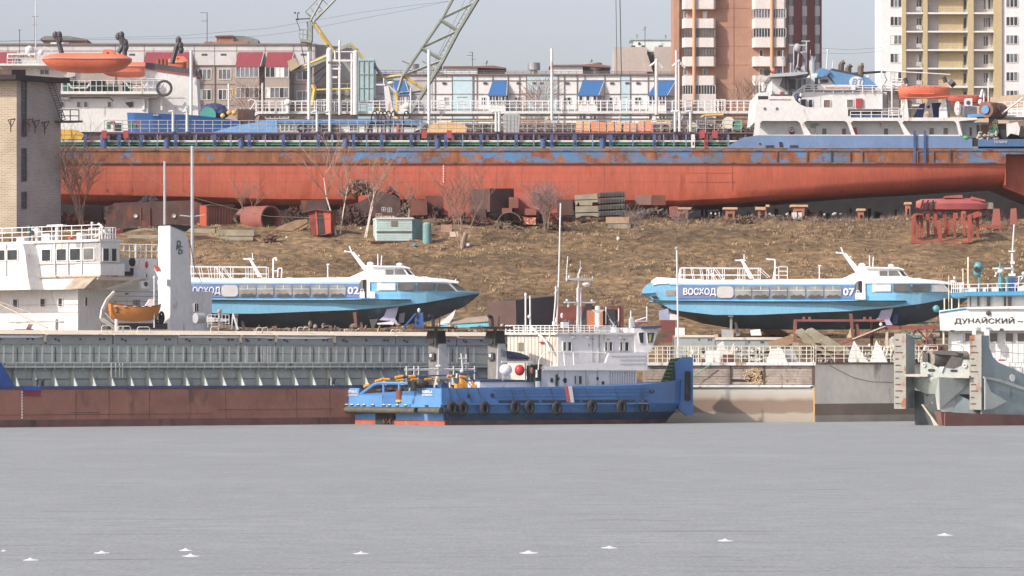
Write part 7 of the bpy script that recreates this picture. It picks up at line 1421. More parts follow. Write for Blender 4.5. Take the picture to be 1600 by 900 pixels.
# funnels
def funnel(x,lab):
    fa=FrZ(299.5 if x<700 else 298.6,x,28,x); fl=FrZ(299.5 if x<700 else 298.6,x,-45,x); d=x-685
    b=B(fa); b.prism([(x,537),(x+11,537),(x+17,592),(x-1,592)],0,1.2); b.obj('funnel_side',mat('funnel_grey',c(168,168,170),.5,.06),TG)
    b=B(fl); b.box(x-17,538,x-.3,592,.03,.6); b.obj('funnel_back',mat('funnel_back_grey',c(120,116,110),.6,.25,3),TG)
    b=B(fl); b.box(x-14,552,x-5,562,-.2,.05); b.prism(disc(x-9.5,556,4.5,5.5,10),-.15,.05); b.obj('vent_box',dgrey,TG); B(fl).box(x-11,553,x-8,558,-.25,-.15).obj('lamp_glass',white,TG)
    b=B(fa); b.prism([(x-10,537),(x+11,537),(x+10,517),(x-5,517)],0,1.3); b.cyl(x-7,514,540,.12,-.2,8); b.obj('funnel_top',soot,TG)
    b=B(fa); b.box(x-28,510.5,x+18,513.5,-.5,1.6); b.obj('cap_plate',soot,TG)
    b=B(fa); b.tube([(x-5.5,512),(x-5.5,499),(x-7,495),(x-12,493.5)],.12,7,.4); b.tube([(x+5,510),(x+5,498),(x+6,494)],.04,5,.4); b.obj('exhaust_pipe',soot,TG)
    return fa
funnel(686,''); fa=funnel(778.5,''); text(fa,TG,'бв',782,545,790,557.5,mat('letter_grey2',c(110,114,116),.6),-.02,name='funnel_emblem')
b=B(f); b.tube([(656,577),(767,576.5)],.045,4,2.5); b.tube([(656,579),(767,578.5)],.03,4,2.5)
for x in (659,671,678,733,766): b.tube([(x,572),(x,600)],.05,5,2.5)
b.tube([(745,552),(748,583)],.06,5,2.5); b.tube([(742,560),(755,560)],.05,4,2.5); b.tube([(753,553),(753,575)],.05,4,2.5); b.tube([(746,568),(757,568)],.05,4,2.5); b.ell(709,572,.25,.2,.1,2.4,8,5); b.ell(745,580,.16,.15,.14,2.4,8,5); b.obj('deck_rail',white,TG)
b=B(f); b.tube([(650,590),(700,587),(730,587),(767,582)],.06,5,2.3); b.tube([(767,580),(772,600)],.05,4,2.3); b.obj('blue_pipe',blued,TG)
B(f).box(765,596,858,606,1.6,5).obj('engine_casing',tgrey,TG); B(f).box(765,594,858,597,1.5,5).obj('casing_edge',mat('roof_navy'),TG)
# gear amidships
b=B(f); b.box(662,596,684,606,1.5,2.6); b.ell(674,599,.5,.3,.25,1.4,10,6); b.obj('tow_winch',soot,TG); b=B(f); b.box(703,600,712,606,1.4,2); b.tube([(703,606),(704,599),(711,599),(713,606)],.05,4,1.3); b.obj('blue_frame',blued,TG)
b=B(fs)
for pts in ([(614,625),(620,602)],[(645,608),(645,590)],[(655,601),(662,590)],[(681,606),(681,597)],): b.tube(pts,.05,5,1.5)
b.ell(612,622,.12,.12,.1,1.4,7,5); b.obj('white_stay',white,TG); b=B(f); b.tube([(690,606),(694,588)],.06,5,1.2); b.tube([(726,584),(725,591)],.08,6,1.2); b.obj('white_stay',white,TG)
b=B(fs); random.seed(11)
for i in range(30): x=random.uniform(572,655); y=random.uniform(608,618); b.ell(x,y,random.uniform(.1,.4),.3,random.uniform(.08,.2),random.uniform(.8,3),7,4)
b.obj('deck_ropes',mat('rope_dark',c(70,62,54),.9,.4,4),TG)['kind']='stuff'; B(fs).ell(652,615,.38,.3,.16,.9,9,5).obj('folded_tarp',mat('tarp_peach',c(226,178,138),.7),TG)
of=mat('float_orange',c(244,160,48),.5,.06)
ho=mat('hose_dark',c(70,74,76),.7)
b=B(f); b.tube([(606,597),(612,593),(640,592),(655,588),(694,591),(707,594),(716,598),(727,608)],.035,4,2.0); b.tube([(637,590),(660,587),(735,587),(750,592),(762,607)],.035,4,2.4); b.obj('tow_line',ho,TG)
SEG=[(588,604,596,601),(606,596,616,593),(618,593,628,593),(637,590,649,588),(658,588.5,668,588),(639,593.5,650,593.5),(662,592.5,672,593),(684,592.5,694,592.5),(695,593,706,595),(715,598,726,607),(719,588,726,588),(738,588,748,590),(757,597,763,607)]
for (x0,y0,x1,y1) in SEG: B(f).tube([(x0,y0),(x1,y1)],.105,7,2.05).obj('line_float',of,TG)
b=B(f); b.prism([(740,591),(750,597),(751,607),(737,607),(740,600)],2,2.3); b.box(731,600,741,607,1.8,2.2); b.obj('orange_bracket',of,TG)
b=B(f); b.ell(804,578,.5,.36,.42,1.4,12,7); b.prism([(796,586),(812,586),(812,592),(796,592)],1.4,1.9); b.obj('life_raft',whiteold,TG,smooth=True); b=B(f); b.ell(825,578.5,.36,.33,.40,1.3,12,8); b.obj('red_buoy',mat('buoy_red',c(206,44,48),.4,.06),label='red round buoy behind the tug funnel',category='buoy',smooth=True)
t=thing('tender_boat','navy covered small boat on the tug behind its second funnel','boat',f.p(820,565,2)); b=B(f); st=[]
for x,y0,y1,hw in ((795,553,556,.1),(799,546,562,.5),(812,547,564,.7),(830,550,564,.7),(842,554,564,.5),(846,556,560,.1)): st.append([f.p(x,y0+1,2-hw*.3),f.p(x,(y0+y1)/2,2-hw),f.p(x,y1,2-hw*.6),f.p(x,y1,2+hw*.6),f.p(x,(y0+y1)/2,2+hw),f.p(x,y0+1,2+hw*.3)])
b.loft(st); b.obj('cover',mat('cover_navy',c(50,62,92),.7,.15,2),t,smooth=True); b=B(f); b.prism([(799,559),(842,562),(838,567),(806,566)],1.5,2.4); b.obj('hull',mat('tender_hull',c(128,124,112),.6),t)
b=B(f); b.box(797,564,845,567,1.3,1.6); b.tube([(800,566),(800,596)],.05,4,1.5); b.tube([(836,566),(836,596)],.05,4,1.5); b.obj('boat_cradle',white,TG)
b=B(f); b.box(839,571,855,596,1.0,1.6); b.box(843,590,847,606,.6,.9); b.tube([(838,571),(856,571)],.08,4,.9); b.obj('green_crane_base',mat('base_green',c(34,58,50),.7,.3,3),TG); b=B(f); b.cyl(845.5,578,605,.09,.7,8); b.box(843,596,848,606,.5,.7); b.obj('white_pipe',white,TG); B(f).ell(838,579,.12,.1,.24,.7,8,5).obj('red_extinguisher',redp,TG)
# ================= DOCK =================
f=FrZ(311.5,1100,0,1100); DK=thing('floating_dock','pale floating dock wall with weathered boarded upper panel beside the tug bow','dock',f.p(1180,662)); wz=HZ+H/f.k+3
def stain():
    m=bpy.data.materials.new('dock_concrete'); m.use_nodes=True; n=m.node_tree.nodes; l=m.node_tree.links; g=n.new('ShaderNodeNewGeometry'); sx=n.new('ShaderNodeSeparateXYZ'); l.new(g.outputs['Position'],sx.inputs[0])
    t=n.new('ShaderNodeTexNoise'); t.inputs['Scale'].default_value=.5; t.inputs['Detail'].default_value=7; mp=n.new('ShaderNodeMapping'); mp.inputs['Scale'].default_value=(1.5,1,.5); l.new(g.outputs['Position'],mp.inputs[0]); l.new(mp.outputs[0],t.inputs['Vector'])
    ad=n.new('ShaderNodeMath'); ad.operation='MULTIPLY_ADD'; ad.inputs[1].default_value=.5; l.new(t.outputs[0],ad.inputs[0]); l.new(sx.outputs[2],ad.inputs[2])
    mr=n.new('ShaderNodeMapRange'); mr.inputs[1].default_value=0; mr.inputs[2].default_value=5; l.new(ad.outputs[0],mr.inputs[0])
    r=n.new('ShaderNodeValToRGB'); e=r.color_ramp.elements; e[0].position=0; e[0].color=c(164,152,132); e[1].position=1; e[1].color=c(190,184,172)
    for p,k in ((.17,c(176,164,144)),(.20,c(146,124,106)),(.36,c(142,120,102)),(.42,c(180,168,150)),(.5,c(190,184,172))): z=e.new(p); z.color=k
    l.new(mr.outputs[0],r.inputs[0]); l.new(r.outputs[0],n['Principled BSDF'].inputs['Base Color']); n['Principled BSDF'].inputs['Roughness'].default_value=.9; return m
B(f).box(1010,606.5,1273,wz,0,9).obj('lower_wall',stain(),DK); B(f).box(1270.8,607,1273.1,wz,-.02,.2).obj('rust_edge',mat('edge_orange',c(206,160,96),.8,.15,1),DK)
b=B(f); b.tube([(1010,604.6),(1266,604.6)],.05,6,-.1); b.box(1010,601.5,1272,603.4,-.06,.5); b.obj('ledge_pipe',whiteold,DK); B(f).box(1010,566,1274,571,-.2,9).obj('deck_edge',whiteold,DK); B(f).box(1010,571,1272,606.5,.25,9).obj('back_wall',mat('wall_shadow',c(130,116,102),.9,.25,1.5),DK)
bd=mat('dock_board',c(168,152,138),.9,.22,1.6,rust=.25,rc=(120,100,84),rs=3,rz=2,bump=.5)
random.seed(21)
for j in range(7):
    y0=572.0+4.15*j; cuts=[1010,1060+random.uniform(-8,8),1141,1168+random.uniform(-6,14),1194,1235+random.uniform(-20,16),1270]
    for q,(a,b2) in enumerate(zip(cuts,cuts[1:])):
        if q==3 and j in (2,3,4,5): continue
        if q==2 and j==5: continue
        w_=random.uniform(0,.05); B(f).box(a+.4,y0,b2-.4,y0+3.8,.0+w_,.2).obj('board',bd,DK)
heapm=mat('rubble_yellow',c(196,164,118),.9,.4,5); b=B(f); random.seed(22)
for i in range(160):
    y=random.uniform(573,599); x=1180+(y-585)*.35+random.gauss(0,7); b.ell(x,y,random.uniform(.03,.11),.08,random.uniform(.03,.09),.05,5,4)
o=b.obj('crumbled_filling',heapm,DK); o['kind']='stuff'
b=B(f); b.box(1141.5,572,1143,601,-.05,.05); b.box(1192.5,572,1194,601,-.08,.05); b.box(1268.5,571,1272,602,-.1,.1); b.obj('frame_post',mat('post_rust_dark',c(100,74,60),.8),DK)
b=B(f); b.rail(1013,1272,541,541,566,566,11.3,.03,4,.3); b.rail(1013,1272,541,541,566,566,16,.03,1,3); b.rail(1072,1096,541,541,566,566,4,.03,2,.5); b.obj('railing',mat('rail_cream'),DK)
b=B(f); b.tube([(1085,586),(1112,568)],.04,5,-.4); b.obj('green_rope',mat('rope_green',c(110,168,140),.7),label='taut pale green mooring rope from the tug bow to the dock',category='rope')
# second hull right of the dock
f2=FrZ(311.5,1273,37.5,1273); PB=thing('pontoon','grey pontoon hull with stained side between the dock and the pusher','pontoon',f2.p(1340,662)); 
B(f2).box(1273.3,569,1520,wz,0.0,8).obj('hull',mat('pontoon_grey',c(220,213,198),.7,.12,.3,rust=.2,rc=(140,128,112),rs=.6,rz=.5),PB); B(f2).box(1273.3,566.5,1520,569.3,-.12,8).obj('deck_edge',mat('deck_edge_brown',c(120,104,92),.8,.25,2),PB)
B(f2).box(1273.3,631,1520,wz,-.02,.1).obj('waterline_band',mat('band_brown',c(128,112,96),.85,.15,.5,rust=.3,rc=(104,92,80)),PB); B(f2).box(1273.3,649,1520,wz,-.04,.1).obj('lower_band',mat('band_pale',c(160,150,134),.85,.15,.5),PB)
b=B(f2); b.tube([(1295,571),(1312,580),(1332,590),(1360,597),(1395,598)],.02,3,-.1); b.obj('mooring_line',dgrey,label='slack dark mooring line drooping across the grey pontoon side',category='rope')
fd=FrZ(312,1300,0,1300); b=B(fd); b.rail(1275,1465,541,541,566,566,15,.03,4,0); b.obj('railing',mat('rail_cream'),PB)
B(FrZ(330,1150,0,1150)).box(1040,541,1475,580,0,10).obj('far_deck',mat('deck_shadow',c(86,74,66),.9,.3,2,rust=.4,rc=(140,112,92)),PB)
# barge hatch behind the dock
fb2=Fr(322); HB=thing('hatch_cover_stack','grey hatch covers with cream tops lying behind the dock railing','hatch covers',fb2.p(1150,560)); 
B(fb2).box(1055,527,1117,560,0,5).obj('cover',mat('plate_grey'),HB); B(fb2).prism([(1056,523.5),(1115,523.5),(1117,527),(1055,527)],-.1,5).obj('cover_top',cream,HB); B(fb2).box(1118,531,1243,560,0,5).obj('cover',mat('plate_grey'),HB); B(fb2).prism([(1117,527),(1243,527),(1245,531),(1117,531)],-.1,5).obj('cover_top',cream,HB); b=B(fb2)
for x in (1091,1106,1110,1169,1188,1191,1232): b.box(x,533-(4 if x<1117 else 0),x+2,536-(4 if x<1117 else 0),-.05,.02)
b.obj('cover_bolt',dgrey,HB)
b=B(fb2); b.box(1056,512,1070,524,.2,1.2); b.obj('white_box',mat('post_cream'),HB)
for nm,pts,m,l,cat,Y in [('steel_plate',[(1198,566),(1205,545),(1222,545),(1230,566)],white,'white trapezoid plate behind the dock railing','plate',313),('steel_plate',[(1222,545),(1240,545),(1248,566),(1232,566)],grey,'grey plate leaning right of the white trapezoid','plate',314),('white_gable',[(1324,566),(1335,533),(1356,566)],whiteold,'left white triangular gable on the pontoon','gable',314),('white_gable',[(1360,566),(1370,532),(1387,566)],whiteold,'right white triangular gable on the pontoon','gable',314),('anchor_shape',[(1118,563),(1122,538),(1130,533),(1133,545),(1140,550),(1147,536),(1145,552),(1130,560),(1128,566)],white,'white winged deck fitting behind the dock railing','fitting',314),('rust_box',[(1130,553),(1148,553),(1148,566),(1130,566)],rustm,'rusty box at the foot of the white fitting','box',312.5),('grey_hut',[(1104,548),(1124,548),(1124,566),(1104,566)],whiteold,'small whitish locker behind the dense railing','locker',313),('board_pile',[(1200,534),(1235,524),(1250,529),(1230,540),(1204,540)],wood,'loose boards on the cream hatch covers','boards',321),('tan_box',[(1239,535),(1248,535),(1248,566),(1239,566)],conc,'tan post box below the red frame','box',315),('stern_hatch',[(1173,516),(1188,514),(1190,524),(1174,524)],whiteold,'small white fittings below the right hydrofoil','fitting',326),('grey_block',[(1128,514),(1146,516),(1146,527),(1128,527)],grey,'grey block below the stern strut of hydrofoil 07','block',326)]:
    B(Fr(Y)).prism(pts,0,.6).obj(nm,m,label=l,category=cat)
# stepped concrete beams
for i,(x,y,n) in enumerate([(1246,515,4),(1262,514,5),(1285,527,4)]):
    b=B(Fr(316-i*.6)); a=.62
    pts=[(x,y),(x+6,y-1)]
    L=15*n
    top=[(x+L*k/10,y+L*.62*k/10) for k in range(11)]; low=[]
    for q in range(n): 
        px=x+L*(n-q)/n; py=y+L*.62*(n-q)/n; low+=[(px-4,py+12),(px-9,py+4)]
    b.prism([(x,y),(x+7,y-2),(x+L+4,y+L*.62-2),(x+L,y+L*.62+8)]+low+[(x-3,y+6)],0,1.0); b.obj('stair_beam',conc,label=['leftmost sawtooth concrete stair beam on the pontoon','middle sawtooth concrete stair beam on the pontoon','rightmost low sawtooth concrete stair beam on the pontoon'][i],category='concrete beam',group='sawtooth concrete beams')
B(Fr(314)).prism([(1310,553),(1318,547),(1326,566),(1306,566)],0,.8).obj('wedge',rustd,label='dark rusty wedge at the lower end of the stair beams',category='wedge')
def jumble(x0,x1,y0,y1,Y,n,m,label,seed,nm='deck_gear'):
    random.seed(seed); b=B(Fr(Y))
    for i in range(n):
        x=random.uniform(x0,x1); y=y1-(y1-y0)*random.random()**1.4; q=random.random(); o=random.uniform(0,2.5)
        if q<.4: b.tube([(x,y1),(x+random.uniform(-6,6),y)],random.uniform(.03,.09),4,o)
        elif q<.75: b.box(x,y,x+random.uniform(2,9),y+random.uniform(2,7),o,o+random.uniform(.2,.9))
        else: b.ell(x,y,random.uniform(.12,.4),.25,random.uniform(.1,.3),o,7,5)
    b.obj(nm,m,label=label,category='deck gear')['kind']='stuff'
jumble(1068,1240,545,566,315,130,mat('gear_mix',c(206,200,188),.8,.4,4,rust=.62,rc=(66,52,44),rs=2.2,rz=1),'mixed pale and rusty gear behind the railing of the wooden walled dock',41)
jumble(1275,1460,540,566,316,200,MT['gear_mix'],'mixed pale and rusty gear behind the railing of the grey pontoon',42)
jumble(1380,1475,520,545,326,50,mat('gear_brown',c(120,98,82),.8,.5,4,rust=.4,rc=(190,180,165),rs=4,rz=1),'brown jumble of pipes and boxes under the red gantry braces',43)
jumble(690,860,508,520,331,50,MT['gear_brown'],'low brown jumble on the shore beyond the tug funnels',44)
jumble(390,640,506,518,333,60,MT['gear_brown'],'low dark jumble on the ground below hydrofoil 02',45)
# red gantry
fg=Fr(320); RG=thing('steel_gantry','rusty red steel gantry frame standing on the pontoon','gantry',fg.p(1350,560)); rg=mat('gantry_red',c(138,76,64),.7,.18,1,rust=.2,rc=(90,56,50))
b=B(fg); b.box(1240,499,1382,502.4,0,.3); b.obj('beam',rg,RG); b=B(fg); b.box(1240,500,1245,545,-.02,.28); b.obj('post',rg,RG); b=B(fg); b.box(1382,509,1475,514.5,0,.3); b.obj('beam',rg,RG); b=B(fg); b.prism([(1383,509),(1386,512),(1334,533),(1300,545),(1299,542),(1331,529)],-.1,.2); b.obj('ramp_beam',rg,RG); b=B(fg); b.prism([(1381,509),(1384,510),(1333,530.5),(1330,529.5)],-.18,-.1); b.obj('ramp_edge',mat('ramp_tan',c(200,180,150),.7),RG)
b=B(fg); b.tube([(1418,536),(1432,516)],.07,4,.3); b.tube([(1434,515),(1448,530),(1460,540)],.07,4,.1); b.tube([(1448,530),(1462,512)],.06,4,.1); b.tube([(1448,514),(1448,540)],.06,4,.1); b.obj('brace',rg,RG); b=B(fg)
for x in (1256,1265,1351,1360): b.box(x-2,495,x+2,499,0,.2); 
b.obj('lug',rg,RG); b=B(fg); b.box(1384,512,1388,566,.1,.4); b.obj('tan_post',mat('ramp_tan'),RG); b=B(fg); b.cyl(1363,500,545,.12,.6,8); b.box(1360,520,1366,528,.4,.8); b.obj('cyan_post',rustm,RG); B(fg).ell(1376,507,.13,.1,.15,-.2,8,6).obj('lamp',white,RG)
b=B(fg); b.box(1425,541,1475,566,1,1.2); b.obj('red_panel',rustm,RG); b=B(Fr(326)); b.cyl(1449,522,531,.3,0,8); b.tube([(1425,524),(1470,524)],.22,8,1); b.obj('old_pipe',conc,label='tan pipe lying behind the red gantry braces',category='pipe')
b=B(Fr(324)); b.ell(1398,535,.5,.4,.5,0,9,6); b.ell(1410,533,.3,.3,.6,0,9,6); b.ell(1420,537,.4,.3,.4,0,9,6); b.ell(1404,540,.8,.4,.35,-.2,9,6); b.obj('covered_gear',mat('canvas_greygreen',c(150,152,140),.9,.3,2,bump=.8),label='grey green canvas covered gear under the red gantry',category='covered gear')
# tall white pole between the tug and hydrofoil 07
t=thing('pole','tall white pole with a small lamp at the stern of hydrofoil 07','pole',Fr(318).p(1058,560)); b=B(Fr(318)); b.tube([(1057.5,390),(1060,566)],.07,6); b.obj('shaft',white,t); B(Fr(318)).ell(1057.3,388,.16,.14,.14,0,8,5).obj('lamp',grey,t)
# ================= PUSHER, RIGHT =================
f=FrZ(294,1475,-20,1475); PU=thing('pusher_tug','grey twin kneed pusher boat with white wheelhouse at the right edge','tug',f.p(1475,665,2))
pg_=mat('pusher_grey',c(166,172,164),.6,.12,.6,rust=.2,rc=(116,112,104),rs=1.5,rz=.5); pgd=mat('pusher_grey_shade',c(132,146,146),.6,.12,.6,rust=.15,rc=(90,92,90)); kn=mat('knee_scraped',c(150,148,136),.7,.15,.8,rust=.38,rc=(150,92,62),rs=1.6,rz=.6,bump=.4); pr=mat('pusher_red',c(120,80,70),.7,.15,1,rust=.25,rc=(120,86,70))
rw=294/F
b=B(f); b.prism([(1397,521),(1415.5,521),(1415.5,639),(1397,639)],0,.25); b.obj('knee_face',kn,PU); b=B(f); b.prism([(1397.5,522),(1415,522),(1415,590),(1415,638),(1397.5,638)],.25,2.6); b.obj('knee_body',pgd,PU)  # shade of the right-turned faces painted into the darker grey
b=B(f); b.prism([(1515,525),(1533.5,522),(1533.5,640),(1515,640)],0,.25); b.obj('knee_face',kn,PU); b=B(f); b.prism([(1515.5,526),(1533,524),(1533,639),(1515.5,639)],.25,2.4); b.obj('knee_body',pgd,PU)
b=B(f)
for x0,x1 in ((1397,1415.5),(1515,1533.5)):
    for j in range(11): b.box(x0+2,530+10*j,x0+7+ (j%3)*3,531.2+10*j,-.05,0)
b.obj('knee_rung',rustm,PU)
b=B(f); b.ell(1402,524,.4,.3,.12,.6,9,5); b.ell(1425,527,.35,.3,.12,1.6,9,5); b.tube([(1400,523),(1412,520),(1428,527)],.06,5,.4); b.obj('knee_rope',mat('rope_teal',c(92,130,116),.9,.2,4),PU)
# flank behind right knee, running back to the right
fq=FrZ(f.p(1533.5,600).y,1533.5,66,1475)
def PT(x,y,o): return f.p(x,y,o)
K0=f.p(1533.4,600,.2)
qd=Vector((math.cos(R(30)),math.sin(R(30)),0))
def along(px,yrow,side=0):
    # point on the flank plane that shows at column px; the flank runs back to the right
    kx=(px-800)/F; t=(kx*K0.y-K0.x)/(qd.x-kx*qd.y); p=K0+qd*t; return Vector((p.x,p.y,H+(HZ-yrow)*p.y/F))
def flank(pts,th=.15,m=pgd,name='flank_plate',out=0):
    nn=Vector((-qd.y,qd.x,0)); P=[along(*q)-nn*out for q in pts]; b=B(); n=len(P); b.raw(P+[p+nn*th for p in P],[tuple(range(n)),tuple(range(2*n-1,n-1,-1))]+[(i,i+n,(i+1)%n+n,(i+1)%n) for i in range(n)]); return b.obj(name,m,PU)
flank([(1534,526),(1541,532),(1548,548),(1552,558),(1560,566),(1600,584),(1700,620),(1700,668),(1534,668)])
flank([(1534,588),(1560,592),(1600,606),(1700,640),(1700,643),(1600,611),(1560,597),(1534,591)],.1,pg_,'flange',.25)
flank([(1534,590),(1543,612),(1568,627),(1545,639),(1534,640)],.1,pg_,'gusset',.4)
flank([(1475,645),(1600,648.5),(1700,652),(1700,680),(1475,680)],.1,pr,'boot_band',.12)
flank([(1577,587),(1580,584.5),(1584,586),(1585,591),(1583,596),(1579,596),(1577,592)],.05,white,'white_disc',.1)
# bow body between the knees
b=B(f); s0=(1475,589,-1.4)
b.raw([PT(1416,590,1.6),PT(1474,589,-1.2),PT(1474,640,-1.0),PT(1468,640,-.6),PT(1459,616,.4),PT(1440,616,1.2),PT(1416,604,1.7)],[tuple(range(7))]); b.raw([PT(1474,589,-1.2),PT(1516,592,1.0),PT(1516,616,1.1),PT(1494,616,.3),PT(1490,643,-.2),PT(1477,643,-1.0),PT(1474,640,-1.0)],[tuple(range(7))])
b.raw([PT(1416,590,1.6),PT(1474,589,-1.2),PT(1516,592,1.0),PT(1516,592,6),PT(1416,590,6)],[tuple(range(5))]); b.obj('bow_plating',pg_,PU)
b=B(f); b.raw([PT(1459,616,.5),PT(1416,610,2.2),PT(1416,668,2.4),PT(1470,668,1.2)],[(0,1,2,3)]); b.raw([PT(1494,616,.9),PT(1534,612,1.6),PT(1534,668,2.0),PT(1480,668,1.2)],[(0,1,2,3)]); b.obj('inner_recess',mat('recess_dark',c(84,90,90),.8,.2,1),PU)
b=B(f); b.raw([PT(1462,643,-.5),PT(1475.5,643,-1.05),PT(1477.5,667,-.9),PT(1470,667,-.5)],[(0,1,2,3)]); b.raw([PT(1475.5,643,-1.05),PT(1600,652,4),PT(1600,667,4),PT(1477.5,667,-.9)],[(0,1,2,3)]); b.obj('bow_boot',pr,PU)
b=B(f); b.raw([PT(1490,616,.2),PT(1494,616,.3),PT(1540,640,1),PT(1540,655,1.2),PT(1477,648,-.8),PT(1488,640,-.2)],[tuple(range(6))]); b.obj('bow_cheek',pgd,PU)
b=B(f); b.prism([(1438,632),(1441,632),(1467,667),(1459,667),(1452,652)],.2,.6); b.obj('side_blade',mat('blade_pale',c(176,168,150),.7,.2,1,rust=.3,rc=(190,130,84)),PU)
b=B(f); b.prism(disc(1454,628,4,3.4,8),.9,1.1); b.prism(disc(1503,625,5,3,8),.6,.9); b.obj('lit_gear',mat('gear_pale',c(166,148,128),.8,.4,5),PU)
b=B(f); b.box(1416,584.5,1452,588.5,-.5,1.8); b.obj('platform',mat('platform_pale',c(176,170,158),.7,.15,2),PU); b=B(f); b.box(1484,587,1516,590.5,-.4,1.6); b.obj('platform',MT['platform_pale'],PU)
# upper bow front plate
b=B(f); b.prism([(1437,566),(1448,566),(1466,575),(1478,575),(1492,562),(1515,562),(1515,592),(1437,590)],.2,.5); b.obj('bow_front',pg_,PU)
b=B(f); b.prism(rr(1449,576.5,1460,580.5,1.8),.15,.2); b.prism(rr(1484,577.5,1495,581,1.6),.15,.2); b.obj('slot',soot,PU); b=B(f); b.tor(1443,570,.1,.12,.04,.1,10); b.tor(1507,571,.12,.12,.05,.1,10); b.obj('fairlead_ring',whiteold,PU); B(f).prism([(1467,573),(1475,573),(1471,582.5)],.05,.2).obj('white_triangle',white,PU)
P0=f.p(1449,561,.6); b=B(f); b.seg(P0,f.p(1492,559,3.2),.62,14,.5); b.obj('anchor_winch',mat('winch_taupe',c(140,130,120),.7,.2,2),PU,smooth=True); b=B(f); b.box(1440,551,1448,570,.3,.6); b.prism([(1455,549),(1478,548),(1494,552),(1496,556),(1456,553)],.3,2); b.prism([(1486,556),(1503,560),(1500,570),(1488,575),(1476,573)],.1,.4); b.obj('winch_frame',mat('winch_frame_dark',c(78,76,72),.7,.2,2),PU)
# superstructure
g=FrZ(302,1510,-8,1510); pw=mat('pusher_white',(.76,.75,.70,1),.5,.05,.5,rust=.17,rc=(190,170,140))
B(g).box(1481,516,1720,610,1.0,9).obj('lower_house',pw,PU); B(g).prism([(1467,485),(1510,480),(1720,476),(1720,516),(1481,516.5),(1469,516)],.2,8).obj('bridge_band',pw,PU)
B(g).box(1511,461,1720,482,.6,7).obj('wheelhouse',pw,PU); B(g).prism([(1484,459.5),(1512,456),(1720,454),(1720,461),(1512,462.5),(1488,464)],-.3,8).obj('wheelhouse_roof',mat('pusher_roof_blue',c(70,150,190),.5,.1,.6),PU)
b=B(g); b.box(1510,480,1720,483,-.0,.3); b.obj('sill_band',white,PU)
for a,b2,m in ((1514.5,1517.5,gmid),(1519,1523,gpale),(1526,1531,gmid),(1533,1538,gpale),(1541,1548,gmid),(1550,1566,gpale),(1568,1572,gdark),(1574,1581,mat('brown_glass',c(110,96,90),.3)),(1585,1600,gpale),(1603,1615,gdark)): win(g,PU,a,463,b2,479,1,1,.6,gm=m,w=.9)
for a,b2,m in ((1494,1504,gpale),(1507,1519,gmid),(1546,1558.5,MT['brown_glass']),(1570.5,1583,MT['brown_glass']),(1589,1602,MT['brown_glass'])): win(g,PU,a,520,b2,534.5,1,1,1.0,gm=m,w=1.2)
win(g,PU,1581,573,1596,586,1,1,1.0,gm=gpale,w=1)
text(g,PU,'ДУНАЙСКИЙ ~ 27',1491,495,1617,507,mat('name_black',c(52,52,54),.6),.2,name='ship_name')
b=B(g); b.box(1485,515.5,1491,519,.1,.4); b.box(1562,513,1567,517.5,.1,.3); b.ell(1544,489,.18,.1,.18,.1,8,5); b.obj('porch_lamp',dgrey,PU)
b=B(g); b.box(1519,505,1525,523,-.3,-.1); b.box(1533,505,1541,518,-.3,-.1); b.box(1538,515,1546,529,-.35,-.1); b.obj('white_locker',white,PU)
b=B(g); b.rail(1487,1700,445,441,457,454,14,.03,2,-.2); b.rail(1487,1506,442,442,458,457,3,.03,2,0); b.obj('roof_railing',wrail,PU); b=B(g)
for x in (1475.5,1487,1498): b.cyl(x,466,500,.055,.3,6)
b.cyl(1482,430,520,.03,.6,5); b.box(1472.5,516,1475,538,.5,.7); b.cyl(1504,419,456,.04,1,5); b.cyl(1512,401,456,.06,1,5); b.obj('white_stanchion',mat('stanchion_cream',c(226,218,186),.5),PU)
b=B(g); b.tube([(1468,488),(1480,486),(1510,482)],.06,5,.15); b.obj('blue_handrail',mat('pusher_roof_blue'),PU); teal=mat('horn_teal',c(84,146,148),.45,.08)
B(g).ell(1462.5,482,.26,.25,.26,.5,12,8).obj('teal_float',teal,PU,smooth=True)
b=B(g); b.ell(1528,416,.33,.3,.34,1,12,8); b.ell(1526.5,426,.3,.28,.3,1,12,8); b.cyl(1529.5,430,457,.07,1,8); b.cyl(1529.5,443,457,.12,1,8); b.obj('horn',teal,PU,smooth=True); b=B(g); b.prism([(1522,419),(1525,416),(1534,422),(1533,424),(1522,424)],.62,.7); b.obj('horn_mouth',soot,PU)
b=B(g); b.cyl(1562,410,455,.07,1.2,8); b.cyl(1563,432,456,.2,1.2,10); b.cyl(1573,432,456,.15,1.4,8); b.obj('teal_post',teal,PU); b=B(g); b.box(1560,449,1600,455,1.8,3); b.box(1578,433,1586,455,1.4,1.8); b.obj('navy_box',mat('navy_box',c(38,72,136),.5),PU)
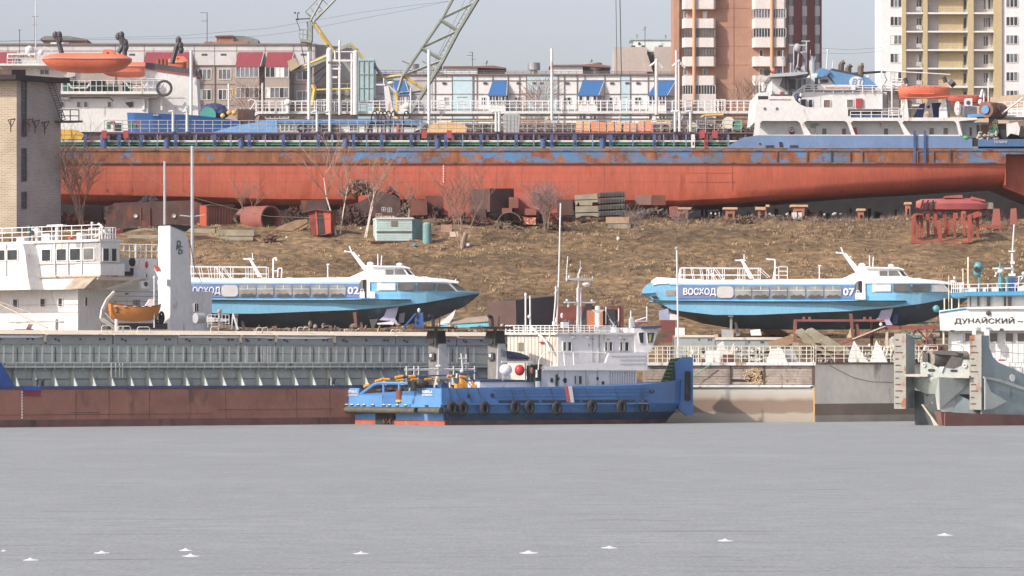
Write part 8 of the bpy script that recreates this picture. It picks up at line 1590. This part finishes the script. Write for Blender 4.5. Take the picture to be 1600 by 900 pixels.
b=B(g); b.cyl(1581,395,470,.1,1.6,8); b.tube([(1581,396),(1582.5,372),(1584,350)],.06,6,1.6); b.box(1550,417.6,1579,420,1.4,1.7); b.ell(1563,423.5,.24,.22,.17,1.2,10,6); b.ell(1556,427,.1,.1,.1,1.2,7,4); b.ell(1554.5,431,.1,.1,.1,1.2,7,4); b.box(1575,427,1586,431,1.3,1.7); b.ell(1599,427,.16,.16,.14,1.4,8,5); b.tube([(1563,435),(1600,431)],.05,5,1.5); b.tube([(1565,436),(1581,452),(1598,433)],.055,5,1.5); b.box(1578,408,1585,412,1.4,1.7); b.box(1575,391,1585,393,1.4,1.7); b.tube([(1571,434),(1576,462)],.1,5,1.4); b.tube([(1592,432),(1590,455)],.05,5,1.4); b.obj('mast',white,PU)
b=B(g); b.box(1507,449,1525,456,.8,1.4); b.box(1535,449,1543,456,.8,1.4); b.box(1549,448,1560,456,.8,1.4); b.ell(1600,452,.5,.4,.3,1,10,6); b.obj('roof_locker',white,PU); b=B(g); b.ell(1543,453,.16,.15,.14,.7,8,5); b.obj('blue_lamp',mat('navy_box'),PU)
b=B(g); b.ell(1491,434,.1,.1,.14,.5,7,4); b.ell(1489,440,.25,.15,.12,.5,8,4); b.ell(1503,444,.12,.1,.12,.5,7,4); b.obj('searchlight',white,PU)
b=B(g); b.rail(1546,1600,536,536,560,570,9,.025,2,-.4); b.tube([(1480,538),(1500,539),(1505,543),(1505,562)],.03,4,.3); b.tube([(1440,539),(1480,538)],.03,4,.3); b.obj('deck_rail',grey,PU); B(g).box(1560,561.5,1571,564,.2,.5).obj('red_handle',redp,PU)
# ================= air =================
b=B(); b.raw([(x,y,z_) for z_ in (-3,66) for y in (-70,2700) for x in (-2600,2600)],[(0,1,3,2),(4,6,7,5),(0,4,5,1),(1,5,7,3),(3,7,6,2),(2,6,4,0)])
hm_=bpy.data.materials.new('air_haze'); hm_.use_nodes=True; n=hm_.node_tree.nodes; n.remove(n['Principled BSDF']); pv=n.new('ShaderNodeVolumePrincipled'); pv.inputs['Density'].default_value=.00008; pv.inputs['Color'].default_value=(.93,.94,.97,1); pv.inputs['Anisotropy'].default_value=.2
hm_.node_tree.links.new(pv.outputs[0],n['Material Output'].inputs['Volume']); o=b.obj('haze',hm_); o['kind']='stuff'
# ================= finish =================
for o in bpy.data.objects:
    if '_b' in o: del o['_b']
